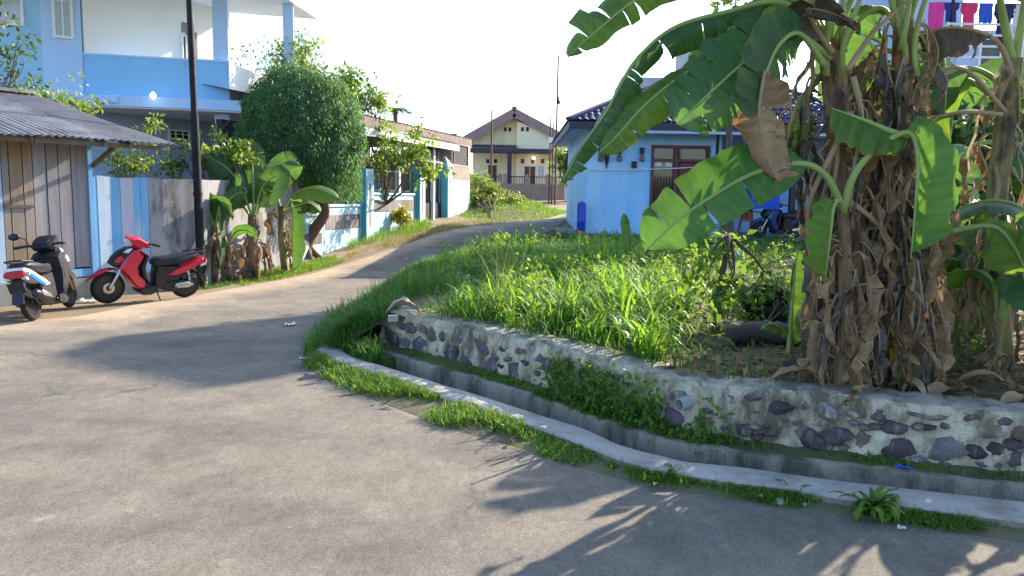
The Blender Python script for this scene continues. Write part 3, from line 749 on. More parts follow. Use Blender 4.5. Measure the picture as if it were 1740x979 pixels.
# ================================================================== turquoise wall, carport house, far house
M_turq = surf('turquoise_paint', (.10, .42, .52), (.08, .35, .45), 1.6, .8, .15, 40, stain=(.10, .26, .30), stain_scale=1.5)
M_turql = surf('pale_turquoise_plaster', (.44, .64, .68), (.37, .57, .61), 1.6, .85, .15, 40, stain=(.36, .43, .42), stain_scale=1.5, stain_pos=(.55, .75))
M_slab = surf('dark_stone_slab', (.24, .22, .21), (.13, .12, .12), 3, .8, .3, 30, rnd=.3, stretch=(3, 3, .6))
M_brownwall = surf('raw_brown_plaster', (.30, .26, .215), (.22, .185, .15), 2, .95, .3, 30, stain=(.25, .2, .15), stain_scale=1.4)
M_iron = plain('dark_iron', (.03, .026, .026), .5, .4)
M_rust = surf('rusty_roof_sheet', (.26, .20, .165), (.15, .11, .09), 3, .85, .3, 25, stain=(.34, .30, .26), stain_scale=1.5)
M_whiteboard = surf('white_board', (.78, .78, .75), (.7, .7, .68), 2, .8, .1, 30)
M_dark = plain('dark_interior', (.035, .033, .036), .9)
TW = Plane((-4.8, 16.9), 77.4)             # wall along the road
def tu(x, y=330): return TW.hit(x, y)[0]
def gat(u): q = TW.P(u, 0); return gz(q.y)
b0 = TW.P(4, 0)
tw = thing('turquoise_front_wall', 'turquoise and white front wall with pointed pillars, stone inlay panels and iron railing', 'wall', (b0.x, b0.y, gz(b0.y)))
def pillar(x0, x1, ht, tip, wd=.52):
    ua, ub_ = tu(x0), tu(x1); uc = (ua + ub_) / 2; g = gat(uc)
    mb = MB(); mb.fbox(TW, uc - wd / 2, uc + wd / 2, g - .25, g + ht, -.20, .14); pm = mb.build('pillar', M_turq, tw)
    mb = MB(); mb.fbox(TW, uc - wd / 2 + .012, uc + wd / 2 - .012, g - .2, g + ht, .141, .165); f = mb.build('road_face', M_turql, pm)
    # rounded slot on the road face
    mb = MB(); n = 10; pts = []
    for k in range(n + 1): a = math.pi * k / n; pts.append((uc + .055 * math.cos(a), g + ht - .42 + .055 * math.sin(a)))
    for k in range(n + 1): a = math.pi + math.pi * k / n; pts.append((uc + .055 * math.cos(a), g + .38 + .055 * math.sin(a)))
    mb.poly([TW.P(u, z, .17) for u, z in pts]); N = len(pts)
    for k in range(N):
        (u, z), (u2, z2) = pts[k], pts[(k + 1) % N]; mb.quad(TW.P(u, z, .17), TW.P(u2, z2, .17), TW.P(u2, z2, .16), TW.P(u, z, .16))
    mb.build('slot', M_slab, pm)
    if tip:
        a = [TW.P(uc - wd / 2 - .05, g + ht, -.25), TW.P(uc + wd / 2 + .05, g + ht, -.25), TW.P(uc + wd / 2 + .05, g + ht, .20), TW.P(uc - wd / 2 - .05, g + ht, .20)]
        t = TW.P(uc, g + ht + .38, -.03); mb = MB()
        for k in range(4): mb.poly([a[k], a[(k + 1) % 4], t])
        mb.poly(a); mb.build('pillar_cap', M_turql, pm)
    return uc
def panel(u0, u1, ztop, slabs, rail, zslab=(.30, .55)):
    g0, g1 = gat(u0), gat(u1); g = (g0 + g1) / 2
    mb = MB(); mb.hexa([TW.P(u0, g0 - .3, .02), TW.P(u1, g1 - .3, .02), TW.P(u1, g1 - .3, -.12), TW.P(u0, g0 - .3, -.12), TW.P(u0, g + ztop, .02), TW.P(u1, g + ztop, .02), TW.P(u1, g + ztop, -.12), TW.P(u0, g + ztop, -.12)])
    pn = mb.build('wall_panel', M_turql, tw)
    mb = MB(); mb.fbox(TW, u0 + .01, u1 - .01, g + ztop, g + ztop + .06, -.15, .06); mb.build('coping', M_turql, pn)
    w = (u1 - u0 - .16) / slabs
    for k in range(slabs):
        mb = MB(); mb.fbox(TW, u0 + .08 + w * k + .006, u0 + .08 + w * (k + 1) - .006, g + zslab[0], g + zslab[1], .021, .035); mb.build('stone_slab', M_slab, pn)
    if rail:
        zt = g + ztop + .06
        for k in range(rail):
            u = u0 + .1 + (u1 - u0 - .2) * k / (rail - 1); mb = MB(); mb.bar(TW.P(u, zt, -.05), TW.P(u, zt + .78 + .06 * math.sin(k * 1.3), -.05), .028); mb.build('railing_bar', M_iron, tw)
        for z in (.06, .62): mb = MB(); mb.bar(TW.P(u0 + .02, zt + z, -.05), TW.P(u1 - .02, zt + z, -.05), .03); mb.build('railing_rail', M_iron, tw)
c1 = pillar(606, 632, 1.85, False); c2_ = pillar(702, 718, 1.75, False); c3 = pillar(744, 770, 1.75, True)
c0 = tu(548)
panel(tu(478), c0 - .02, .95, 3, 0); panel(c0 + .02, c1 - .27, 1.0, 4, 6, (.45, .8)); panel(c1 + .27, c2_ - .27, 1.02, 6, 12, (.55, .88))
# gate between the pillars
g = gat((c2_ + c3) / 2)
mb = MB()
for k in range(9): mb.bar(TW.P(c2_ + .25 + k * (c3 - c2_ - .5) / 8, g + .05, -.1), TW.P(c2_ + .25 + k * (c3 - c2_ - .5) / 8, g + 1.5, -.1), .03)
mb.fbox(TW, c2_ + .2, c3 - .2, g + .05, g + .55, -.11, -.09); mb.build('gate', M_iron, tw)
# side wall after the gate
u0, u1 = c3 + .27, tu(798); g = gat(u1)
mb = MB(); mb.fbox(TW, u0, u1, g - .4, g + 1.25, -.14, .0); mb.build('side_wall', M_turql, tw)
# carport house behind ------------------------------------------------------
b0 = TW.P(6, 0, -3)
ch = thing('carport_house', 'low house with rusty sheet roof and dark open carport behind the turquoise wall', 'house', (b0.x, b0.y, gz(b0.y)))
mb = MB(); mb.fbox(TW, u0, u1, g + 1.252, g + 1.75, -.14, -.002); mb.build('plaster_band', M_brownwall, ch)
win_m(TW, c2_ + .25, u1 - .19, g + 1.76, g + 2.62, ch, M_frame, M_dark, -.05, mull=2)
seg(TW, 'end_post', u1 - .18, u1, g + 1.752, g + 2.75, -.14, .0, M_whiteboard, ch)
EV = Plane(tuple((at_y(616, 197, 20.8)).xy), 73)
ze = 3.72
ue = EV.hit(803, 238)[0]
mb = MB(); corrugated(mb, EV.P(-.4, ze, 0), EV.P(ue, ze, 0), EV.P(ue, ze + .9, -5.0), EV.P(-.4, ze + .9, -5.0), 34, .018, 5, 6); mb.build('roof_sheet', M_rust, ch, smooth=True)
seg(EV, 'fascia', -.4, ue, ze - .26, ze - .02, -.05, -.02, M_rust, ch)
seg(EV, 'ceiling_board', -.3, ue - 1.2, ze - .52, ze - .27, -.10, -.06, M_whiteboard, ch)
seg(EV, 'end_gable', ue - .12, ue - .02, ze - .3, ze + .2, -4.8, -.6, M_rust, ch)
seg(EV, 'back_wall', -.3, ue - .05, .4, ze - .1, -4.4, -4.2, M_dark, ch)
seg(TW, 'end_wall', u1 - .15, u1 - .002, g - .3, ze - .35, -4, -.141, M_brownwall, ch)
for u in (.1, 2.9, 5.6): seg(EV, 'post', u - .06, u + .06, gz(EV.P(u, 0).y) - .1, ze - .53, -.4, -.28, M_whiteboard, ch)
seg(EV, 'inner_panel', 4.2, 5.3, 1.0, 2.0, -2.2, -2.1, M_turql, ch)
# far gable house ------------------------------------------------------------
GH = Plane((0, 58.0), 0)
M_cream = surf('cream_plaster', (.86, .74, .47), (.80, .68, .43), .6, .85, .1, 20, stain=(.62, .54, .38), stain_scale=.5)
M_creams = surf('pale_cream_plaster', (.90, .80, .55), (.84, .74, .51), .6, .85, .1, 20)
M_tile = surf('brown_roof_tile', (.26, .13, .085), (.17, .085, .06), 3, .85, .4, 15, stain=(.12, .09, .08), stain_scale=1.2)
M_navy = surf('dark_porch_roof', (.05, .05, .075), (.035, .035, .05), 2, .6, .2, 20)
M_wood = surf('brown_door_wood', (.16, .065, .04), (.10, .04, .028), 3, .6, .2, 30, stretch=(5, 5, .5))
M_barge = surf('mauve_barge_board', (.33, .22, .215), (.25, .165, .16), 2, .8, .1, 20)
fh = thing('gable_house', 'cream gabled house with brown tiled roof at the end of the road', 'house', (0.6, 60, 1.75))
def gp(x, y): return GH.hit(x, y)
ap = gp(874, 190); le = gp(792, 236); re = gp(968, 240)
zb = 1.5
uA, uB = gp(803, 300)[0], gp(958, 300)[0]
# gable wall as polygon with thickness
pts = [(uA, zb), (uB, zb), (uB, re[1] + .25), (ap[0], ap[1] - .25), (uA, le[1] + .2)]
def poly_wall(pl, pts, d0, d1, name, mat, parent):
    mb = MB(); a = [pl.P(u, z, d1) for u, z in pts]; b = [pl.P(u, z, d0) for u, z in pts]; mb.poly(a); mb.poly(b)
    for k in range(len(pts)): mb.quad(a[k], a[(k + 1) % len(pts)], b[(k + 1) % len(pts)], b[k])
    return mb.build(name, mat, parent)
poly_wall(GH, pts, -9, 0, 'wall', M_cream, fh)
um = gp(877, 250)[0]; ap2 = gp(893, 205)
poly_wall(GH, [(um, zb), (uB + .05, zb), (uB + .05, re[1] + .1), (um + .05, ap[1] - .75)], .003, .6, 'front_wing', M_creams, fh)
for (a, b, z0, z1, nm) in (((le[0]), ap[0], le[1], ap[1], 'roof'), (re[0], ap[0], re[1], ap[1], 'roof')):
    mb = MB(); A = GH.P(a, z0, .95); B = GH.P(b, z1, .95); C = GH.P(b, z1, -9.5); D = GH.P(a, z0, -9.5); up = Vector((0, 0, .18))
    mb.hexa([A, B, C, D, A + up, B + up, C + up, D + up]); r = mb.build(nm, M_tile, fh)
    mb = MB(); mb.bar(GH.P(a, z0 - .16, 1.0), GH.P(b, z1 - .16, 1.0), .05, .62); mb.build('barge_board', M_barge, r)
mb = MB(); mb.bar(GH.P(ap[0], ap[1] + .18, 1.0), GH.P(ap[0], ap[1] + .18, -9.5), .35, .18); mb.build('ridge_cap', M_tile, fh)
for x in (858.5, 866.5): ua, z = gp(x, 220); mb = MB(); mb.fbox(GH, ua - .10, ua + .10, z - .15, z + .15, .002, .03); mb.build('vent', M_dark, fh)
for x in (887.5, 896): ua, z = gp(x, 221); mb = MB(); mb.fbox(GH, ua - .10, ua + .10, z - .15, z + .15, .602, .63); mb.build('vent', M_dark, fh)
# porch
u0, z0 = gp(800, 262); u1, z1 = gp(948, 256)
mb = MB(); mb.fbox(GH, u0, u1, gp(870, 262)[1], gp(870, 256)[1], .61, 2.6); mb.build('porch_roof', M_navy, fh)
u0 = gp(798, 250)[0]; u1 = gp(878, 250)[0]; zt = gp(840, 247)[1]
mb = MB(); corrugated(mb, GH.P(u0, zt - .35, 2.4), GH.P(u1, zt - .35, 2.4), GH.P(u1, zt, .7), GH.P(u0, zt, .7), 16, .03, 2, 4); mb.build('canopy_sheet', M_navy, fh)
for x in (866,): ua = gp(x, 280)[0]; mb = MB(); mb.fbox(GH, ua - .16, ua + .16, zb, gp(870, 262)[1], 2.2, 2.5); mb.build('porch_column', M_navy, fh)
for (x0, x1, y0, y1) in ((829, 844, 281, 322),): win(GH, x0, x1, y0, y1, fh, M_wood, M_wood, .0, 'window', .12)
for x in (829, 842): ua, z = gp(x, 274); mb = MB(); mb.fbox(GH, ua - .12, ua + .12, z - .15, z + .15, .002, .03); mb.build('vent', M_dark, fh)
GH2 = Plane((0, 57.4), 0)
win(GH2, 888, 912, 281, 330, fh, M_whiteboard, M_wood, .0, 'door', .1, 0, 1); win(GH2, 913, 926, 281, 301, fh, M_whiteboard, M_glass, .0, 'window', .08, 2, 1)
for x in (888, 905, 922): ua, z = GH2.hit(x, 274); mb = MB(); mb.fbox(GH2, ua - .12, ua + .12, z - .16, z + .16, .002, .03); mb.build('vent', M_wood, fh)
q = at_y(907, 269, 57.0); mb = MB(); mb.lathe(tuple(q), [(0, -.12), (.1, -.07), (.12, 0), (.08, .08), (.04, .12)], 10); mb.build('porch_lamp', M_globe, fh, smooth=True)
# garden fence in front
FP = Plane((0, 52.0), 0); b0 = FP.P(1.2, 0)
ff = thing('garden_fence', 'low brown wall with black railings fronting the cream gabled house', 'fence', (b0.x, b0.y, gz(52)))
M_fbrick = surf('brown_fence_plaster', (.36, .26, .21), (.26, .18, .15), 2, .9, .2, 20)
ua, ub_ = FP.hit(795, 320)[0], FP.hit(962, 320)[0]; g = gz(52) - .2
mb = MB(); mb.fbox(FP, ua, ub_, g, FP.hit(870, 312)[1], -.1, .1); mb.build('base_wall', M_fbrick, ff)
for x in (797, 823, 850, 858, 895, 930, 960): u = FP.hit(x, 320)[0]; mb = MB(); mb.fbox(FP, u - .14, u + .14, g, FP.hit(870, 296)[1], -.14, .14); mb.build('pier', M_fbrick, ff)
zt = FP.hit(870, 300)[1]; zl = FP.hit(870, 312)[1]
for x0, x1 in ((797, 850), (858, 960)):
    n = int((x1 - x0) / 2.6)
    for k in range(n): u = FP.hit(x0 + (x1 - x0) * (k + .5) / n, 310)[0]; mb = MB(); mb.bar(FP.P(u, zl, 0), FP.P(u, zt, 0), .035); mb.build('fence_bar', M_iron, ff)
    mb = MB(); mb.bar(FP.P(FP.hit(x0, 310)[0], zt, 0), FP.P(FP.hit(x1, 310)[0], zt, 0), .06); mb.build('fence_rail', M_iron, ff)
# gate to the right of it
GP = Plane((0, 50.0), 0)
gg = thing('sheet_gate', 'grey-blue sheet metal gate with white posts at the end of the road', 'gate', (GP.hit(978, 320)[0], 50, gz(50)))
M_gate = surf('grey_gate_paint', (.22, .25, .33), (.18, .21, .28), 2, .6, .1, 20)
zt = GP.hit(978, 300)[1]; zb_ = gz(50) - .1
for x0, x1 in ((963, 970), (970.5, 984), (984.5, 998)):
    a, b = GP.hit(x0, 320)[0], GP.hit(x1, 320)[0]; mb = MB(); mb.fbox(GP, a, b, zb_, zt, -.04, .0); mb.build('gate_leaf', M_gate, gg)
for x in (962, 985): a = GP.hit(x, 320)[0]; mb = MB(); mb.fbox(GP, a - .09, a + .09, zb_, zt + .15, -.1, .1); mb.build('gate_post', M_whiteboard, gg)
# poles by the far house
M_rpole = surf('rusty_pole_paint', (.13, .065, .05), (.08, .045, .04), 3, .6, .1, 20, metal=.3)
def far_pole(x, y0, y1, Y, r, label, lamp=None, arm=False):
    b = at_y(x, y1, Y); t = at_y(x, y0, Y); b.z = gz(Y) - .1; t.x = b.x
    th = thing('street_pole', label, 'pole', (b.x, b.y, b.z), 'thin poles at the end of the road')
    mb = MB(); mb.tube([b, b.lerp(t, .5), t], [r, r * .9, r * .75], 8); mb.build('shaft', M_rpole, th, smooth=40)
    if lamp:
        q = at_y(lamp[0], lamp[1], Y); mb = MB(); mb.lathe(tuple(q), [(0, -.14), (.13, -.1), (.12, 0), (.04, .12), (.02, .3)], 10); mb.build('lamp_head', M_iron, th, smooth=True)
        mb = MB(); mb.bar(Vector((b.x, b.y, q.z + .3)), q + Vector((0, 0, .28)), .04); mb.build('lamp_arm', M_iron, th)
    return th
far_pole(834, 188, 330, 50, .07, 'thin rust-brown pole rising in front of the gable house porch')
far_pole(943, 95, 335, 45, .06, 'tallest thin pole by the gable house, with a small lamp', (949, 173))
far_pole(933, 198, 335, 47, .055, 'short slim pole beside the tallest thin pole')
p_ = far_pole(937.5, 210, 335, 46, .05, 'short pole carrying a pale meter box beside the tallest pole')
q = at_y(936, 238, 45.9); mb = MB(); mb.box(q, (.24, .14, .34)); mb.build('meter_box', M_whiteboard, p_)
# ================================================================== right side: blue bungalow, laundry house
M_rblue = surf('bungalow_blue_paint', (.30, .60, .92), (.26, .53, .88), 1.1, .85, .2, 40, stain=(.48, .68, .88), stain_scale=1.1, stain_pos=(.44, .7), stain2=((.17, .36, .62), 2.6, .64))
M_rroof = surf('navy_metal_roof', (.05, .06, .13), (.03, .035, .08), 2, .7, .15, 30, stain=(.09, .09, .13), stain_scale=1.2, spec=.25)
M_maroon = surf('maroon_door_paint', (.17, .055, .055), (.12, .04, .045), 2, .55, .15, 30)
M_slabc = surf('porch_slab_cement', (.34, .33, .31), (.22, .21, .20), 2, .95, .4, 30, stain=(.12, .12, .09), stain_scale=1.5)
M_paper = plain('paper_notice', (.75, .75, .73), .8)
RH = Plane((0, 20.0), 0)
ru = lambda x, y=300: RH.hit(x, y)[0]
rz_ = lambda y, x=1150: RH.hit(x, y)[1]
fz = .68
rh = thing('blue_bungalow', 'single-storey bright blue house with navy metal roof behind the banana clump', 'house', (4.5, 20, .6))
x0, x1 = ru(996), ru(1224)
zt = 3.55
wa, wb_ = ru(1105), ru(1205); zw0 = rz_(366); zw1 = rz_(247)
# wall built round the opening
for (a, b, c, d) in ((x0, wa, fz, zt), (wb_, x1, fz, zt), (wa, wb_, zw1, zt), (wa, ru(1147), fz, zw0)):
    mb = MB(); mb.fbox(RH, a, b, c, d, -.18, 0); mb.build('wall', M_rblue, rh)
mb = MB(); mb.fbox(RH, x0 + .001, x0 + .18, fz, zt, -7, -.181); mb.build('wall', M_rblue, rh)
mb = MB(); mb.fbox(RH, x1 - .001, x1 + 5.2, fz, zt, -3.2, -3.0); mb.build('porch_back_wall', M_rblue, rh)
mb = MB(); mb.fbox(RH, x1 - .18, x1 - .002, fz, zt, -2.99, -.181); mb.build('wall', M_rblue, rh)
# window and door set
um = ru(1147); fw = .075
mb = MB()
for (a, b, c, d) in ((wa, wa + fw, zw0, zw1), (wb_ - fw, wb_, fz, zw1), (um - .04, um + .04, fz, zw1), (wa + fw, um - .04, zw1 - fw, zw1), (um + .04, wb_ - fw, zw1 - fw, zw1), (wa + fw, um - .04, rz_(273) - .03, rz_(273) + .04), (um + .04, wb_ - fw, rz_(273) - .03, rz_(273) + .04), (wa + fw, um - .04, zw0, zw0 + fw)):
    mb.fbox(RH, a, b, c, d, -.14, .03)
fr = mb.build('door_frame', M_maroon, rh)
M_rglass = plain('reflective_dark_glass', (.05, .03, .035), .08, 0, .9)
for (a, b, c, d, nm, mt) in ((wa + fw, um - .04, rz_(273) + .04, zw1 - fw, 'transom_pane', M_rglass), (um + .04, wb_ - fw, rz_(273) + .04, zw1 - fw, 'transom_pane', M_rglass), (wa + fw, um - .04, zw0 + fw, rz_(273) - .03, 'window_pane', M_rglass), (um + .04, wb_ - fw, fz, rz_(273) - .03, 'door_leaf', M_maroon)):
    mb = MB(); mb.fbox(RH, a, b, c, d, -.11, -.07); mb.build(nm, mt, fr)
for k in range(3):
    a = um + .12; b = wb_ - fw - .08; z0_ = fz + .12 + k * .62; mb = MB(); mb.fbox(RH, a, b, z0_, z0_ + .52, -.069, -.05); mb.build('door_panel', M_maroon, fr)
for k in range(6): 
    u = wa + fw + (um - .04 - wa - fw) * (k + 1) / 7; mb = MB(); mb.bar(RH.P(u, zw0 + fw, -.03), RH.P(u, zw0 + 1.0, -.03), .018); mb.build('security_bar', M_maroon, fr)
for (a, b, c, d) in ((1113, 1124, 274, 283), (1131, 1142, 274, 283), (1157, 1168, 298, 304), (1176, 1182, 296, 304)):
    mb = MB(); mb.fbox(RH, ru(a), ru(b), rz_(d), rz_(c), -.048, -.04) if a > 1150 else mb.fbox(RH, ru(a), ru(b), rz_(d), rz_(c), -.069, -.06); mb.build('paper_notice', M_paper, fr)
mb = MB(); q = RH.P(ru(1152), rz_(338), -.03); mb.lathe(tuple(q), [(.03, 0), (.035, .05), (0, .07)], 10, 'Y'); mb.build('door_knob', M_pvc, fr, smooth=True)
# wall lamps and meter
M_amber = plain('amber_lamp_glass', (.16, .09, .06), .3)
for x in (1020, 1052, 1090):
    u, z = RH.hit(x, 262); mb = MB(); mb.box(RH.P(u, z + .08, .06), (.10, .12, .16)); lm = mb.build('wall_lamp', M_iron, rh)
    mb = MB(); mb.lathe(RH.P(u, z - .12, .09), [(.04, -.07), (.065, -.04), (.065, .06), (.04, .09)], 10); mb.build('lamp_glass', M_amber, lm, smooth=30)
u, z = RH.hit(1077, 280); mb = MB(); mb.box(RH.P(u, z, .04), (.13, .08, .17)); mb.build('electric_meter', M_iron, rh)
u, z = RH.hit(1031, 270); mb = MB(); mb.poly([RH.P(u - .1, z + .25, .03), RH.P(u + .1, z + .25, .03), RH.P(u, z - .3, .03)]); mb.poly([RH.P(u - .1, z + .25, .005), RH.P(u + .1, z + .25, .005), RH.P(u, z - .3, .005)]); mb.build('pennant', M_navy, rh)
# roof: hipped, ribbed metal
zl = rz_(209, 965) - .1; ev = .85
L_, Rr = ru(964) - .05, 9.2
A = RH.P(L_, 3.5, ev); B = RH.P(Rr, 3.5, ev); rg0 = RH.P(L_ + 4.1, 5.55, -3.6); rg1 = RH.P(Rr - 3, 5.55, -3.6); Cb = RH.P(L_, 3.5, -8); Db = RH.P(Rr, 3.5, -8)
def ribbed(mb, a, b, c, d, step=.20, amp=.028):
    """roof slope a-b eave, d-c top, ribs run up the slope; a trapezoid clipped exactly"""
    a, b, c, d = map(Vector, (a, b, c, d)); n = max(4, int((b - a).length / step)); nrm = (b - a).cross(d - a).normalized(); e = (b - a).normalized()
    if nrm.z < 0: nrm = -nrm
    for j in range(n):
        for (s0, s1, h0, h1) in ((0, .32, 0, amp), (.32, .5, amp, amp), (.5, .68, amp, 0), (.68, 1, 0, 0)):
            t0 = (j + s0) / n; t1 = (j + s1) / n
            mb.quad(a.lerp(b, t0) + nrm * h0, a.lerp(b, t1) + nrm * h1, d.lerp(c, t1) + nrm * h1, d.lerp(c, t0) + nrm * h0)
def slope(nm, a, b, c, d):
    a, b, c, d = map(Vector, (a, b, c, d)); mb = MB(); e = (b - a).normalized(); L = (b - a).length; up = d - a; up = up - e * up.dot(e)
    n = int(L / .17); nrm = e.cross(up).normalized(); 
    if nrm.z < 0: nrm = -nrm
    dl = (d - a).dot(e); cl = (c - a).dot(e); rowsn = 14
    for j in range(n):
        x0_, x1_ = L * j / n, L * (j + 1) / n
        def top(x):
            t = 1.0
            if x < dl: t = min(t, x / dl)
            if x > cl: t = min(t, (L - x) / max(L - cl, 1e-6))
            return max(t, 0)
        for (s0, s1, h0, h1) in ((0, .25, 0, .03), (.25, .5, .03, .03), (.5, .75, .03, 0), (.75, 1, 0, 0)):
            xa, xb = x0_ + (x1_ - x0_) * s0, x0_ + (x1_ - x0_) * s1; ta, tb = top(xa), top(xb)
            m = max(1, int(round(max(ta, tb) * rowsn)))
            for k in range(m):
                f0, f1 = k / m, (k + 1) / m; st = .022
                mb.quad(a + e * xa + up * ta * f0 + nrm * (h0 + st), a + e * xb + up * tb * f0 + nrm * (h1 + st), a + e * xb + up * tb * f1 + nrm * h1, a + e * xa + up * ta * f1 + nrm * h0)
    return mb.build(nm, M_rroof, rh)
slope('roof_slope', A, B, rg1, rg0); slope('roof_slope', Cb, A, rg0, rg0); slope('roof_slope', B, Db, rg1, rg1); slope('roof_slope', Db, Cb, rg0, rg1)
for (p, q) in ((A, rg0), (rg0, rg1), (B, rg1)): mb = MB(); mb.bar(p + Vector((0, 0, .04)), q + Vector((0, 0, .04)), .22, .07); mb.build('ridge_cap', M_rroof, rh)
seg(RH, 'fascia', L_, Rr, 3.30, 3.48, ev - .04, ev, M_navy, rh)
mb = MB(); mb.fbox(RH, L_, L_ + .04, 3.30, 3.48, -7.9, ev - .041); mb.build('fascia', M_navy, rh)
seg(RH, 'eave_board', L_ + .05, Rr - .05, 3.40, 3.43, -7.5, ev - .05, M_hgrey, rh)
seg(RH, 'gutter_board', ru(1060), Rr, 3.22, 3.29, ev - .30, ev - .02, M_hgrey, rh)
mb = MB(); mb.bar(RH.P(ru(1216), 2.45, .02), RH.P(ru(1204), 3.3, .75), .08, .08); mb.build('eave_bracket', M_navy, rh)
mb = MB(); mb.bar(RH.P(ru(1031), 2.55, .02), RH.P(ru(1022), 3.3, .75), .07, .07); mb.build('eave_bracket', M_navy, rh)
for u in (ru(1236), ru(1350), 9.0): seg(RH, 'porch_post', u - .07, u + .07, fz, 3.39, -.15, -.01, M_navy, rh)
# floor slab
mb = MB(); mb.fbox(RH, ru(958), Rr, .25, fz - .001, -8, .95); mb.build('floor_slab', M_slabc, rh)
win_m(RH, x1 + .35, x1 + 1.3, 1.6, 2.9, rh, M_maroon, M_rglass, -2.99)
# washing line cable
mb = MB(); a = at_y(1000, 288, 19.9); b = at_y(1240, 280, 19.85); pts = [a.lerp(b, k / 10) - Vector((0, 0, .05 * math.sin(math.pi * k / 10))) for k in range(11)]
mb.tube(pts, .013, 6); cb = mb.build('cable', M_whiteboard, rh)
# blue drum at the corner, red pail
M_bplast = plain('royal_blue_plastic', (.012, .05, .48), .35)
M_red = plain('red_plastic', (.50, .03, .03), .35)
q = at_y(991, 398, 19.6)
mb = MB(); qz = lotz(q.x, q.y)
w = at_y(997, 398, 19.6).x - at_y(985, 398, 19.6).x
q.x = x0 - .13
mb.lathe((q.x, q.y, qz - .02), [(.10, 0), (.115, .03), (.115, .38), (.122, .40), (.115, .42), (.115, .80), (.11, .86), (.05, .87), (.05, .90), (0, .90)], 16)
tag(mb.build('plastic_drum', M_bplast, smooth=40, loc=(q.x, q.y, qz)), 'slim royal blue plastic drum at the corner of the blue bungalow', 'drum')
mb = MB(); p = at_y(984, 393, 19.2); pz = lotz(p.x, p.y); mb.lathe((p.x, p.y, pz - .01), [(.07, 0), (.09, .16), (.095, .17), (.08, .165), (.065, .02), (0, .02)], 14)
tag(mb.build('pail', M_red, smooth=40, loc=(p.x, p.y, pz)), 'small red pail on the ground beside the blue drum', 'pail')
# blue tarp bundle and chair on the porch
M_tarp = surf('royal_blue_tarp', (.01, .07, .55), (.008, .05, .42), 4, .5, .5, 12)
def plastic_chair(loc, rz, label, mat):
    t = thing('plastic_chair', label, 'chair', loc, None, rz)
    mb = MB(); mb.box((0, 0, .43), (.42, .42, .035)); mb.build('seat', mat, t, world=False)
    mb = MB(); rows = []
    for k in range(7):
        z = .45 + .4 * k / 6; rows.append([Vector((x, .21 + .08 * k / 6 + .1 * (x / .21) ** 2 * -.5, z)) for x in np.linspace(-.21, .21, 7)])
    mb.sheet(rows); mb.sheet([[p + Vector((0, .02, 0)) for p in r] for r in rows]); mb.build('backrest', mat, t, world=False)
    for sx in (-1, 1):
        for sy in (-1, 1): mb = MB(); mb.bar((sx * .19, sy * .19, .42), (sx * .23, sy * .23, 0), .05); mb.build('leg', mat, t, world=False)
        mb = MB(); mb.bar((sx * .22, -.18, .64), (sx * .22, .22, .66), .045, .03); mb.bar((sx * .22, -.17, .43), (sx * .22, -.18, .64), .035); mb.build('armrest', mat, t, world=False)
    return t
M_brplast = plain('brown_plastic', (.36, .11, .06), .45)
cp = at_y(1275, 408, 19.6); plastic_chair((cp.x, 19.6, fz), R(25), 'red-brown plastic chair on the porch of the blue bungalow', M_brplast)
# concrete block volume behind the bungalow
M_gconc = surf('grey_render', (.50, .50, .52), (.42, .42, .45), 1, .9, .2, 20, stain=(.3, .3, .31), stain_scale=.8)
tb = thing('water_tank_tower', 'plain grey concrete tank block rising behind the navy roof', 'tower', (7.5, 29, .9))
a = at_y(1168, 80, 29); b = at_y(1255, 140, 29)
mb = MB(); mb.box(((a.x + b.x) / 2, 30, (a.z + .5) / 2 + .2), (b.x - a.x, 2, a.z - .3)); mb.build('block', M_gconc, tb)
mb = MB(); mb.box(((a.x + b.x) / 2, 30, a.z + .12), (b.x - a.x + .3, 2.3, .12)); mb.build('cap_slab', M_gconc, tb)
a2 = at_y(1085, 131, 27.5); mb = MB(); mb.box(((a2.x + a.x) / 2 - .01, 29, a2.z / 2), (a.x - a2.x, 3, a2.z)); mb.build('annex', M_gconc, tb)
# laundry house ---------------------------------------------------------------
M_lblue = surf('laundry_house_paint', (.42, .54, .68), (.36, .48, .62), 1, .85, .15, 30, stain=(.28, .37, .48), stain_scale=.9)
lh = thing('laundry_house', 'pale blue two-storey house with a railed terrace hung with washing, behind the bananas', 'house', (11, 21, .65))
LP = Plane((0, 20.6), 0)
ua, uc, ue_ = 9.3, 10.9, 17.5
zt1 = 5.1
mb = MB(); mb.hexa([LP.P(9.25, .4, -1.3), LP.P(12.3, .4, -1.3), LP.P(12.3, .4, -2.3), LP.P(9.25, .4, -2.3), LP.P(9.25, 10.7, -1.3), LP.P(12.3, 11.55, -1.3), LP.P(12.3, 11.55, -2.3), LP.P(9.25, 10.7, -2.3)]); mb.build('shadow_block', M_lblue, lh)  # tall block whose height and sloped top are shaped to cast the road's wedge shadow
mb = MB(); mb.fbox(LP, uc + .001, ue_, .4, zt1 - .2, -1.29, 0); mb.build('ground_floor_wall', M_lblue, lh)
mb = MB(); mb.fbox(LP, uc + .002, ue_, zt1 - .199, zt1, -1.29, .6); mb.build('terrace_slab', M_whiteboard, lh)
mb = MB(); mb.fbox(LP, 12.21, ue_, zt1 + .001, 6.4, -2.0, -1.25); mb.build('upper_wall', M_lblue, lh)
win_m(LP, 12.8, 14.0, zt1 + .1, 6.2, lh, M_whiteboard, M_dkglass, -1.24, mull=1)
for k in range(4): z = zt1 + .25 + k * .27; mb = MB(); mb.bar(LP.P(uc, z, .5), LP.P(ue_, z, .5), .05); mb.build('terrace_rail', M_whiteboard, lh)
for k in range(5): u = uc + .05 + k * 1.6; mb = MB(); mb.bar(LP.P(u, zt1, .5), LP.P(u, zt1 + 1.1, .5), .06); mb.build('rail_post', M_whiteboard, lh)
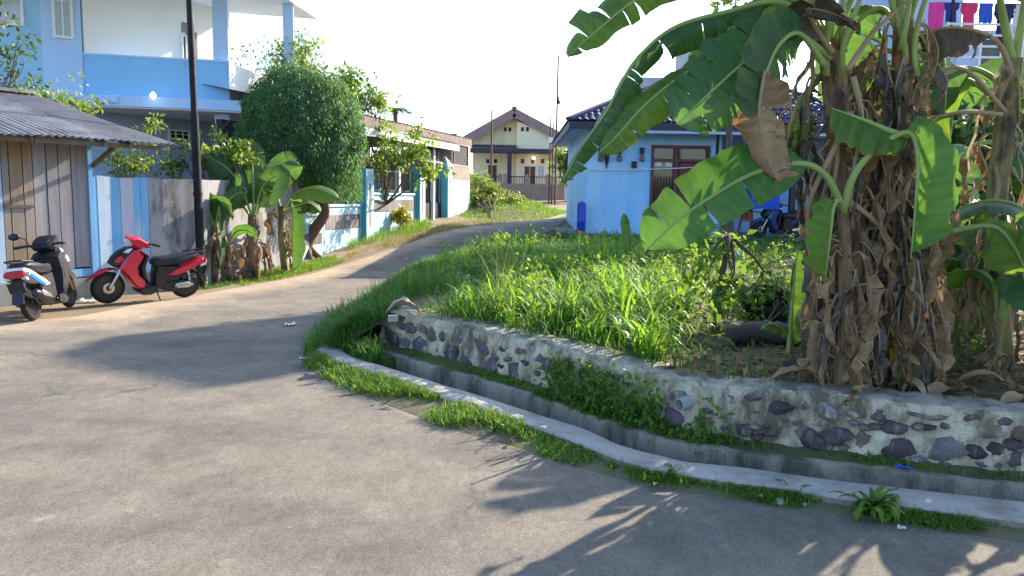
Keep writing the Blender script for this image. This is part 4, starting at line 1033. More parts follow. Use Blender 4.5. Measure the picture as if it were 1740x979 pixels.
for u in (uc + .3, ue_ - .4): mb = MB(); mb.bar(LP.P(u, zt1, .2), LP.P(u, 6.9, .2), .06); mb.build('line_post', M_iron, lh)
mb = MB(); mb.bar(LP.P(uc + .3, 6.75, .2), LP.P(ue_ - .4, 6.75, .2), .018); mb.build('washing_line', M_iron, lh)
win_m(LP, 11.6, 12.8, 2.0, 3.4, lh, M_whiteboard, M_dkglass, .0, mull=1)
def garment(kind, u, w, h, mat, label):
    rows = []; n = 12; rs_ = random.Random(int(u * 100))
    for k in range(9):
        t = k / 8; row = []
        for j in range(n + 1):
            s = j / n - .5
            wid = w * (1 - .12 * t if kind == 'cloth' else (1.0 if t < .35 else .62 + .05 * t))
            row.append(LP.P(u + s * wid, 6.76 - h * t, .2 + .035 * math.sin(s * 14 + u) * t + .02 * math.sin(t * 5 + s * 7)))
        rows.append(row)
    mb = MB(); mb.sheet(rows); mb.sheet([[p + Vector((0, .012, 0)) for p in r] for r in rows])
    c = rows[0][n // 2]
    tag(mb.build('hanging_garment', mat, smooth=True, loc=tuple(c)), label, 'laundry', 'washing hung on the terrace line')
for (x, w, h, kind, c, lab) in ((1585, .42, .75, 'cloth', (.75, .05, .30), 'hot pink cloth hung on the terrace washing line'), (1610, .40, .55, 'shirt', (.02, .03, .22), 'navy blue shirt on the line beside the hot pink cloth'), (1640, .44, .80, 'shirt', (.70, .03, .12), 'crimson shirt drying on the terrace line'), (1668, .36, .5, 'cloth', (.03, .10, .50), 'bright blue cloth on the line beside the crimson shirt'), (1700, .55, 1.1, 'shirt', (.015, .02, .06), 'near-black long garment hanging lowest on the line'), (1728, .42, .9, 'cloth', (.65, .55, .56), 'pale patterned towel at the end of the line')):
    garment(kind, LP.hit(x, 20)[0], w, h, plain('laundry_' + lab.split()[0] + lab.split()[1], c, .8), lab)
# ================================================================== scooters
M_tyre = surf('tyre_rubber', (.022, .021, .022), (.012, .012, .013), 12, .85, .5, 60)
M_alloy = plain('dark_alloy', (.05, .05, .055), .35, .8)
M_silver = plain('silver_alloy', (.55, .55, .56), .3, .9)
M_bplastic = plain('black_plastic', (.014, .014, .018), .45)
M_seatv = surf('seat_vinyl', (.022, .022, .028), (.015, .015, .02), 10, .42, .3, 80)
M_lens = plain('clear_lens', (.65, .68, .70), .08, 0, .8)
M_redlens = plain('red_lens', (.50, .01, .015), .12, 0, .8)
M_gold = plain('gold_fork', (.50, .35, .12), .3, .8)
def wheel(t, x, r, rim_m, nm):
    mb = MB(); pr = []
    for k in range(13):
        a = math.pi * (k / 12) ; pr.append((r - .045 + .045 * math.sin(a), -.045 * math.cos(a)))
    prof = [(r - .062, -.034)] + pr + [(r - .062, .034)]
    mb.lathe((x, 0, r), prof, 32, 'Y'); tt = mb.build('wheel', M_tyre, t, smooth=50, world=False)
    mb = MB(); mb.lathe((x, 0, r), [(r - .058, -.036), (r - .075, -.030), (r - .080, 0), (r - .075, .030), (r - .058, .036)], 32, 'Y'); mb.build('rim', rim_m, tt, smooth=40, world=False)
    for k in range(5):
        a = 2 * math.pi * k / 5 + .3; c, s = math.cos(a), math.sin(a); mb = MB()
        mb.bar((x + .03 * c, 0, r + .03 * s), (x + (r - .072) * c, 0, r + (r - .072) * s), .030, .035); mb.build('spoke', rim_m, tt, world=False)
    mb = MB(); mb.lathe((x, 0, r), [(.035, -.055), (.045, -.04), (.045, .04), (.035, .055)], 14, 'Y'); mb.build('hub', rim_m, tt, smooth=40, world=False)
    return tt
def scooter(label, loc, rz, body, accent, trim, seat_m=None, lean=R(7)):
    t = thing('motor_scooter', label, 'scooter', loc, None, 0)
    t.scale = (trim.get('scale', .87),) * 3
    cowl = trim.get('cowl', body); shield = trim.get('shield', body)
    t.rotation_euler = (Matrix.Rotation(rz, 3, 'Z') @ Matrix.Rotation(-lean, 3, 'X')).to_euler()
    def P(nm, out, w, mat, y0=0, ins=.84, parent=None, M=None, sm=38):
        mb = MB(); mb.pillow(out, w, y0, ins, M=M); return mb.build(nm, mat, parent or t, smooth=sm, world=False)
    r = .265; wheel(t, .63, r, M_alloy, 'f'); wheel(t, -.63, r, M_alloy, 'r')
    mb = MB(); mb.lathe((.63, .05, r), [(.09, 0), (.09, .006), (.05, .006), (.05, 0)], 20, 'Y'); mb.build('brake_disc', M_silver, t, world=False)
    # front fender: arched
    rows = []
    for k in range(13):
        a = R(28 + 128 * k / 12); rr_ = .305 + .03 * math.sin(math.pi * k / 12); w = .075 * (.35 + .65 * math.sin(math.pi * min(1, (k + 1) / 9)))
        rows.append([Vector((.63 + rr_ * math.cos(a) + (.05 if k < 2 else 0), y, r + (rr_ - abs(y / .075) ** 2 * .05) * math.sin(a))) for y in np.linspace(-w, w, 7)])
    mb = MB(); mb.sheet(rows); mb.sheet([[p - Vector((0, 0, .012)) for p in q] for q in rows]); mb.build('front_fender', body, t, smooth=50, world=False)
    for s in (-1, 1):
        mb = MB(); mb.tube([(.63, s * .082, r), (.50, s * .082, .50)], [.022, .026], 10); mb.tube([(.50, s * .082, .50), (.40, s * .06, .72)], [.017, .017], 8); mb.build('fork', M_gold if accent is not None else M_silver, t, smooth=40, world=False)
    # front nose, headlight, leg shield
    P('leg_shield', [(.50, .60), (.44, .74), (.30, .88), (.18, .92), (.10, .84), (.22, .64), (.20, .46), (.08, .34), (.07, .24), (.16, .20), (.28, .30), (.38, .46)], .165, shield, ins=.80)
    P('inner_panel', [(.17, .90), (.08, .83), (.17, .62), (.14, .44), (.04, .32), (.02, .30), (.09, .46), (.11, .62), (.04, .82)], .185, M_bplastic, ins=.9)
    nose = P('front_nose', [(.62, .66), (.57, .76), (.47, .86), (.34, .93), (.24, .92), (.34, .78), (.46, .64), (.54, .60)], .125, M_bplastic, ins=.72)
    P('nose_panel', [(.585, .70), (.54, .78), (.46, .82), (.42, .76), (.50, .68)], .135, body, parent=nose, ins=.8)
    for s in (-1, 1): P('turn_signal', [(.44, .86), (.36, .915), (.28, .92), (.36, .84)], .03, M_lens, s * .10, parent=nose)
    # handlebar cowl
    ck = P('handlebar_cowl', [(.36, 1.10), (.28, 1.12), (.16, 1.09), (.02, 1.00), (-.02, .95), (.04, .91), (.16, .90), (.27, .93)], .15, cowl, ins=.62)
    P('headlight', [(.375, 1.07), (.33, 1.085), (.27, .97), (.30, .945)], .09, M_lens, parent=ck, ins=.8)
    P('instrument_panel', [(.20, 1.105), (.04, 1.03), (.03, 1.01), (.19, 1.08)], .085, M_bplastic, parent=ck, ins=.85)
    for s in (-1, 1):
        mb = MB(); mb.tube([(.10, s * .13, .985), (.02, s * .22, .995), (-.05, s * .34, .985)], [.017, .020, .020], 10); gp_ = mb.build('grip', M_bplastic, t, smooth=40, world=False)
        mb = MB(); mb.tube([(.09, s * .17, .985), (.08, s * .26, .975), (.02, s * .35, .965)], [.007, .007, .008], 6); mb.build('brake_lever', M_silver, gp_, smooth=40, world=False)
    # mirrors
    for s in trim.get('mirrors', ()):
        mb = MB(); mb.tube([(.10, s * .18, 1.0), (.12, s * .24, 1.10), (.10, s * .30, 1.13)], .007, 6); ms = mb.build('mirror_stem', M_bplastic, t, smooth=40, world=False)
        mb = MB(); mb.lathe((.09, s * .36, 1.14), [(0, -.012), (.05, -.014), (.065, 0), (.05, .018), (0, .028)], 16, 'X', M=Matrix.Diagonal((1, 1.25, .8))); mb.build('mirror', M_bplastic, ms, smooth=True, world=False)
    # floorboard and underbody
    P('floorboard', [(.22, .19), (.12, .25), (-.06, .28), (-.10, .26), (-.12, .19), (0, .13), (.14, .13)], .17, M_bplastic, ins=.93)
    P('underbody', [(-.06, .27), (-.06, .46), (-.10, .62), (-.40, .60), (-.66, .58), (-.62, .48), (-.50, .38), (-.36, .24), (-.20, .18)], .135, M_bplastic, ins=.9)
    # side panels + tail
    tail = P('side_panel', [(-.20, .42), (-.36, .52), (-.56, .60), (-.78, .70), (-.90, .745), (-.92, .70), (-.88, .63), (-.74, .55), (-.56, .47), (-.38, .42)], .155, body, ins=.80)
    if accent is not None:
        for s in (-1, 1): P('stripe', [(-.40, .46), (-.62, .565), (-.86, .69), (-.89, .64), (-.72, .54), (-.50, .45)], .008, accent, s * .155, parent=tail)
    P('tail_light', [(-.86, .66), (-.93, .71), (-.955, .67), (-.93, .61), (-.87, .60)], .115, M_redlens, parent=tail, ins=.8)
    for s in (-1, 1): P('rear_signal', [(-.84, .60), (-.93, .63), (-.92, .59), (-.85, .56)], .03, M_lens, s * .10, parent=tail)
    # seat
    P('seat', [(-.03, .64), (-.05, .70), (-.12, .735), (-.34, .745), (-.52, .785), (-.74, .805), (-.83, .785), (-.84, .755), (-.70, .68), (-.48, .61), (-.20, .60), (-.06, .60)], .135, M_seatv, ins=.80, sm=60)
    mb = MB(); mb.tube([(-.62, -.12, .80), (-.90, -.10, .83), (-.96, 0, .84), (-.90, .10, .83), (-.62, .12, .80)], .014, 8); mb.build('grab_rail', M_bplastic, t, smooth=40, world=False)
    # engine, swing arm, exhaust, shock, rear mudguard, plate, stands
    P('crankcase', [(-.22, .18), (-.24, .32), (-.50, .36), (-.72, .33), (-.74, .22), (-.60, .18), (-.40, .14)], .06, M_alloy, .10)
    P('transmission_cover', [(-.36, .22), (-.40, .30), (-.62, .32), (-.70, .27), (-.62, .22)], .02, M_silver, .165)
    P('air_box', [(-.52, .36), (-.50, .45), (-.74, .45), (-.78, .37)], .04, M_bplastic, .11)
    mb = MB(); mb.tube([(-.18, -.10, .18), (-.34, -.13, .17), (-.42, -.15, .22)], .02, 10); mb.tube([(-.42, -.155, .22), (-.46, -.16, .245), (-.80, -.17, .38), (-.86, -.17, .40)], [.035, .062, .062, .04], 14); ex = mb.build('exhaust', M_alloy, t, smooth=40, world=False)
    P('heat_shield', [(-.48, .27), (-.50, .32), (-.74, .42), (-.78, .40), (-.74, .34)], .012, M_silver, -.225, parent=ex)
    mb = MB(); mb.tube([(-.66, .13, .30), (-.60, .13, .56)], .024, 10); mb.build('rear_shock', M_silver, t, smooth=40, world=False)
    P('mudguard', [(-.78, .60), (-.86, .60), (-.93, .44), (-1.0, .27), (-.97, .26), (-.88, .42)], .07, M_bplastic, ins=.95)
    mb = MB(); Mr = Matrix.Rotation(R(-24), 3, 'Y'); mb.box((-.945, 0, .48), (.006, .20, .15), M=Mr); mb.build('number_plate', trim.get('plate', M_bplastic), t, world=False)
    mb = MB(); mb.tube([(-.10, .12, .17), (-.13, .19, .05), (-.14, .24, -.005)], [.011, .011, .013], 8); mb.bar((-.14, .22, .002), (-.15, .28, .0), .03, .012); mb.build('side_stand', M_bplastic, t, smooth=40, world=False)
    for s in (-1, 1): mb = MB(); mb.tube([(-.36, s * .12, .23), (-.38, s * .25, .25)], .012, 6); mb.build('foot_peg', M_bplastic, t, smooth=40, world=False)
    return t
M_redpaint = plain('red_scooter_paint', (.60, .010, .035), .28, 0, .6, .6)
M_whitepaint = plain('white_scooter_paint', (.80, .81, .84), .25, 0, .6, .6)
M_bstripe = plain('blue_scooter_stripe', (.02, .14, .55), .3, 0, .6, .4)
M_dkblue = plain('dark_blue_scooter_paint', (.02, .05, .16), .3, 0, .6, .4)
pf, pr_ = at_g(182, 516), at_g(315, 505); d = (pf - pr_); ang = math.atan2(d.y, d.x); c = (pf + pr_) / 2
scooter('red scooter with black seat parked by the striped board wall', (c.x, c.y, 0), ang, M_redpaint, None, {'plate': M_alloy})
bp = at_g(52, 547); ang = R(100)
dv = Vector((math.cos(ang), math.sin(ang), 0)); c = bp + dv * .66
scooter('white and blue scooter with red tail light parked by the plank stall', (c.x, c.y, 0), ang, M_whitepaint, M_bstripe, {'mirrors': (1,), 'cowl': M_bplastic, 'shield': M_bplastic, 'scale': .90})
cp = at_y(1318, 405, 19.55); scooter('dark blue scooter standing on the porch of the blue bungalow', (cp.x, 19.5, fz), R(200), M_dkblue, None, {})
cb = at_y(1306, 340, 18.95)
mb = MB(); rows = []
for k in range(9):
    a = math.pi * k / 8; rows.append([Vector((cb.x + x, 19.5 + .32 * math.cos(a), fz + .98 + .28 * math.sin(a) - (.25 if k in (0, 8) else 0) + .03 * noise.noise(Vector((x * 4, k, 0))))) for x in np.linspace(-.36, .36, 9)])
mb.sheet(rows); mb.poly([r[0] for r in rows]); mb.poly([r[-1] for r in rows])
tag(mb.build('tarpaulin', M_tarp, smooth=50, loc=(cb.x, 19.5, fz + .98)), 'royal blue tarpaulin draped over the porch scooter', 'tarpaulin')
# ================================================================== vegetation builders
def np_mesh(name, V, Fq, mat, parent=None, attrs=None, smooth=True, loc=None):
    """V (n,3), Fq (m,4) quads or (m,3) tris"""
    V = np.asarray(V, dtype=np.float32); Fq = np.asarray(Fq, dtype=np.int32); k = Fq.shape[1]
    off = np.zeros(3, dtype=np.float32)
    if parent is not None: off = np.array(base_of(parent), dtype=np.float32)
    elif loc is not None: off = np.array(loc, dtype=np.float32)
    me = bpy.data.meshes.new(name); me.vertices.add(len(V)); me.vertices.foreach_set('co', (V - off).ravel())
    me.loops.add(Fq.size); me.loops.foreach_set('vertex_index', Fq.ravel())
    me.polygons.add(len(Fq)); me.polygons.foreach_set('loop_start', np.arange(0, Fq.size, k, dtype=np.int32)); me.polygons.foreach_set('loop_total', np.full(len(Fq), k, dtype=np.int32))
    if smooth: me.polygons.foreach_set('use_smooth', np.ones(len(Fq), dtype=bool))
    for n, a in (attrs or {}).items():
        at = me.attributes.new(n, 'FLOAT', 'POINT'); at.data.foreach_set('value', np.asarray(a, dtype=np.float32))
    me.update(calc_edges=True); me.validate()
    me.materials.append(mat)
    o = bpy.data.objects.new(name, me); col.objects.link(o)
    if parent is not None: o.parent = parent
    elif loc is not None: o.location = loc
    return o
def leaf_cloud(C, size, rng, down=0.0, up=.35, aspect=.45, dirs=None, fold=.25):
    """one folded 6-vertex leaf for each centre; returns V, F(quads), v"""
    n = len(C); size = np.broadcast_to(size, (n,)) * rng.uniform(.6, 1.25, n)
    T = rng.normal(size=(n, 3)) if dirs is None else dirs + rng.normal(scale=.35, size=(n, 3))
    T[:, 2] += -down; T /= np.linalg.norm(T, axis=1)[:, None] + 1e-9
    U = rng.normal(size=(n, 3)); U[:, 2] += up * 3
    S = np.cross(T, U); S /= np.linalg.norm(S, axis=1)[:, None] + 1e-9
    N = np.cross(S, T); L = size[:, None]; W = L * aspect * .5
    b = C; t = C + T * L - N * L * .12; m1 = C + T * L * .45
    a1 = m1 + S * W + N * W * fold; a2 = m1 - S * W + N * W * fold
    mid = C + T * L * .5
    V = np.stack([b, a1, t, mid, a2], axis=1).reshape(-1, 3)
    i = np.arange(n)[:, None] * 5
    Fq = np.concatenate([i + [0, 1, 2, 3], i + [0, 3, 2, 4]], axis=0)
    v = np.repeat(rng.uniform(0, 1, n), 5)
    return V, Fq, v
def blades(P, H, W, rng, bend=.6, segs=4, az=None, lean=.25, tilt=None):
    """grass blades: roots P (n,3), heights H, widths W"""
    n = len(P); az = rng.uniform(0, 2 * np.pi, n) if az is None else az
    D = np.stack([np.cos(az), np.sin(az), np.zeros(n)], 1); S = np.stack([-np.sin(az), np.cos(az), np.zeros(n)], 1)
    bend = bend * rng.uniform(.3, 1.3, n); lean = lean * rng.uniform(0, 1.5, n)
    H = np.broadcast_to(H, (n,)); W = np.broadcast_to(W, (n,)); rows = []
    x = np.zeros(n); z = np.zeros(n); ang = lean.copy()
    for k in range(segs + 1):
        t = k / segs; w = W * (1 - t ** 2.2) * (.55 + .9 * min(t * 3, .5)) + .0004
        c = P + D * x[:, None] + np.stack([np.zeros(n), np.zeros(n), z], 1)
        rows.append(c + S * w[:, None] * .5); rows.append(c - S * w[:, None] * .5)
        st = H / segs; x = x + np.sin(ang) * st; z = z + np.cos(ang) * st; ang = ang + bend * (1.6 * (k + 1) / segs)
    V = np.stack(rows, 1).reshape(-1, 3); m = 2 * (segs + 1); i = np.arange(n)[:, None] * m
    Fq = np.concatenate([i + [2 * k, 2 * k + 1, 2 * k + 3, 2 * k + 2] for k in range(segs)], 0)
    return V, Fq, np.repeat(rng.uniform(0, 1, n), m)
def merge(parts):
    V, Fq, v, o = [], [], [], 0
    for (a, f, c) in parts: V.append(a); Fq.append(f + o); v.append(c); o += len(a)
    return np.concatenate(V), np.concatenate(Fq), np.concatenate(v)
def limbs(mb, base, tips, r0, rng, n=7, bow=.15):
    for t in tips:
        b = Vector(base); t = Vector(t); m = b.lerp(t, .5) + Vector(rng.normal(size=3)) * (t - b).length * bow
        mb.tube(resample([b, m, t], 6), [r0 * (1 - .8 * k / 5) for k in range(6)], n)

G_banana = foliage('banana_leaf', (.085, .20, .035), (.035, .105, .022), (.38, .60, .05), .40, .48, .35, dry=(.58, .40, .05), dry_pos=.74, nscale=1.5, veins=.26)
G_banana2 = foliage('banana_leaf_bluish', (.06, .155, .055), (.028, .085, .035), (.20, .40, .06), .33, .46, .38, dry=(.33, .22, .09), dry_pos=.76, nscale=1.5, veins=.24)
G_bright = foliage('young_banana_leaf', (.065, .20, .038), (.032, .115, .026), (.20, .42, .05), .30, .45, .35, dry=(.65, .50, .06), dry_pos=.80, veins=.24)
G_street = foliage('street_banana_leaf', (.05, .135, .035), (.022, .07, .022), (.16, .34, .05), .28, .48, .35, dry=(.40, .30, .08), dry_pos=.76, nscale=1.5, veins=.24)
G_dead = foliage('dry_banana_leaf', (.47, .335, .20), (.19, .125, .075), (.42, .25, .10), .22, .8, .15, nscale=5, veins=.22)
G_deadgrey = foliage('dark_withered_leaf', (.22, .19, .165), (.085, .072, .065), (.16, .12, .08), .15, .85, .1, nscale=4, veins=.22)
M_rib = surf('leaf_midrib', (.30, .38, .12), (.20, .27, .08), 4, .5, .1, 20)
M_ribdry = surf('dry_midrib', (.38, .29, .17), (.24, .17, .10), 4, .7, .2, 20)
M_stem = surf('banana_stem_skin', (.33, .30, .12), (.15, .125, .055), 3, .75, .5, 18, stretch=(7, 7, .6), stain=(.055, .04, .03), stain_scale=5, stain_pos=(.46, .60), stain2=((.30, .18, .09), 4, .56))
M_stemdry = surf('banana_dry_sheath', (.34, .22, .12), (.13, .085, .05), 4, .85, .6, 22, stretch=(7, 7, .5), stain=(.035, .028, .024), stain_scale=5, stain_pos=(.48, .6), stain2=((.32, .12, .045), 4, .58))

def banana_leaf(name, path, W, parent, mat, rib=M_rib, start=.18, facing=None, fold=.25, droop=.5, tear=.12, seed=0, crumple=.0, taper=1.0, twist=0.0, N=46, ribr=.018, one_side=0, wscale=(1, 1), ragged=.0):
    rs = random.Random(seed); pts = resample(path, N + 1)
    T = [(pts[min(i + 1, N)] - pts[max(i - 1, 0)]).normalized() for i in range(N + 1)]
    Nv = Vector(facing).normalized() if facing is not None else Vector((0, 0, 1))
    frames = []
    for i in range(N + 1):
        Nv = (Nv - T[i] * Nv.dot(T[i]))
        Nv = Nv.normalized() if Nv.length > 1e-4 else Vector((0, -1, 0))
        n2 = Matrix.Rotation(twist * i / N, 3, T[i]) @ Nv if twist else Nv
        frames.append((T[i].cross(n2).normalized(), n2))
    mb = MB(); vs, es, ss = [], [], []
    Ltot = sum((pts[i + 1] - pts[i]).length for i in range(N))
    i0 = int(N * start)
    def width(s): return W * max(0.02, (1 - abs(2 * s - 1) ** 3.2) ** .60) * (1 - (1 - taper) * s) * (1 + .10 * noise.noise(Vector((s * 7, seed * .7, 0))) + .05 * noise.noise(Vector((s * 23, seed * .7, 3))))
    A = 5; rv = rs.random()
    for side in ((-1, 1) if not one_side else (one_side,)):
        i = i0; wsd = wscale[0] if side < 0 else wscale[1]
        while i < N:
            # a strip between two tears
            j = i + 1
            while j < N and rs.random() > tear: j += 1
            da = rs.gauss(0, .16 if tear > .13 and not crumple else .32) if tear > .02 else rs.gauss(0, .05); strip_v = min(1, max(0, rv * .5 + rs.random() * .5)); torn = tear > .02
            cut = 1.0 - (rs.random() * ragged)
            base = len(mb.v); cnt = j - i + 1
            for k in range(i, j + 1):
                s = (k - i0) / (N - i0); w = width(s) * wsd * cut; S, Nn = frames[k]; c = pts[k]
                mid_s = ((i + j) / 2 - k) / max(1, cnt)
                for a in range(A):
                    r = a / (A - 1); an = fold + (droop + da) * r * (.6 + .4 * r)
                    # integrate the curved section simply
                    q = c + S * side * (w * r * math.cos(an * .7)) - Nn * (w * r * math.sin(an))
                    if torn: q += T[k] * (mid_s * r * .05 * (pts[j] - pts[i]).length * 2.2)
                    if crumple:
                        q += Vector((noise.noise(q * 9 + Vector((seed, 0, 0))), noise.noise(q * 9 + Vector((0, seed, 5))), noise.noise(q * 9 + Vector((7, 0, seed))))) * crumple * r
                    q += Nn * (.012 * math.sin(k * .9 + side) * r + .02 * noise.noise(Vector((k * .35, r * 2, seed)))*r)
                    mb.v.append(tuple(q)); vs.append(strip_v); es.append(r); ss.append(Ltot * k / N + r * w * .25)
            for k in range(cnt - 1):
                for a in range(A - 1):
                    x = base + k * A + a; mb.f.append((x, x + 1, x + A + 1, x + A)); mb.m.append(0)
            i = j
    nb = len(mb.v)
    mb.tube(pts, [ribr * (1.25 - 1.05 * k / N) for k in range(N + 1)], 6, m=1)
    ex = len(mb.v) - nb; vs += [.5] * ex; es += [0] * ex; ss += [0] * ex
    mb.a = {'v': vs, 'e': es, 's': ss}
    return mb.build(name, [mat, rib], parent, smooth='keep')
def stem(name, path, r0, r1, parent, mat, seed=0, n=18, rings=26, rough=.10):
    pts = resample(path, rings); mb = MB(); rows = []
    for k, p in enumerate(pts):
        t = k / (rings - 1); r = r0 + (r1 - r0) * t; row = []
        for j in range(n):
            a = 2 * math.pi * j / n
            d = 1 + rough * noise.noise(Vector((math.cos(a) * 2 + seed, math.sin(a) * 2, t * 2.5))) + rough * .9 * noise.noise(Vector((math.cos(a) * 5, math.sin(a) * 5 + seed, t * 7)))
            row.append(p + Vector((math.cos(a), math.sin(a), 0)) * r * d)
        rows.append(row)
    mb.sheet(rows, close=True); mb.poly(rows[-1]); return mb.build(name, mat, parent, smooth=True)
def PX(lst):   # [(x, y, Y), ...] pixel + distance -> points
    return [at_y(*p) for p in lst]
def dead_skirt(root, path, n, rs, r, zmin=.1, zmax=1.0, L=(.5, 1.1), mats=None, w=(.03, .085)):
    pts = resample(path, 40)
    for k in range(n):
        t = rs.uniform(zmin, zmax); p = pts[int(t * 39)]; a = rs.uniform(0, 2 * math.pi); d = Vector((math.cos(a), math.sin(a), 0))
        ln = rs.uniform(*L); ln = min(ln, (p.z - pts[0].z) * .98 + .05)
        if ln < .15: continue
        A_ = p + d * r * .8; B_ = p + d * (r + rs.uniform(.02, .14)) + Vector((0, 0, rs.uniform(-.05, .06))); C_ = B_ + d * rs.uniform(-.04, .08) + Vector((rs.uniform(-.1, .1), rs.uniform(-.1, .1), -ln * .5)); D_ = C_ + Vector((rs.uniform(-.08, .08), rs.uniform(-.08, .08), -ln * .5)) - d * .03
        mt = rs.choice(mats or [G_dead, G_dead, G_deadgrey])
        banana_leaf('dead_leaf', [A_, B_, C_, D_], rs.uniform(*w), root, mt, M_ribdry, .22, d, 1.05, rs.uniform(.2, 1.1), .22, rs.randint(0, 9999), crumple=.06, N=22, ribr=.007, ragged=.6)

G_tan = foliage('bleached_leaf_strip', (.56, .44, .32), (.32, .24, .17), (.5, .36, .2), .25, .85, .1, nscale=6)
def strands(root, path, n, rs, r):
    pts = resample(path, 40)
    for k in range(n):
        p = pts[rs.randint(8, 39)]; a = rs.uniform(0, 2 * math.pi); d = Vector((math.cos(a), math.sin(a), 0)); ln = min(rs.uniform(.25, .9), p.z - pts[0].z)
        q0 = p + d * r; side = Vector((-d.y, d.x, 0)); w = rs.uniform(.006, .022); P = [q0]; c = q0.copy()
        for j in range(7): c = c + Vector((rs.gauss(0, .018), rs.gauss(0, .018), -ln / 7)) + d * (.03 if j < 2 else -.004); P.append(c.copy())
        mb = MB(); rows = []
        for j, x in enumerate(P):
            tw = Matrix.Rotation(rs.uniform(-.5, .5) + j * .25, 3, 'Z') @ side; ww = w * (1 - .1 * j); rows.append([x + tw * ww, x + d * ww * .5, x - tw * ww])
        mb.sheet(rows); mb.a['v'] = [rs.random()] * len(mb.v); mb.build('dead_leaf', rs.choice([G_tan, G_tan, G_dead]), root, smooth='keep')
# ================================================================== banana clump behind the stone wall
def trunk_thing(name, label, path, r0, r1, mat, cat='banana plant', group='banana plants on the lot', seed=0):
    b = path[0]; t = thing(name, label, cat, (b.x, b.y, b.z), group); stem('trunk', path, r0, r1, t, mat, seed); return t
rs = random.Random(21)
def gpt(x, y): q = at_lot(x, y); q.z -= .03; return q
# A: main plant, centre-left trunk, carries most of the hero leaves
bA = gpt(1450, 652)
pathA = [bA, at_y(1446, 480, bA.y + .03), at_y(1436, 330, bA.y + .05), at_y(1425, 200, bA.y + .1), at_y(1410, 70, bA.y + .12)]
A_ = trunk_thing('banana_plant', 'tall banana plant with long ragged leaves arching over the road side of the clump', pathA, .125, .075, M_stemdry, seed=1)
Y = bA.y
kw = dict(parent=A_)
banana_leaf('leaf', PX([(1405, 60, Y + .1), (1340, -30, Y), (1210, -45, Y - .1), (1095, -8, Y - .2), (1015, 52, Y - .25), (964, 98, Y - .28)]), .27, mat=G_banana, start=.38, facing=(.35, -.75, .6), fold=.1, droop=.5, tear=.10, seed=3, wscale=(.35, 1.0), **kw)
banana_leaf('leaf', PX([(1408, 70, Y + .1), (1330, 5, Y), (1230, 22, Y - .05), (1140, 50, Y - .1), (1075, 110, Y - .15), (1030, 190, Y - .2), (985, 255, Y - .22), (955, 310, Y - .22)]), .20, mat=G_banana2, start=.2, facing=(.2, -.5, .8), fold=.35, droop=1.1, tear=.42, seed=8, ragged=.6, **kw)
banana_leaf('leaf', PX([(1410, 90, Y + .05), (1340, 40, Y - .05), (1250, 80, Y - .15), (1165, 125, Y - .25), (1095, 180, Y - .35), (1045, 235, Y - .4), (1015, 262, Y - .42)]), .23, mat=G_banana, start=.22, facing=(.25, -.55, .75), fold=.15, droop=.75, tear=.16, seed=12, wscale=(.55, 1.05), **kw)
banana_leaf('leaf', PX([(1412, 100, Y), (1345, 55, Y - .2), (1280, 95, Y - .35), (1215, 150, Y - .45), (1150, 212, Y - .5)]), .27, mat=G_banana2, start=.22, facing=(.1, -.9, .5), fold=.05, droop=.35, tear=.34, seed=15, ragged=.15, **kw)
banana_leaf('leaf', PX([(1400, 110, Y - .1), (1360, 58, Y - .25), (1325, 75, Y - .35), (1300, 130, Y - .4), (1285, 200, Y - .4)]), .20, mat=G_banana2, start=.3, facing=(-.3, -.8, .2), fold=.6, droop=.4, tear=.05, seed=16, **kw)
banana_leaf('dead_leaf', PX([(1300, 120, Y - .42), (1290, 190, Y - .42), (1300, 255, Y - .43), (1322, 310, Y - .43)]), .17, mat=G_dead, rib=M_ribdry, start=.02, facing=(-.3, -.9, .1), fold=.35, droop=.7, tear=.1, seed=17, crumple=.09, N=26, ribr=.01, **kw)
banana_leaf('leaf', PX([(1405, 80, Y + .15), (1360, 5, Y + .25), (1290, 5, Y + .3), (1225, 45, Y + .3), (1175, 120, Y + .3)]), .27, mat=G_banana, start=.2, facing=(.1, -.6, .7), fold=.15, droop=.5, tear=.14, seed=18, ragged=.2, **kw)
banana_leaf('leaf', PX([(1410, 90, Y + .25), (1370, 60, Y + .4), (1310, 80, Y + .5), (1265, 135, Y + .55), (1240, 200, Y + .55)]), .25, mat=G_banana2, start=.2, facing=(.1, -.7, .6), fold=.15, droop=.4, tear=.25, seed=19, ragged=.3, **kw)
banana_leaf('dead_leaf', PX([(1300, 20, Y - .1), (1292, 38, Y - .12), (1296, 60, Y - .12), (1285, 70, Y - .12)]), .06, mat=foliage('orange_dying_leaf', (.62, .30, .03), (.40, .14, .02), (.7, .4, .03), .35, .6, .2), rib=M_ribdry, start=.02, facing=(-.3, -.9, .1), fold=.5, droop=.5, tear=.1, seed=20, crumple=.03, N=16, ribr=.006, **kw)
# more crown leaves, some out of the top of the picture
for k, (az, L, el, W, mt) in enumerate([(20, 1.7, 70, .27, G_bright), (75, 1.8, 60, .28, G_banana), (130, 1.6, 62, .28, G_banana), (200, 1.5, 75, .25, G_bright), (-40, 1.6, 52, .27, G_banana2), (250, 1.3, 66, .24, G_banana)]):
    a = R(az); d = Vector((math.cos(a), math.sin(a), 0)); t0 = pathA[-1]; e = R(el)
    pts = [t0 - Vector((0, 0, .15)), t0 + d * .18 + Vector((0, 0, .35)), t0 + d * (L * .5 * math.cos(e) + .15) + Vector((0, 0, L * .55 * math.sin(e))), t0 + d * (L * .85) + Vector((0, 0, L * .6 * math.sin(e))), t0 + d * (L * 1.1) + Vector((0, 0, L * .35))]
    banana_leaf('leaf', pts, W, mat=mt, start=.25, facing=(0, 0, 1), fold=.2, droop=.5, tear=.12, seed=40 + k, **kw)
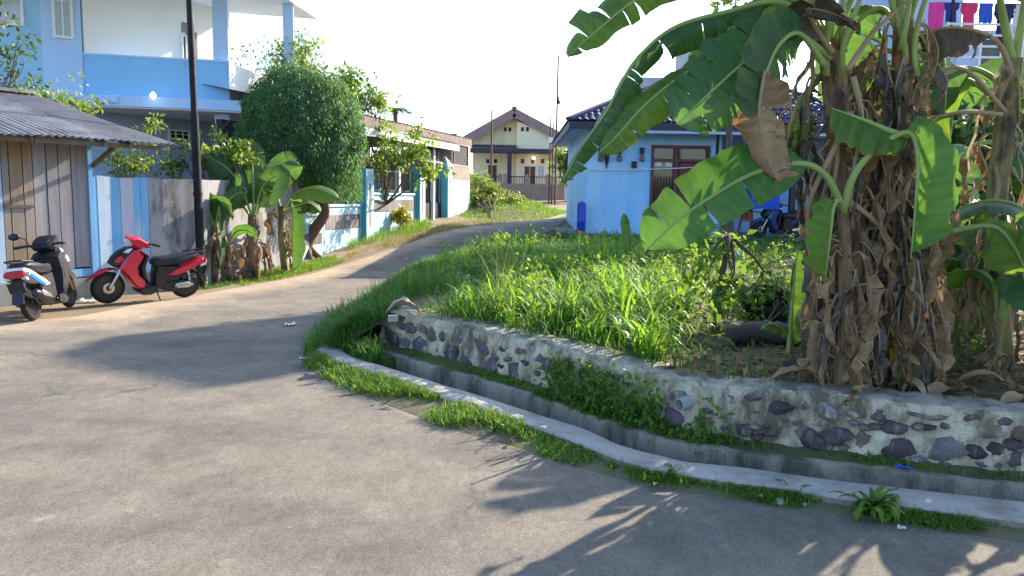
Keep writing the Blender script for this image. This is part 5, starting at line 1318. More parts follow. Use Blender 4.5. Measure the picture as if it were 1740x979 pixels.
# dark withered folded leaves across the top of the clump
banana_leaf('dead_leaf', PX([(1415, 90, Y - .05), (1372, 22, Y - .12), (1400, 18, Y - .2), (1440, 35, Y - .2), (1462, 60, Y - .22)]), .12, mat=G_deadgrey, rib=M_ribdry, start=.15, facing=(0, -.3, .9), fold=1.1, droop=.5, tear=.1, seed=51, crumple=.05, **kw)
for k, pth in enumerate([[(1440, 120), (1480, 60), (1510, 30), (1555, -10)], [(1440, 340), (1480, 370), (1510, 405), (1530, 430)], [(1425, 240), (1380, 330), (1372, 380), (1376, 420)], [(1450, 130), (1465, 210), (1450, 290), (1445, 360)]]):
    mb = MB(); mb.tube(smooth_path(PX([(x, y, Y - .14 - .02 * k) for x, y in pth]), 12), [.02 - .0011 * j for j in range(12)], 7); mb.build('bare_petiole', M_ribdry, A_, smooth=True)
dead_skirt(A_, pathA, 52, rs, .10, .12, .98, (.3, 1.0)); dead_skirt(A_, pathA, 26, rs, .12, .1, .9, (.15, .4), w=(.03, .07)); strands(A_, pathA, 60, rs, .13)
# hanging fruit
M_fruit = surf('green_banana_skin', (.22, .33, .06), (.14, .24, .04), 5, .5, .2, 20)
fc = at_y(1345, 245, Y + .25)
mb = MB(); mb.tube([at_y(1395, 130, Y + .15), at_y(1360, 170, Y + .2), fc + Vector((0, 0, .12)), fc - Vector((0, 0, .15))], .022, 7); bunch = mb.build('fruit_stalk', M_rib, A_, smooth=True)
for k in range(22):
    a = k * 2.4; z = .1 - .2 * (k / 22); d = Vector((math.cos(a), math.sin(a), 0)); c = fc + Vector((0, 0, z))
    mb = MB(); mb.tube([c + d * .03, c + d * .09 + Vector((0, 0, .0)), c + d * .12 + Vector((0, 0, .05)), c + d * .115 + Vector((0, 0, .10))], [.012, .022, .022, .007], 6); mb.build('banana', M_fruit, bunch, smooth=True)
# B: young plant in front with broad bright leaves
bB = gpt(1432, 668) + Vector((0, .02, 0)); YB = bB.y
pathB = [bB, at_y(1436, 560, YB), at_y(1436, 440, YB), at_y(1432, 352, YB)]
B_ = trunk_thing('banana_plant', 'young banana plant with broad bright green leaves in front of the dry trunks', pathB, .050, .035, M_stemdry, seed=5)
dead_skirt(B_, pathB, 26, rs, .05, .2, .9, (.25, .7), w=(.03, .09))
kw = dict(parent=B_)
banana_leaf('leaf', PX([(1432, 355, YB), (1405, 300, YB - .05), (1360, 278, YB - .1), (1280, 295, YB - .15), (1200, 340, YB - .2), (1140, 385, YB - .22), (1096, 428, YB - .22)]), .215, mat=G_bright, start=.24, facing=(.1, -.62, .78), fold=.05, droop=.25, tear=.07, seed=60, wscale=(.85, 1.1), ribr=.02, **kw)
banana_leaf('leaf', PX([(1434, 355, YB), (1450, 300, YB - .05), (1490, 252, YB - .1), (1545, 225, YB - .15), (1560, 270, YB - .22), (1556, 350, YB - .25), (1548, 440, YB - .25)]), .20, mat=G_bright, start=.42, facing=(.3, -.6, .6), fold=.15, droop=.4, tear=.09, seed=61, wscale=(1.0, .8), ribr=.022, **kw)
banana_leaf('leaf', PX([(1545, 232, YB - .12), (1515, 224, YB - .1), (1470, 205, YB - .08), (1410, 183, YB - .04)]), .17, mat=G_banana, start=.02, facing=(.2, -.55, .8), fold=.25, droop=.5, tear=.02, seed=62, **kw)
banana_leaf('leaf', PX([(1436, 365, YB), (1428, 342, YB - .08), (1416, 350, YB - .14), (1410, 400, YB - .18), (1402, 478, YB - .18)]), .17, mat=G_banana, start=.3, facing=(-.1, -.9, .3), fold=.15, droop=.35, tear=.03, seed=63, **kw)
# C: second trunk, D: third trunk, with the yellowing leaf between
bC = gpt(1505, 660); YC = bC.y + .12
pathC = [bC + Vector((0, .12, 0)), at_y(1510, 480, YC), at_y(1516, 320, YC + .05), at_y(1530, 170, YC + .1), at_y(1536, 20, YC + .12)]
C_ = trunk_thing('banana_plant', 'tall dark banana trunk wrapped in shredded dry leaf sheaths at the clump centre', pathC, .10, .06, M_stemdry, seed=9)
dead_skirt(C_, pathC, 50, rs, .09, .12, .98, (.3, 1.05)); strands(C_, pathC, 50, rs, .12); dead_skirt(C_, pathC, 24, rs, .11, .1, .9, (.15, .4), w=(.03, .07))
bD = gpt(1568, 655); YD = bD.y + .05
pathD = [bD, at_y(1558, 520, YD), at_y(1552, 400, YD), at_y(1545, 300, YD + .05), at_y(1550, 200, YD + .1)]
D_ = trunk_thing('banana_plant', 'banana trunk smothered in hanging brown fronds on the right of the clump', pathD, .085, .05, M_stemdry, seed=13)
dead_skirt(D_, pathD, 48, rs, .07, .12, .98, (.3, 1.15)); strands(D_, pathD, 55, rs, .11); dead_skirt(D_, pathD, 20, rs, .1, .1, .9, (.15, .4), w=(.03, .07))
kw = dict(parent=D_)
banana_leaf('leaf', PX([(1555, 440, YD - .05), (1590, 405, YD - .1), (1640, 388, YD - .15), (1690, 386, YD - .2), (1720, 415, YD - .25), (1745, 465, YD - .28)]), .19, mat=G_banana, start=.5, facing=(-.5, -.7, .4), fold=.15, droop=.4, tear=.03, seed=70, ribr=.024, wscale=(.4, 1.15), **kw)
banana_leaf('leaf', PX([(1546, 445, YD - .1), (1540, 500, YD - .14), (1534, 580, YD - .16), (1528, 670, YD - .14)]), .06, mat=G_bright, rib=M_rib, start=.02, facing=(0, -1, .1), fold=.9, droop=.3, tear=.1, seed=71, N=24, **kw)
banana_leaf('dead_leaf', PX([(1540, 470, YD - .12), (1528, 520, YD - .16), (1526, 600, YD - .18), (1530, 650, YD - .16)]), .055, mat=foliage('yellowing_leaf', (.62, .36, .03), (.40, .19, .02), (.6, .4, .03), .3, .6, .2), rib=M_ribdry, start=.02, facing=(0, -1, .1), fold=.8, droop=.3, tear=.12, seed=72, N=20, ribr=.008, **kw)
banana_leaf('dead_leaf', PX([(1556, 430, YD - .14), (1566, 500, YD - .2), (1572, 600, YD - .22), (1580, 690, YD - .24)]), .085, mat=G_dead, rib=M_ribdry, start=.03, facing=(.1, -1, .1), fold=.7, droop=.5, tear=.45, seed=73, N=40, ribr=.01, crumple=.03, **kw)
for k, (az, L, el, W, mt) in enumerate([(35, 1.5, 60, .25, G_banana2), (100, 1.6, 55, .26, G_banana), (160, 1.4, 70, .24, G_bright), (-30, 1.3, 45, .24, G_banana2), (300, 1.1, 70, .22, G_bright), (230, 1.3, 75, .22, G_bright)]):
    a = R(az); d = Vector((math.cos(a), math.sin(a), 0)); t0 = pathC[-1]; e = R(el)
    pts = [t0 - Vector((0, 0, .25)), t0 + d * .15 + Vector((0, 0, .3)), t0 + d * (L * .5 * math.cos(e) + .15) + Vector((0, 0, L * .5 * math.sin(e))), t0 + d * (L * .85) + Vector((0, 0, L * .5 * math.sin(e))), t0 + d * (L * 1.1) + Vector((0, 0, L * .2))]
    banana_leaf('leaf', pts, W, C_, mt, start=.25, facing=(0, 0, 1), fold=.2, droop=.5, tear=.14, seed=80 + k)
for k, (pth, W_) in enumerate([([(1530, 60), (1500, 15), (1460, 35), (1430, 100), (1415, 180)], .24), ([(1540, 85), (1580, 60), (1605, 115), (1605, 200)], .24), ([(1530, 90), (1490, 90), (1470, 150), (1475, 230)], .2)]):
    banana_leaf('leaf', PX([(x, y, YC + .35 + .1 * k) for x, y in pth]), W_, C_, G_banana2, start=.18, facing=(.1, -.6, .7), fold=.2, droop=.5, tear=.2, seed=95 + k, ragged=.25)
# E: hanging green frond left of the trunks belongs to a small sucker
bE = gpt(1346, 622); YE = bE.y
pathE = [bE, at_y(1344, 560, YE), at_y(1347, 500, YE), at_y(1352, 440, YE)]
E_ = trunk_thing('banana_plant', 'slender banana sucker with one slit upright leaf left of the trunks', pathE, .026, .018, M_stem, seed=17)
banana_leaf('leaf', PX([(1340, 600, YE - .03), (1344, 545, YE - .04), (1348, 490, YE - .05), (1353, 440, YE - .05), (1360, 420, YE - .05)]), .17, E_, G_bright, start=.08, facing=(-.25, -.9, .1), fold=.1, droop=.2, tear=.16, seed=90, wscale=(.12, 1.0), ribr=.016)
banana_leaf('leaf', PX([(1345, 585, YE), (1330, 560, YE - .05), (1310, 550, YE - .08), (1292, 560, YE - .1)]), .05, E_, G_banana, start=.2, facing=(0, -.4, .9), tear=.03, seed=91, N=20, ribr=.008)
# F: plant at the right edge, leaning trunk
bF = gpt(1722, 655); YF = bF.y + .5
pathF = [Vector((at_y(1712, 520, YF).x, YF, lotz(2.8, YF) - .03)), at_y(1692, 440, YF), at_y(1694, 330, YF), at_y(1708, 200, YF), at_y(1722, 100, YF)]
F_ = trunk_thing('banana_plant', 'banana plant with a spotted leaning trunk and stiff pale petioles below the washing line', pathF, .085, .06, M_stem, seed=23)
kw = dict(parent=F_)
tF = pathF[-1]
banana_leaf('leaf', PX([(1720, 110, YF), (1705, 30, YF - .05), (1690, -40, YF - .1), (1660, -110, YF - .15), (1600, -150, YF - .2)]), .22, mat=G_banana, start=.5, facing=(-.4, -.6, .5), seed=100, tear=.1, ribr=.03, **kw)
banana_leaf('leaf', PX([(1724, 110, YF), (1735, 40, YF), (1750, -40, YF), (1790, -100, YF)]), .22, mat=G_bright, start=.5, facing=(.4, -.6, .5), seed=101, tear=.1, ribr=.03, **kw)
banana_leaf('dead_leaf', PX([(1718, 120, YF - .05), (1695, 72, YF - .1), (1650, 50, YF - .15), (1600, 48, YF - .2), (1560, 62, YF - .22)]), .17, mat=G_deadgrey, rib=M_ribdry, start=.35, facing=(0, -.4, .9), fold=.9, droop=.8, tear=.12, seed=102, crumple=.07, **kw)
for k, (pth, mt, st, W) in enumerate([([(1712, 150), (1660, 118), (1610, 125), (1560, 165), (1545, 215)], G_banana2, .30, .25), ([(1705, 180), (1650, 138), (1600, 130), (1555, 105), (1520, 100)], G_banana, .3, .24), ([(1705, 200), (1640, 190), (1590, 205), (1560, 240), (1548, 270)], G_banana, .45, .2), ([(1715, 150), (1760, 120), (1800, 150), (1830, 220)], G_banana, .3, .24), ([(1700, 240), (1650, 250), (1620, 300), (1605, 370)], G_banana2, .3, .22)]):
    banana_leaf('leaf', PX([(x, y, YF + .12 * k) for x, y in pth]), W, mat=mt, start=st, facing=(-.1, -.6, .8), fold=.2, droop=.7, tear=.1, seed=105 + k, ribr=.018, **kw)
for k, pth in enumerate([[(1708, 190), (1640, 118), (1580, 126), (1548, 152), (1546, 205)], [(1702, 195), (1640, 190), (1585, 200)]]):
    mb = MB(); mb.tube(smooth_path(PX([(x, y, YF - .25 - .03 * k) for x, y in pth]), 14), [.017 - .0006 * j for j in range(14)], 7); mb.build('bare_petiole', M_ribdry, F_, smooth=True)
strands(F_, pathF, 24, rs, .08); dead_skirt(F_, pathF, 12, rs, .06, .3, .98, (.3, .8))
# G: small plants at the right edge and the shadowed back row
def small_banana(x, y, h, label, seed, nl=6, r=.05, L=.9, W=.17, dead=5, mats=(G_banana, G_banana2, G_bright), back=0.0, lean=(0, 0), sp=None):
    b = gpt(x, y); b.y += back; b.z = lotz(b.x, b.y) - .03; q = random.Random(seed)
    pts = [b, b + Vector((lean[0] * .4, lean[1] * .4, h * .5)), b + Vector((lean[0], lean[1], h))]
    t = trunk_thing('banana_plant', label, pts, r, r * .65, q.choice([M_stem, M_stemdry]), seed=seed)
    off = q.uniform(0, 360)
    for k in range(nl):
        a = R(off + k * 137.5); d = Vector((math.cos(a), math.sin(a), 0)); e = q.uniform(.5, 1.0); ll = L * q.uniform(.75, 1.2)
        p = [pts[-1] - Vector((0, 0, .12)), pts[-1] + d * ll * .18 + Vector((0, 0, ll * .34 * e)), pts[-1] + d * ll * .5 + Vector((0, 0, ll * .5 * e)), pts[-1] + d * ll * .85 + Vector((0, 0, ll * .36 * e)), pts[-1] + d * ll * 1.05 + Vector((0, 0, ll * .02))]
        banana_leaf('leaf', p, W * q.uniform(.8, 1.15), t, q.choice(mats), start=.22, facing=(0, 0, 1), fold=.2, droop=.5, tear=.08, seed=seed * 10 + k, N=30)
    dead_skirt(t, pts, dead, q, r * .8, .3, 1.0, (.25, .7))
    return t
small_banana(1630, 610, .62, 'short banana stump with a reddish leaning stem right of the clump', 31, 3, .045, .5, .12, 4, lean=(.10, .1))
small_banana(1690, 640, .55, 'thin pale-stemmed banana shoot beside the reddish leaning stump', 32, 4, .03, .6, .13, 4)
small_banana(1770, 660, .9, 'banana plant shedding a long shredded brown frond at the lot edge', 33, 5, .06, .8, .17, 9)
small_banana(1640, 520, 1.5, 'banana plant with glossy dark leaves filling the shade behind the clump', 34, 8, .08, 1.3, .25, 6, (G_banana2, G_banana2, G_banana), back=.9)
small_banana(1560, 480, 1.3, 'bushy banana plant growing behind the tall dark trunk', 35, 7, .07, 1.1, .22, 6, (G_banana2, G_banana), back=1.2)
small_banana(1730, 500, 1.4, 'tall leafy banana plant in front of the pale blue laundry house', 36, 6, .08, 1.2, .26, 6, (G_banana2, G_banana), back=1.6)
small_banana(1600, 560, 1.0, 'stocky banana plant with drooping leaves between the clump and the reddish stump', 37, 7, .06, .9, .2, 8, (G_banana2, G_banana), back=.5)
small_banana(1700, 560, 1.2, 'leafy banana plant just behind the pale-stemmed shoot', 38, 8, .06, 1.0, .22, 6, (G_banana2, G_banana, G_bright), back=.35)
small_banana(1640, 600, .55, 'squat banana plant with spreading leaves right of the frond-smothered trunk', 40, 7, .05, .75, .18, 6, (G_banana2, G_banana), back=.25)
small_banana(1725, 610, .8, 'thickset banana plant filling the shade beside the spotted leaning trunk', 41, 8, .06, .9, .2, 6, (G_banana2, G_banana), back=.15)
# H: big shaded plant behind, its broad fronds fill the gaps on the right
bH = gpt(1665, 560); bH.y += 1.1; bH.z = lotz(bH.x, bH.y) - .03; YH = bH.y
pathH = [bH, at_y(1650, 420, YH), at_y(1645, 300, YH), at_y(1640, 235, YH)]
H_ = trunk_thing('banana_plant', 'big shaded banana plant whose broad fronds fill the gap below the terrace rails', pathH, .10, .07, M_stem, seed=43)
for k, (pth, mt, W) in enumerate([([(1640, 235), (1610, 150), (1570, 120), (1530, 150), (1510, 230)], G_banana2, .30), ([(1642, 235), (1660, 180), (1695, 150), (1740, 175), (1770, 240)], G_banana2, .28), ([(1640, 240), (1590, 190), (1550, 210), (1525, 290)], G_banana2, .28), ([(1642, 240), (1690, 190), (1730, 220), (1750, 310)], G_banana, .28), ([(1640, 250), (1600, 250), (1575, 310), (1570, 390)], G_banana2, .26), ([(1645, 250), (1680, 260), (1705, 330), (1715, 420)], G_banana2, .26), ([(1640, 240), (1615, 160), (1580, 110), (1545, 100)], G_banana2, .26), ([(1640, 255), (1625, 300), (1630, 380), (1640, 450)], G_banana2, .25)]):
    banana_leaf('leaf', PX([(x, y, YH - .1 * j * (1 if k % 2 else .4)) for j, (x, y) in enumerate(pth)]), W, H_, mt, start=.2, facing=(.1 if k % 2 else -.2, -.65, .7), fold=.15, droop=.45, tear=.09, seed=300 + k, ribr=.02)
dead_skirt(H_, pathH, 14, rs, .08, .2, .98, (.4, .9))
for k, (x0, x1, y1) in enumerate([(1395, 1350, -40), (1412, 1400, -60), (1425, 1440, -60), (1440, 1475, -40), (1530, 1505, -50), (1540, 1548, -60), (1548, 1590, -40)]):
    own, Yk, pt = (A_, Y, pathA) if k < 4 else (C_, YC, pathC)
    mb = MB(); mb.tube(smooth_path(PX([(x0 + 10 * (-1) ** k, 130 - 22 * (k % 3), Yk + .04 * (k % 3)), (x0 + 6 * (-1) ** k, 70, Yk - .05 * (k % 2)), ((x0 + x1) / 2, 10, Yk - .08), (x1, y1, Yk - .1), (x1 + (x1 - x0), y1 - 70, Yk - .12)]), 12), [.021 - .0010 * j for j in range(12)], 8); mb.build('petiole', M_rib, own, smooth=True)
# lone young leaf standing in the grass
bL = at_lot(1066, 470); t = thing('banana_sucker', 'single upright young banana leaf rising from the tall grass', 'banana sucker', tuple(bL))
banana_leaf('leaf', [bL, bL + Vector((0, 0, .22)), Vector((*at_y(1066, 400, bL.y).xy, at_y(1066, 400, bL.y).z)), at_y(1060, 362, bL.y)], .075, t, G_bright, start=.3, facing=(.1, -1, .1), fold=.3, droop=.2, tear=.01, seed=120, N=24, ribr=.008)
# ================================================================== grass and weeds
rng = np.random.default_rng(5)
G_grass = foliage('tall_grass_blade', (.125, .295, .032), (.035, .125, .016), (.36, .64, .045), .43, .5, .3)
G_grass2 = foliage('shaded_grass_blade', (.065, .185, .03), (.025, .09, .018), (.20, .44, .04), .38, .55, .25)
G_verge = foliage('verge_grass_blade', (.14, .27, .04), (.055, .15, .025), (.34, .55, .05), .4, .6, .2)
G_dry = foliage('straw_grass_blade', (.42, .36, .13), (.24, .21, .08), (.5, .42, .12), .35, .7, .15)
G_weed = foliage('weed_leaf', (.11, .23, .035), (.045, .12, .02), (.35, .55, .05), .4, .5, .3)
def in_poly(P, poly):
    x, y = P[:, 0], P[:, 1]; c = np.zeros(len(P), bool); n = len(poly)
    for i in range(n):
        (x1, y1), (x2, y2) = poly[i][:2], poly[(i + 1) % n][:2]
        k = ((y1 > y) != (y2 > y)) & (x < (x2 - x1) * (y - y1) / (y2 - y1 + 1e-12) + x1); c ^= k
    return c
lot_edge = [(e.x, e.y) for e, k in Bp]
lot_poly = [(rows_[0], rows_[1]) for rows_ in lot_edge] + [(34, 62), (34, -3)]
bank_pts = np.array([(b.x, b.y) for b in gapb] + [(b.x, b.y) for b in resample(bank, 60)])
wall_line = np.array([(p.x, p.y) for p in wff])
def lot_h(P):
    z = np.array([lotz(x, y) for x, y in P[:, :2]])
    d = np.sqrt(((P[:, None, :2] - bank_pts[None]) ** 2).sum(2)).min(1); t = np.clip(d / 1.1, 0, 1); t = t * t * (3 - 2 * t)
    g = np.array([gz(y) for y in P[:, 1]]) - .03
    return g + (z - g) * t, d
def scatter(n, x0, x1, y0, y1):
    P = np.stack([rng.uniform(x0, x1, n), rng.uniform(y0, y1, n), np.zeros(n)], 1); return P[in_poly(P, lot_poly)]
def cl(P, sc, seed): return np.array([noise.noise(Vector((x * sc, y * sc, seed))) for x, y in P[:, :2]])
# fine grass on the road bank (shaded)
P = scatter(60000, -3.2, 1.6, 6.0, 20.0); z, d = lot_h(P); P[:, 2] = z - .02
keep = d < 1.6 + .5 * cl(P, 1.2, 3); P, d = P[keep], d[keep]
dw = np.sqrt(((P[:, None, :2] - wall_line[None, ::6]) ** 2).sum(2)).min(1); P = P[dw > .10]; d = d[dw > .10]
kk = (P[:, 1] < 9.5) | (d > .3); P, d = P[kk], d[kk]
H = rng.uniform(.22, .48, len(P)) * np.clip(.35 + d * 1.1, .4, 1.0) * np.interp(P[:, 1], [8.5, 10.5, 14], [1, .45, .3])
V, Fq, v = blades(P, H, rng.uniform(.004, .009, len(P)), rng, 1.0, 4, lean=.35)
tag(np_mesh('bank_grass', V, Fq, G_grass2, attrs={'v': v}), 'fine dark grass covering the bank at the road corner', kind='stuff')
# grass clothing the end of the wall and the head of the drain
from mathutils.bvhtree import BVHTree
vv, ff_ = [], []
for nm in ('lot_ground', 'drain_floor', 'ground', 'verge'):
    o = bpy.data.objects[nm]; k0 = len(vv); vv += [v_.co.copy() for v_ in o.data.vertices]; ff_ += [[k0 + i for i in p_.vertices] for p_ in o.data.polygons]
bv = BVHTree.FromPolygons(vv, ff_); P = []
px_poly = [(520, 610), (545, 588), (585, 600), (640, 622), (652, 600), (652, 540), (700, 515), (660, 480), (560, 540), (515, 600)]
U = rng.uniform([510, 475], [705, 625], (9000, 2)); U = U[in_poly(U, px_poly)]
for x, y in U:
    h_ = bv.ray_cast(Vector((0, 0, EYE)), ray(x, y).normalized())
    if h_[0] is not None and h_[0].z > -.1: P.append(tuple(h_[0] - Vector((0, 0, .01))))
P = np.array(P); V, Fq, v = blades(P, rng.uniform(.10, .34, len(P)), rng.uniform(.005, .011, len(P)), rng, 1.0, 4, lean=.35)
tag(np_mesh('corner_grass', V, Fq, G_grass2, attrs={'v': v}), 'thick grass round the end of the stone wall and the head of the drain', kind='stuff')
# scattered taller stalks on the bank
P = scatter(2600, -2.6, 3.5, 7.0, 17.0); z, d = lot_h(P); P[:, 2] = z - .02; P = P[(d > np.where(P[:, 1] > 9.5, 1.3, .25)) & (cl(P, 1.5, 21) > 0)]
V, Fq, v = blades(P, rng.uniform(.3, .62, len(P)), rng.uniform(.006, .014, len(P)), rng, .8, 5, lean=.2)
tag(np_mesh('bank_stalks', V, Fq, G_grass, attrs={'v': v}), 'loose taller grass stalks standing up along the road bank', kind='stuff')
# base sward over the lot
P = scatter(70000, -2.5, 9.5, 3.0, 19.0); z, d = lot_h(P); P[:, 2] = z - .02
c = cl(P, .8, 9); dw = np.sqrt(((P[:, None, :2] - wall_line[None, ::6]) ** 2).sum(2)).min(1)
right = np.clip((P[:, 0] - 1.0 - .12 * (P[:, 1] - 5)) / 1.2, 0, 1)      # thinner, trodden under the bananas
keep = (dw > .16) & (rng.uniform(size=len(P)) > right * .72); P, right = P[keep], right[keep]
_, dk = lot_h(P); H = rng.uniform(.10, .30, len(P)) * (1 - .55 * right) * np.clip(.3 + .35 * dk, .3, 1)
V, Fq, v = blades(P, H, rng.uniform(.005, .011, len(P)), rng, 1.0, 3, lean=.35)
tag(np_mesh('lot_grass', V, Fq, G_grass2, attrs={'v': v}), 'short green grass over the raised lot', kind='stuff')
# tall arching tufts
def tufts(C, nb, H, W, bend, lean=.28, segs=6):
    n = len(C); P = np.repeat(C, nb, 0) + np.concatenate([rng.normal(scale=.035, size=(n * nb, 2)), np.zeros((n * nb, 1))], 1)
    hh = np.repeat(rng.uniform(H[0], H[1], n), nb) * rng.uniform(.55, 1.1, n * nb)
    return blades(P, hh, rng.uniform(W[0], W[1], n * nb), rng, bend, segs, lean=lean)
C = scatter(1900, -1.9, 4.4, 5.2, 13.5); z, d = lot_h(C); C[:, 2] = z - .02
dw = np.sqrt(((C[:, None, :2] - wall_line[None, ::6]) ** 2).sum(2)).min(1)
lim = 1.25 + .22 * (C[:, 1] - 6.0)
hn = cl(C, .9, 14); keep = (dw > .30) & (d > np.interp(C[:, 1], [7.5, 9.5], [1.0, 1.7])) & (C[:, 0] < lim + .4 * cl(C, 1.1, 4)) & (hn + .25 > rng.uniform(-.5, .35, len(C))); C, d, hn = C[keep], d[keep], hn[keep]
hs = np.clip(.90 + .85 * hn, .35, 1.4) * np.clip(.35 + .28 * d, .45, 1) * np.interp(C[:, 1], [5, 8.5, 12], [1.0, .95, .6])
parts = []
for lo_, hi_ in ((0, .45), (.45, .7), (.7, 2)):
    k_ = (hs >= lo_) & (hs < hi_)
    if k_.any(): m_ = float(hs[k_].mean()); parts.append(tufts(C[k_], 14, (.5 * m_, .98 * m_), (.016 * m_ ** .5, .036 * m_ ** .5), .95))
V, Fq, v = merge(parts)
tag(np_mesh('tall_grass', V, Fq, G_grass, attrs={'v': v}), 'tall arching bright green grass filling the lot beyond the stone wall', kind='stuff')
C2 = C[rng.choice(len(C), min(len(C), 45), False)]
V, Fq, v = tufts(C2, 3, (.6, .95), (.005, .009), .4, .2)
tag(np_mesh('seeding_grass', V, Fq, G_dry, attrs={'v': v}), 'thin pale flowering stalks standing above the tall grass', kind='stuff')
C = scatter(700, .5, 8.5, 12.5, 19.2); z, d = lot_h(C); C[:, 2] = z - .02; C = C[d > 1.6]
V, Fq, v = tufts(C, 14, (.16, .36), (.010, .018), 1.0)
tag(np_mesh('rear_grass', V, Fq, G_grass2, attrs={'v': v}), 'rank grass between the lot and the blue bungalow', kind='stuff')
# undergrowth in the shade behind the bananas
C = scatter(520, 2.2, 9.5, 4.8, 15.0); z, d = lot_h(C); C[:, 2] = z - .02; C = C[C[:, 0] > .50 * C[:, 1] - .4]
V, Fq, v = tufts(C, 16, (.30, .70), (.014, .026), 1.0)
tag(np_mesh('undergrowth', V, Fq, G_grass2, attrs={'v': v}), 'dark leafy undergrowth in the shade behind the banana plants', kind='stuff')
# broad-leaved weeds mixed through the grass
C = scatter(420, -1.8, 5.5, 5.4, 15.0); z, d = lot_h(C); C[:, 2] = z; dw = np.sqrt(((C[:, None, :2] - wall_line[None, ::6]) ** 2).sum(2)).min(1); C = C[(d > 1.3) & (dw > .3)][:150]
hh = rng.uniform(.15, .55, len(C)); m = 34; cc = np.repeat(C, m, 0) + rng.normal(scale=.07, size=(len(C) * m, 3)) * [1, 1, .3]; cc[:, 2] += np.repeat(hh, m) * rng.uniform(.15, 1, len(cc))
V, Fq, v = leaf_cloud(cc, .085, rng, .1, .7, .5)
tag(np_mesh('broadleaf_weeds', V, Fq, G_weed, attrs={'v': v}), 'broad-leaved weeds mixed through the lot grass', kind='stuff')
# leaf litter on the bare soil under the bananas
C = scatter(5200, .9, 4.6, 3.6, 8.0); z, d = lot_h(C); C[:, 2] = z + .012; dw = np.sqrt(((C[:, None, :2] - wall_line[None, ::6]) ** 2).sum(2)).min(1)
C = C[(dw > .12) & (C[:, 0] > .9 + .16 * (C[:, 1] - 4.5)) & (rng.uniform(size=len(C)) < np.exp(-np.abs(C[:, 1] - 5.2) / 1.4))]
dd = rng.normal(size=(len(C), 3)) * [1, 1, .12]; V, Fq, v = leaf_cloud(C, rng.uniform(.04, .15, len(C)), rng, 0, 4.0, .35, dd)
tag(np_mesh('leaf_litter', V, Fq, G_dead, attrs={'v': v}), 'dry brown leaf litter over the soil under the banana clump', kind='stuff')
# verge between kerb and road
vr = resample([Vector((p.x, p.y, 0)) for p in rr_[2:16]], 400); vk = resample([Vector((p.x, p.y, 0)) for p in ko[::-1]][16:], 400)
Pv = []
for k in range(42000):
    t = rng.uniform(); i = int(t * 399); b = vk[i]
    # nearest road-edge point to this kerb point
    Pv.append((b.x, b.y, rng.uniform()))
Pv = np.array(Pv); re_ = np.array([(p.x, p.y) for p in vr]); kb = np.array([(p.x, p.y) for p in vk])
idx = np.array([((re_ - q) ** 2).sum(1).argmin() for q in kb]); mapk = {i: re_[j] for i, j in enumerate(idx)}
ii = rng.integers(0, 400, 42000); tt = rng.uniform(0, 1.05, 42000) ** 1.3
P = np.zeros((42000, 3)); P[:, :2] = kb[ii] + (re_[idx[ii]] - kb[ii]) * tt[:, None] + rng.normal(scale=.008, size=(42000, 2)); P[:, 2] = .028 * (1 - np.clip(tt, 0, 1)) - .004
c = np.array([noise.noise(Vector((x * 2.2, y * 2.2, 8))) for x, y in P[:, :2]]); left = P[:, 0] < .1
keep = (c + np.where(left, .20, .24) - .35 * tt > rng.uniform(-.25, .35, len(P))); P = P[keep]; left = left[keep]
H = np.where(left, rng.uniform(.03, .14, len(P)), rng.uniform(.02, .07, len(P)))
V, Fq, v = blades(P, H, rng.uniform(.004, .010, len(P)), rng, .9, 3, lean=.4)
tag(np_mesh('verge_grass', V, Fq, G_verge, attrs={'v': v}), 'sparse grass on the strip between kerb and asphalt', kind='stuff')
# moss and weeds at the foot of the stone wall, creepers over it
n = 5200; ii = rng.integers(8, 148, n); f = rng.uniform(size=n)
wbn = np.array([(p.x, p.y) for p in wb]); dtn = np.array([(p.x, p.y) for p in dt])
P = np.zeros((n, 3)); P[:, :2] = dtn[ii] + (wbn[ii] - dtn[ii]) * (.35 + .75 * f[:, None]); P[:, 2] = .085
c = np.array([noise.noise(Vector((x * 2.5, y * 2.5, 2))) for x, y in P[:, :2]]); P = P[c > rng.uniform(-.15, .4, n)]
V, Fq, v = blades(P, rng.uniform(.02, .07, len(P)), rng.uniform(.005, .012, len(P)), rng, 1.2, 3, lean=.7)
tag(np_mesh('ledge_weeds', V, Fq, G_verge, attrs={'v': v}), 'small weeds and moss along the foot of the stone wall', kind='stuff')
def wall_pt(px, py, out): 
    h, q = hit_wall(px, py); return h - q * out
C = []; D = []
for k in range(3900):
    x = random.gauss(1015, 62) if k % 4 else random.uniform(1080, 1245); y = random.gauss(678 + (x - 1010) * .40, 38)
    if x < 932 or x > 1250 or (x - 1163) ** 2 + (y - 686) ** 2 < 34 ** 2: continue
    lim = np.interp(x, [932, 1000, 1060, 1120, 1180, 1250], [708, 738, 762, 782, 790, 795])
    if y > lim or y < 600 + (x - 935) * .22: continue
    out = random.uniform(.0, .16) * (1 if y > 640 else .5); p = wall_pt(x, y, out); p.z = max(p.z, .08 if y < 720 else .03); C.append(tuple(p)); D.append((random.gauss(0, .4), -.6, random.gauss(-.3, .4)))
V, Fq, v = leaf_cloud(np.array(C), .055, rng, 0, .5, .55, np.array(D))
C2 = np.array(C)[rng.choice(len(C), 500)]; bl = blades(C2, rng.uniform(.08, .2, 500), rng.uniform(.004, .008, 500), rng, 1.3, 4, az=rng.uniform(np.pi, 2 * np.pi, 500), lean=.8)
V, Fq, v = merge([(V, Fq, v), bl])
tag(np_mesh('creeping_weeds', V, Fq, G_weed, attrs={'v': v}), 'tangle of creeping weeds spilling over the stone wall into the drain', kind='stuff')
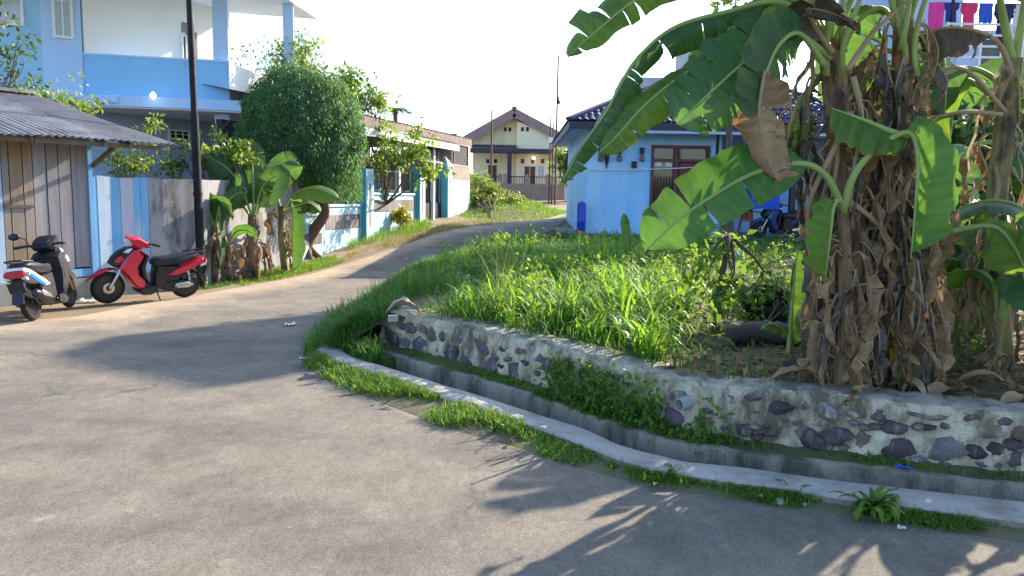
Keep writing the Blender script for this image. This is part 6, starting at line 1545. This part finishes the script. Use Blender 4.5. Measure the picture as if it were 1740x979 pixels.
# rosette weeds on the verge
def rosette(px, py, L, n, label, z=.01, W=.35, bend=.8):
    b = at_z(px, py, 0); b.z = z; q = np.random.default_rng(int(px)); P = np.repeat([tuple(b)], n, 0) + q.normal(scale=.012, size=(n, 3)) * [1, 1, 0]
    V, Fq, v = blades(P, q.uniform(.5, 1.1, n) * L, q.uniform(.7, 1.2, n) * L * W * .55, q, bend, 6, lean=.45)
    tag(np_mesh('weed_plant', V, Fq, G_weed, attrs={'v': v}, loc=tuple(b)), label, 'weed', 'leafy weeds along the kerb')
rosette(1480, 880, .25, 28, 'largest broad-leaved weed sprouting against the kerb opposite the banana clump'); rosette(1500, 886, .19, 18, 'smaller broad-leaved weed crowding the largest one at the kerb')
rosette(1340, 850, .16, 12, 'small upright weed by a stone and white litter at the kerb'); rosette(1142, 818, .17, 18, 'bushy weed at the kerb below the plastic pipe'); rosette(1040, 800, .09, 12, 'low weed where the kerb side turns to cement below the creepers')
rosette(840, 738, .13, 16, 'lush weed at the kerb in the bright grass strip'); rosette(1660, 905, .08, 16, 'low spreading weed at the kerb near the clear plastic cup')
rosette(604, 668, .14, 16, 'tufted weed at the rounded end of the kerb', W=.2)

# ================================================================== shrubs and trees
def tree(name, label, base, tips, trunk_r, leafmat, leaf, n_leaf, spread, cat='tree', group=None, bark=None, trunk_path=None, down=.15, aspect=.45, seed=1, squash=.8, part='crown', rndtips=0):
    q = np.random.default_rng(seed); t = thing(name, label, cat, tuple(base), group); mb = MB()
    tips = [Vector(x) for x in tips]
    if trunk_path: fork = Vector(trunk_path[-1]); pth = resample(trunk_path, 14); mb.tube(pth, [trunk_r * (1.25 - .7 * k / 13) for k in range(14)], 10, wob=.06, seed=seed)
    else: fork = Vector(base).lerp(sum(tips, Vector()) / len(tips), .35); mb.tube(resample([Vector(base) - Vector((0, 0, .05)), Vector(base).lerp(fork, .5) + Vector(q.normal(size=3)) * .03, fork], 8), [trunk_r * (1.2 - .5 * k / 7) for k in range(8)], 9, wob=.06, seed=seed)
    limbs(mb, fork, tips, trunk_r * .55, q); 
    for tp in tips:
        for k in range(3): limbs(mb, tp.lerp(fork, .3), [tp + Vector(q.normal(size=3)) * spread * .8], trunk_r * .18, q, 5)
    mb.build('trunk', bark or M_bark, t, smooth=True)
    C = []
    for tp in tips:
        m = int(n_leaf / len(tips)); sub = np.array(tp) + q.normal(size=(9, 3)) * spread * .55 * [1, 1, squash]
        s = sub[q.integers(0, 9, m)]; C.append(s + q.normal(size=(m, 3)) * spread * .28 * [1, 1, squash])
    C = np.concatenate(C); V, Fq, v = leaf_cloud(C, leaf, q, down, .5, aspect)
    np_mesh(part, V, Fq, leafmat, t, {'v': v}); return t
M_bark = surf('tree_bark', (.16, .12, .09), (.08, .06, .05), 5, .95, .8, 20, stretch=(4, 4, .8))
M_barkred = surf('reddish_bark', (.20, .115, .075), (.11, .062, .045), 6, .95, .8, 20, stretch=(3, 3, 1))
G_tree = foliage('broad_tree_leaf', (.10, .20, .035), (.035, .09, .02), (.38, .55, .05), .4, .45, .4)
G_yel = foliage('yellow_green_leaf', (.19, .29, .05), (.07, .135, .025), (.42, .56, .06), .38, .45, .4)
G_dk = foliage('dark_green_leaf', (.05, .11, .03), (.02, .055, .018), (.16, .28, .04), .3, .45, .4)
G_top = foliage('topiary_leaf', (.075, .19, .072), (.028, .088, .046), (.20, .40, .07), .35, .5, .35)
G_crot = foliage('croton_leaf', (.55, .45, .04), (.30, .30, .04), (.7, .6, .06), .35, .45, .4)
def ring_tips(c, rx, ry, rz, n, seed, zmin=-1): 
    q = np.random.default_rng(seed); o = []
    while len(o) < n:
        p = q.normal(size=3); p /= np.linalg.norm(p); 
        if p[2] > zmin: o.append(Vector(c) + Vector((p[0] * rx, p[1] * ry, p[2] * rz)) * q.uniform(.45, 1))
    return o
# trimmed dome tree with the bent trunk
bT = at_g(528, 437); YT = bT.y
tp = PX([(522, 437, YT), (522, 412, YT), (538, 385, YT), (552, 362, YT), (547, 335, YT), (530, 300, YT)])
tt_ = thing('topiary_tree', 'round clipped tree with weeping fine leaves on a bent reddish trunk', 'tree', (tp[0].x, tp[0].y, bT.z))
mb = MB(); mb.tube(resample(tp, 18), [.15 - .004 * k for k in range(18)], 12, wob=.05)
for a in range(5):
    d = Vector((math.cos(a * 1.3), math.sin(a * 1.3), 0)); mb.tube([tp[0] + Vector((0, 0, .25)), tp[0] + d * .2 + Vector((0, 0, .06)), tp[0] + d * .42 - Vector((0, 0, .08))], [.09, .07, .03], 7)
q = np.random.default_rng(8); cen = at_y(512, 232, YT); rxp = (at_y(618, 232, YT) - at_y(408, 232, YT)).x / 2; rzp = (at_y(512, 118, YT) - at_y(512, 352, YT)).z / 2
limbs(mb, tp[-1], [cen + Vector((math.cos(k) * rxp * .7, math.sin(k) * rxp * .7, rzp * (.1 + .4 * (k % 3) / 2))) for k in range(11)], .07, q)
mb.build('trunk', M_barkred, tt_, smooth=True)
n = 62000; p = q.normal(size=(n, 3)); p /= np.linalg.norm(p, axis=1)[:, None]
rad = np.where(q.uniform(size=n) < .8, q.uniform(.86, 1.0, n), q.uniform(.4, .9, n))
lump = np.array([1 + .13 * noise.noise(Vector(a) * 2.2 + Vector((3, 1, 0))) + .10 * noise.noise(Vector(a) * 5.5) + .05 * noise.noise(Vector(a) * 12) for a in p]); lump = lump + np.where(q.uniform(size=n) < .05, q.uniform(0, .10, n), 0)
C = p * (rad * lump)[:, None]; 
# flatten the foot, boxier flanks
C[:, 2] = np.where(C[:, 2] < 0, C[:, 2] * .86, C[:, 2]); fl = np.sqrt(C[:, 0] ** 2 + C[:, 1] ** 2); C[:, :2] *= (1 + .10 * np.clip(-C[:, 2], 0, 1))[:, None]
keep = ~((C[:, 2] < -.55) & (q.uniform(size=n) < .5)); C, p = C[keep], p[keep]
C = C * [rxp, rxp, rzp] + np.array(cen)
dirs = p * .7 + np.array([0, 0, -1.0]); V, Fq, v = leaf_cloud(C, .088, q, .2, .3, .32, dirs)
# trailing strands on the right
m = 3200; a = q.uniform(-.9, .9, m); st = np.stack([cen.x + rxp * np.cos(a) * q.uniform(.80, 1.0, m), cen.y + rxp * np.sin(a) * .9 - .2, cen.z - rzp * q.uniform(.2, .92, m)], 1)
W2 = leaf_cloud(st, .09, q, .6, .3, .3, np.tile([.1, 0, -1.0], (m, 1)))
V, Fq, v = merge([(V, Fq, v), W2]); np_mesh('crown', V, Fq, G_top, tt_, {'v': v})
# trees behind
def far_tree(px, py, Yd, rx, rz, n, leaf, mat, label, seed, tips=9, group='trees behind the street walls', sp=.4, base_y=None, down=.15):
    c = at_y(px, py, Yd); b = Vector((c.x + .1, Yd, (gz(Yd)) - .05)); sc = Yd / F
    return tree('garden_tree', label, b, ring_tips(c, rx * sc, rx * sc * .8, rz * sc, tips, seed), max(.05, rx * sc * .06), mat, leaf, n, rx * sc * sp, group=group, seed=seed, down=down)
far_tree(505, 108, 24, 52, 46, 1500, .16, G_yel, 'airy yellow-green tree rising above the clipped dome tree', 31, 20, sp=.36)
far_tree(602, 165, 23, 52, 42, 1500, .18, G_tree, 'broad-leaved tree between the dome tree and the rusty roof', 32, 18, sp=.36)
far_tree(437, 112, 27, 48, 42, 420, .14, G_dk, 'sparse small-leaved tree against the white sky by the balcony', 33, 9, sp=.6)
far_tree(418, 275, 17.5, 40, 35, 1800, .11, G_dk, 'dark bushy tree filling the gap beside the clipped dome tree', 34, 9)
# palm
pc = at_y(672, 186, 40); pl_ = thing('palm_tree', 'small distant palm above the rusty carport roof', 'palm', (pc.x, 40, gz(40)))
mb = MB(); mb.tube([Vector((pc.x, 40, gz(40) - .1)), pc], [.16, .12], 8); mb.build('trunk', M_bark, pl_, smooth=True)
parts = []
for k in range(14):
    a = k * 2.4; d = np.array([math.cos(a), math.sin(a), 0]); m = 40; s = np.linspace(.05, 1, m)
    c = np.array(pc) + d * s[:, None] * .85 + np.array([0, 0, 1]) * (s * .55 - s ** 2 * .9)[:, None] * (1 if k % 2 else .5)
    dd = np.cross(d, [0, 0, 1]) * np.where(np.arange(m) % 2, 1, -1)[:, None] + d * .6 + np.array([0, 0, -.4]); parts.append(leaf_cloud(c, .32, rng, 0, .4, .10, dd))
V, Fq, v = merge(parts); np_mesh('crown', V, Fq, G_dk, pl_, {'v': v})
# branch of the mango-like tree over the gate
c = at_y(690, 260, 21.5)
tree('garden_tree', 'leafy tree leaning over the iron railing of the turquoise wall', Vector((c.x - 1.0, 22.3, gz(22.3) - .05)), PX([(655, 225, 21.8), (700, 235, 21.6), (668, 262, 21.5), (712, 272, 21.3), (690, 250, 21.7), (650, 275, 21.9), (722, 290, 21.3)]), .07, G_tree, .17, 1300, .40, group='trees behind the street walls', seed=36, down=.4)
# bushes behind the shed and wall
tree('garden_shrub', 'glossy yellow-green shrub rising behind the plank stall roof', LW.P(u_of(150), 0, -2.2), PX([(60, 172, 12.5), (105, 190, 12.6), (130, 200, 12.7), (95, 175, 13), (40, 165, 12.4), (135, 178, 12.9)]), .04, G_yel, .105, 850, .26, 'shrub', 'shrubs behind the stall', seed=41)
tree('garden_shrub', 'leafy shrub between the stall eave and the painted boards', LW.P(u_of(235), 0, -1.1), PX([(210, 290, 13.2), (235, 270, 13.3), (262, 215, 13.5), (245, 240, 13.4), (225, 285, 13.2), (270, 285, 13.6), (200, 270, 13.1)]), .035, G_yel, .10, 800, .19, 'shrub', 'shrubs behind the stall', seed=42)
tree('garden_tree', 'dark feathery tree at the corner of the blue house tower', LW.P(u_of(5), 0, -2.4), PX([(8, 45, 12.5), (30, 70, 12.4), (12, 105, 12.3), (45, 140, 12.6), (-20, 90, 12.2), (20, 150, 12.5), (-20, 150, 12.0)]), .06, G_dk, .11, 520, .30, group='trees behind the street walls', seed=43)
tree('garden_shrub', 'dark shrub behind the black pole above the grey wall', LW.P(u_of(320), 0, -1.0), PX([(310, 270, 14), (340, 250, 14.2), (355, 280, 14.2), (300, 285, 13.9), (368, 235, 14.5), (385, 265, 14.5)]), .04, G_dk, .11, 700, .20, 'shrub', 'shrubs behind the grey wall', seed=44)
tree('garden_shrub', 'low bright shrub peeping over the grey wall by the pole', LW.P(u_of(350), 0, -.7), PX([(365, 262, 14), (395, 258, 14.1), (345, 275, 13.9), (415, 270, 14.2)]), .04, G_yel, .13, 700, .20, 'shrub', 'shrubs behind the grey wall', seed=45)
# hedge of shrubs and mound past the gate
tree('roadside_bush', 'rounded bright green bush on the mound beside the white side wall', at_g(835, 372), PX([(808, 318, 32), (828, 325, 32), (850, 335, 32), (822, 345, 31), (845, 352, 31), (805, 345, 31.5), (866, 348, 32), (812, 332, 32), (838, 340, 31.5), (878, 355, 32)]), .06, G_yel, .15, 5200, .50, 'bush', seed=46)
tree('garden_tree', 'round green tree beside the grey sheet gate', Vector((3.6, 49.2, gz(49))), PX([(965, 262, 49), (975, 275, 49), (960, 285, 49), (985, 260, 49), (978, 292, 49)]), .1, G_tree, .35, 1600, .8, group='trees behind the street walls', seed=47)
b = at_g(680, 392)
tree('croton_shrub', 'yellow croton shrub in front of the stone inlay panel', b, [b + Vector(x) for x in ((0, 0, .45), (.18, 0, .4), (-.18, .05, .38), (.05, .1, .55), (.1, -.1, .3))], .02, G_crot, .16, 420, .13, 'shrub', seed=48)
# roadside grass on the left side (bright, sunlit)
def strip_grass(name, label, px_lo, px_hi, n, H, mat, W=(.006, .013), bend=.9):
    lo = resample([at_g(*p) for p in px_lo], 80); hi = resample([at_g(*p) for p in px_hi], 80); P = np.zeros((n, 3))
    i = rng.integers(0, 79, n); f = rng.uniform(size=n); t = rng.uniform(size=n)
    L0 = np.array([tuple(p) for p in lo]); H0 = np.array([tuple(p) for p in hi]); a = L0[i] + (L0[i + 1] - L0[i]) * f[:, None]; b_ = H0[i] + (H0[i + 1] - H0[i]) * f[:, None]
    P = a + (b_ - a) * t[:, None]; P[:, 2] = [gz(y) - .03 for y in P[:, 1]]
    c = np.array([noise.noise(Vector((x * 1.3, y * 1.3, 6))) for x, y in P[:, :2]]); P = P[c > rng.uniform(-.7, .3, n)]
    V, Fq, v = blades(P, rng.uniform(H[0], H[1], len(P)), rng.uniform(W[0], W[1], len(P)), rng, bend, 3, lean=.4)
    tag(np_mesh(name, V, Fq, mat, attrs={'v': v}), label, kind='stuff')
strip_grass('roadside_grass', 'sunlit grass in front of the turquoise wall', [(590, 425), (640, 412), (700, 398), (735, 388)], [(600, 398), (640, 388), (690, 378), (725, 372)], 6000, (.10, .38), G_verge)
strip_grass('straw_grass', 'dry straw-coloured grass along the road edge by the gate', [(560, 452), (640, 428), (720, 405), (790, 388), (860, 378)], [(590, 432), (640, 415), (720, 390), (790, 376), (860, 372)], 6000, (.05, .16), G_dry)
strip_grass('street_grass', 'short grass under the street banana plants', [(410, 485), (480, 472), (540, 458), (580, 447)], [(400, 470), (460, 458), (520, 445), (570, 435)], 7000, (.05, .16), G_verge)
strip_grass('wall_foot_grass', 'thin grass at the foot of the grey wall', [(340, 492), (380, 486), (420, 478)], [(340, 484), (380, 476), (420, 468)], 1500, (.05, .14), G_grass2)
# grassy mound beyond the gate, right of the bush
mnd = [(at_g(x, y)) for x, y in ((800, 376), (850, 378), (900, 374), (940, 369), (972, 360))]
rows = []
for im, p in enumerate(resample(mnd, 30)):
    rows.append([Vector((p.x - .28 * k * .9, p.y + k * .9, gz(p.y + k * .9) - .06 + .36 * sstep(im / 7) * sstep((29 - im) / 7) * sstep(k / 5) * (1 - .4 * sstep((k - 6) / 5)))) for k in range(13)])
mb = MB(); mb.sheet(rows); mo = mb.build('grass_mound', M_lot, smooth=True); tag(mo, kind='structure')
R0 = np.array([[tuple(p) for p in r] for r in rows]); n = 14000; i = rng.integers(0, 29, n); j = rng.integers(0, 12, n); f, g2 = rng.uniform(size=(2, n, 1))
P = R0[i, j] * (1 - f) * (1 - g2) + R0[i + 1, j] * f * (1 - g2) + R0[i, j + 1] * (1 - f) * g2 + R0[i + 1, j + 1] * f * g2
V, Fq, v = blades(P, rng.uniform(.06, .34, n) * (.6 + .8 * np.array([abs(noise.noise(Vector((x * .7, y * .7, 3)))) for x, y in P[:, :2]])), rng.uniform(.012, .026, n), rng, 1.1, 4, lean=.6)
tag(np_mesh('mound_grass', V, Fq, G_verge, attrs={'v': v}), 'bright sunlit grass on the mound at the road bend', kind='stuff')

# ================================================================== banana plants by the street wall
def street_banana(bx, by, top, leaves, label, seed, r=.09, dead=8, mat=M_stemdry):
    b = at_g(bx, by); b.z -= .03; q = random.Random(seed); t_ = at_y(top[0], top[1], b.y)
    pts = [b, b.lerp(t_, .5) + Vector((q.uniform(-.04, .04), 0, 0)), t_]
    t = thing('banana_plant', label, 'banana plant', tuple(b), 'banana plants by the street wall'); stem('trunk', pts, r, r * .7, t, mat, seed)
    for k, (pth, W, mt, fac) in enumerate(leaves):
        P_ = [t_ - Vector((0, 0, .1))] + [at_y(x, y, b.y + dy) for (x, y, dy) in pth]
        banana_leaf('leaf', P_, W, t, G_street if (k % 4) else mt, start=.2, facing=fac, fold=.2, droop=.35, tear=.11, seed=seed * 20 + k, N=28, ribr=.02)
    dead_skirt(t, pts, dead, q, r * .8, .25, 1.0, (.3, .8), w=(.06, .14)); return t
up_ = (.3, -.6, .7)
street_banana(432, 473, (430, 365), [([(410, 320, -.1), (385, 285, -.2), (345, 262, -.3)], .30, G_banana2, (.5, -.7, .5)), ([(400, 330, 0), (395, 300, -.1), (410, 345, -.3)], .2, G_banana, up_), ([(445, 320, -.1), (470, 300, -.2), (462, 330, -.35), (455, 352, -.4)], .22, G_bright, up_), ([(430, 310, .1), (425, 262, .2), (400, 235, .2)], .27, G_bright, up_), ([(452, 330, .2), (485, 290, .3), (515, 282, .3)], .25, G_banana2, up_)], 'banana plant with a scaly trunk and broad leaves in front of the grey wall', 201, .12, 10)
street_banana(365, 482, (366, 385), [([(350, 350, -.1), (325, 335, -.2), (295, 325, -.25)], .22, G_banana, (.2, -.8, .4)), ([(372, 355, -.1), (385, 350, -.2), (395, 375, -.25)], .16, G_banana, up_), ([(366, 350, 0), (372, 345, -.1), (376, 420, -.2), (374, 460, -.2)], .12, G_bright, (.1, -1, .1)), ([(376, 360, .1), (400, 330, .2), (420, 330, .2)], .18, G_banana2, up_)], 'smaller banana plant between the black pole and the scaly banana trunk', 202, .08, 8)
street_banana(485, 462, (478, 350), [([(500, 330, -.1), (535, 320, -.2), (578, 338, -.3)], .28, G_banana, (0, -.5, .85)), ([(490, 360, -.1), (497, 355, -.2), (497, 410, -.3), (498, 462, -.3)], .24, G_banana, (.2, -1, .1)), ([(470, 320, 0), (480, 280, .1), (505, 270, .1)], .22, G_banana2, up_), ([(505, 350, .2), (525, 345, .3), (545, 360, .3)], .18, G_banana2, up_), ([(465, 330, .1), (450, 300, .1), (455, 280, .1)], .2, G_bright, up_)], 'banana plant with a long hanging leaf beside the bent tree trunk', 203, .08, 6, M_stem)
street_banana(392, 478, (388, 410), [([(400, 395, -.1), (420, 392, -.2), (440, 405, -.2)], .10, G_bright, up_), ([(380, 400, -.1), (372, 395, -.1), (360, 402, -.1)], .09, G_bright, up_)], 'stunted banana shoot with withered leaves at the foot of the grey wall', 204, .05, 8)

# shrub with oval leaves and thin tree on the lot
bS = gpt(1215, 560)
tree('young_tree', 'slim dark-stemmed young tree with oval leaves standing before the bungalow porch', bS, PX([(1205, 440, bS.y), (1245, 470, bS.y - .1), (1220, 505, bS.y - .15), (1260, 500, bS.y), (1190, 480, bS.y + .1), (1235, 420, bS.y + .2)]), .035, G_weed, .105, 330, .16, 'tree', seed=61, down=.3, aspect=.5, trunk_path=[bS, at_y(1225, 480, bS.y), at_y(1240, 400, bS.y)], bark=M_bark)
bS2 = gpt(1252, 545); bS2.y += 10.0; bS2.x = at_y(1240, 400, bS2.y).x
tree('young_tree', 'tall thin tree with yellow-green leaves showing through the banana fronds', Vector((bS2.x, bS2.y, lotz(bS2.x, bS2.y) - .03)), PX([(1235, 60, bS2.y), (1255, 80, bS2.y), (1220, 85, bS2.y), (1270, 50, bS2.y), (1240, 20, bS2.y)]), .10, G_yel, .26, 260, .45, 'tree', seed=62, trunk_path=[Vector((bS2.x, bS2.y, lotz(bS2.x, bS2.y) - .05)), at_y(1238, 300, bS2.y), at_y(1240, 160, bS2.y)], bark=M_bark)
tree('lot_shrub', 'shady leafy shrub over the old tyres', gpt(1300, 575), PX([(1290, 470, bS.y + .3), (1310, 500, bS.y + .2), (1330, 520, bS.y + .1), (1275, 520, bS.y + .2)]), .025, G_weed, .09, 260, .16, 'shrub', seed=63, down=.3, aspect=.5)
for k, (x, y, Yd) in enumerate([(1640, 330, 8.2), (1720, 380, 8.6), (1590, 300, 8.8)]):
    c = at_y(x, y, Yd); tree('lot_shrub', ['dense dark shrub behind the right-hand banana plants', 'dark shrub behind the leaning spotted trunk', 'dark shrub behind the tall dark banana trunk'][k], Vector((c.x, Yd, lotz(c.x, Yd) - .03)), ring_tips(c, .9, .6, 1.0, 10, 70 + k), .05, G_dk, .15, 1700, .4, 'shrub', 'dark shrubs behind the banana clump', seed=70 + k)
# ================================================================== litter and odds and ends
M_tan = surf('dry_leaf_tan', (.45, .30, .17), (.28, .18, .10), 6, .85, .4, 30)
def dry_piece(px, py, L, W, rz, label, mat=None, z=None, curl=.35, name='fallen_leaf', cat='dry leaf', group='fallen dry banana leaves', seed=0, hump=.06):
    b = at_lot(px, py); b.z = (z if z is not None else b.z) + .004
    rows = []; c, s = math.cos(rz), math.sin(rz)
    for i in range(13):
        t = i / 12 - .5; w = W * (1 - abs(2 * t) ** 2.5) * (1 + .25 * noise.noise(Vector((i * .6, seed, 0)))) + .004; row = []
        for j in range(7):
            r = j / 6 - .5; x = t * L; y = r * w
            zz = hump * (1 - (2 * t) ** 2) * .6 + curl * w * (r * 2) ** 2 * .5 + .02 * noise.noise(Vector((i * .5, j * .8, seed)))
            row.append(b + Vector((x * c - y * s, x * s + y * c, abs(zz) + .004)))
        rows.append(row)
    mb = MB(); mb.sheet(rows); mb.sheet([[p - Vector((0, 0, .003)) for p in r] for r in rows])
    tag(mb.build(name, mat or M_tan, smooth=True, loc=tuple(b)), label, cat, group)
zc = WZ + .03
dry_piece(1352, 660, .36, .10, .1, 'pale tan curled leaf lying on the wall cap left of the trunks', z=zc, seed=1, hump=.10)
dry_piece(1602, 672, .30, .14, .6, 'crumpled brown leaf at the foot of the frond-smothered trunk', seed=2)
dry_piece(1672, 660, .34, .15, -.4, 'broad dry leaf on the soil between the two right-hand shoots', seed=3, hump=.12)
dry_piece(1480, 672, .24, .10, .9, 'small torn dry leaf between the trunk bases', seed=4)
dry_piece(1542, 668, .26, .12, -1.0, 'folded dry leaf resting under the yellowing frond', seed=5, hump=.10)
dry_piece(1732, 690, .30, .12, .3, 'dry leaf at the wall cap below the lot edge plant', seed=6)
dry_piece(1250, 640, .16, .06, .3, 'little brown leaf scrap on the bare soil left of the sucker', seed=7)
# torn sack on the end of the wall
M_sack = surf('torn_cement_sack', (.50, .42, .34), (.33, .26, .21), 5, .9, .5, 30)
dry_piece(685, 536, .34, .22, .2, 'crumpled tan paper sack on the end of the stone wall', M_sack, z=WZ + .02, name='torn_sack', cat='sack', group=None, seed=11, curl=.5, hump=.14)
b = at_z(668, 545, WZ + .02)
mb = MB(); mb.box((b.x, b.y, b.z + .02), (.09, .02, .06), .4); tag(mb.build('cement_chip', M_kerb, loc=(b.x, b.y, b.z)), 'pale square cement chip beside the torn paper sack', 'chip')
# tyres and rolled tarp in the shade
def tyre(px, py, z, tilt, label):
    b = at_lot(px, py); prof = []
    for k in range(15):
        a = 2 * math.pi * k / 14; prof.append((.20 + .06 * math.cos(a), .06 * math.sin(a)))
    mb = MB(); mb.lathe((b.x, b.y, b.z + z), prof, 28, M=Matrix.Rotation(tilt, 3, 'X')); tag(mb.build('old_tyre', M_tyre, smooth=60, loc=(b.x, b.y, b.z)), label, 'tyre', 'old tyres on the lot')
tyre(1306, 556, .065, R(4), 'old black tyre lying flat under the shady shrub'); tyre(1302, 556, .24, R(28), 'old black tyre tilted on top of another in the shade')
M_gtarp = surf('grey_tarp', (.10, .09, .085), (.05, .047, .045), 5, .85, .6, 18)
b = at_lot(1300, 590); rows = []
for i in range(15):
    t = i / 14; row = []
    for j in range(14):
        a = 2 * math.pi * j / 14; r = .10 * (1 + .18 * noise.noise(Vector((i * .6, math.cos(a) * 2, math.sin(a) * 2)))) * (.6 if i in (0, 14) else 1) + .012 * math.sin(i * 2.6)
        row.append(b + Vector(((t - .5) * .62, .12 * math.sin(t * 3) + r * math.cos(a), .10 + r * .9 * math.sin(a))))
    rows.append(row)
mb = MB(); mb.sheet(rows, close=True); mb.poly(rows[0]); mb.poly(rows[-1]); tag(mb.build('rolled_tarpaulin', M_gtarp, smooth=True, loc=tuple(b)), 'rolled grey tarpaulin lying in front of the old tyres', 'tarpaulin')
def rock(px, py, r, label, mat, z=None, lot=True, grp='loose stones'):
    b = at_lot(px, py) if lot else at_z(px, py, 0); rows = []
    sd = px * .37
    for i in range(7):
        a = -math.pi / 2 + math.pi * i / 6; row = []
        for j in range(10):
            f = 2 * math.pi * j / 10; d = Vector((math.cos(a) * math.cos(f), math.cos(a) * math.sin(f), math.sin(a))); k = 1 + .35 * noise.noise(d * 1.6 + Vector((sd, 0, 0)))
            row.append(b + Vector((d.x * r * k, d.y * r * k, max(d.z * r * .7 * k + r * .4, -.02))))
        rows.append(row)
    mb = MB(); mb.sheet(rows, close=True); tag(mb.build('loose_stone', mat, smooth=50, loc=tuple(b)), label, 'stone', grp)
rock(1345, 632, .075, 'dark rounded stone at the foot of the slender sucker', M_stone)
rock(1250, 437, .14, 'pale boulder by the porch slab edge', M_gconc); rock(1215, 455, .10, 'grey boulder beside the pale one near the porch', M_slabc)
rock(1325, 856, .03, 'tan pebble on the verge beside the small upright weed', M_sack, lot=False); rock(762, 702, .045, 'dark cobble in the bright verge grass by the kerb', M_stone, lot=False); rock(548, 628, .03, 'pale chip at the tip of the verge', M_kerb, lot=False)
# wrappers
def wrapper(px, py, z, L, W, rz, label, mat, name='wrapper', cat='litter', cr=.012):
    b = at_z(px, py, z); rows = []; c, s = math.cos(rz), math.sin(rz)
    for i in range(9):
        row = []
        for j in range(6):
            x = (i / 8 - .5) * L; y = (j / 5 - .5) * W; row.append(b + Vector((x * c - y * s, x * s + y * c, .006 + abs(noise.noise(Vector((i * .7, j * .9, px)))) * cr * 2.2)))
        rows.append(row)
    mb = MB(); mb.sheet(rows); mb.sheet([[p - Vector((0, 0, .002)) for p in r] for r in rows]); tag(mb.build(name, mat, smooth=35, loc=tuple(b)), label, cat, 'litter by the road')
M_bwrap = plain('blue_foil', (.01, .08, .55), .3); M_wlit = plain('white_plastic_litter', (.75, .75, .74), .5); M_pink = plain('pink_litter', (.60, .22, .20), .6); M_lime = plain('lime_plastic', (.25, .60, .02), .4)
wrapper(1535, 797, .165, .085, .035, -.25, 'small bright blue wrapper on the drain ledge', M_bwrap)
wrapper(1370, 862, .0, .04, .025, .4, 'scrap of white plastic on the verge beside the tan pebble', M_wlit); wrapper(1532, 900, .004, .04, .012, -.1, 'white paper stub on the asphalt edge below the largest weed', M_wlit)
wrapper(494, 553, .004, .14, .09, .5, 'crushed white cup lying in the shadow on the road', M_wlit, cr=.03); wrapper(518, 610, .004, .10, .05, .2, 'flattened white paper at the grassy corner of the road', M_wlit)
wrapper(916, 763, .0, .05, .03, .7, 'faded pink scrap in the verge grass', M_pink); wrapper(158, 494, .0, .45, .18, .5, 'white plastic bag beside the wall foot behind the scooters', M_wlit, cr=.05); wrapper(152, 512, .0, .30, .14, .2, 'white plastic scrap by the red scooter front wheel', M_wlit, cr=.04)
for k, (x, y, lab) in enumerate([(735, 435, 'white paper scrap on sunlit road, edge of the house shadow'), (690, 441, 'white scrap on the road opposite the straw grass'), (748, 455, 'white scrap inside the house shadow on the far road')]):
    q = at_g(x, y); wr = MB(); wr.sheet([[q + Vector((i * .03 - .05, j * .03 - .04, .012 + .012 * noise.noise(Vector((i, j * 1.3, k))))) for i in range(4)] for j in range(4)]); tag(wr.build('paper_scrap', M_wlit, loc=tuple(q)), lab, 'litter', 'white scraps on the road')
q = at_z(130, 496, 0); mb = MB(); mb.lathe((q.x, q.y, 0), [(.05, 0), (.07, .02), (.075, .06), (.06, .085), (.02, .09), (0, .09)], 14); tag(mb.build('lime_cap', M_lime, smooth=40, loc=tuple(q)), 'lime green plastic tub behind the white scooter', 'tub')
# clear cup at the end of the verge
m, nt, bb = newmat('clear_cup_plastic'); bb.inputs['Base Color'].default_value = (.8, .86, .9, 1); bb.inputs['Roughness'].default_value = .15; bb.inputs['Transmission Weight'].default_value = .85; bb.inputs['IOR'].default_value = 1.3
q = at_z(1733, 900, .0); mb = MB(); mb.lathe((q.x, q.y, -.01), [(.026, 0), (.036, .085), (.038, .088), (.036, .088), (.024, .003), (0, .003)], 18); tag(mb.build('plastic_cup', m, smooth=40, loc=tuple(q)), 'clear plastic cup standing at the foot of the kerb', 'cup')
# sandal on the plinth
q = LW.P(u_of(140), .31, .02)
mb = MB(); rows = []
for i in range(9):
    t = i / 8 - .5; w = .045 * (1 - (2 * t) ** 4) + .004; rows.append([LW.P(u_of(140) + t * .28, .30, .0 + r * w) + Vector((0, 0, .002)) for r in (-1, -.3, .3, 1)])
mb.sheet(rows); mb.sheet([[p + Vector((0, 0, .014)) for p in r] for r in rows]); so = mb.build('sandal', M_bplastic, loc=tuple(q)); tag(so, 'black flip-flop sandal left on the stall plinth', 'sandal')
mb = MB(); mb.tube([LW.P(u_of(140) - .02, .315, -.035), LW.P(u_of(140) + .04, .35, 0), LW.P(u_of(140) - .02, .315, .035)], .007, 6); mb.build('strap', M_bplastic, so)

# dead leaf scraps and silt lumps along the drain ledge and verge
rl_rng = random.Random(77)
for k, (x, y, z, lab) in enumerate([(1115, 826, .02, 'dry leaf scrap by the bushy weed below the plastic pipe'), (1290, 848, .02, 'dry leaf scrap beside the tan pebble on the verge'), (1575, 892, .02, 'dry leaf scrap past the largest kerb weed'), (870, 752, .02, 'dry leaf scrap near the faded pink scrap')]):
    b = at_z(x, y, z); rows = []; L = rl_rng.uniform(.03, .07); a = rl_rng.uniform(0, 3)
    for i in range(6):
        t = i / 5 - .5; w = .016 * (1 - (2 * t) ** 2) + .002; rows.append([b + Vector((t * L * math.cos(a) - r * w * math.sin(a), t * L * math.sin(a) + r * w * math.cos(a), .006 + .012 * r * r + .006 * math.sin(i))) for r in (-1, 0, 1)])
    mb = MB(); mb.sheet(rows); tag(mb.build('leaf_scrap', M_tan, smooth=True, loc=tuple(b)), lab, 'dry leaf', 'dry leaf scraps on the verge')
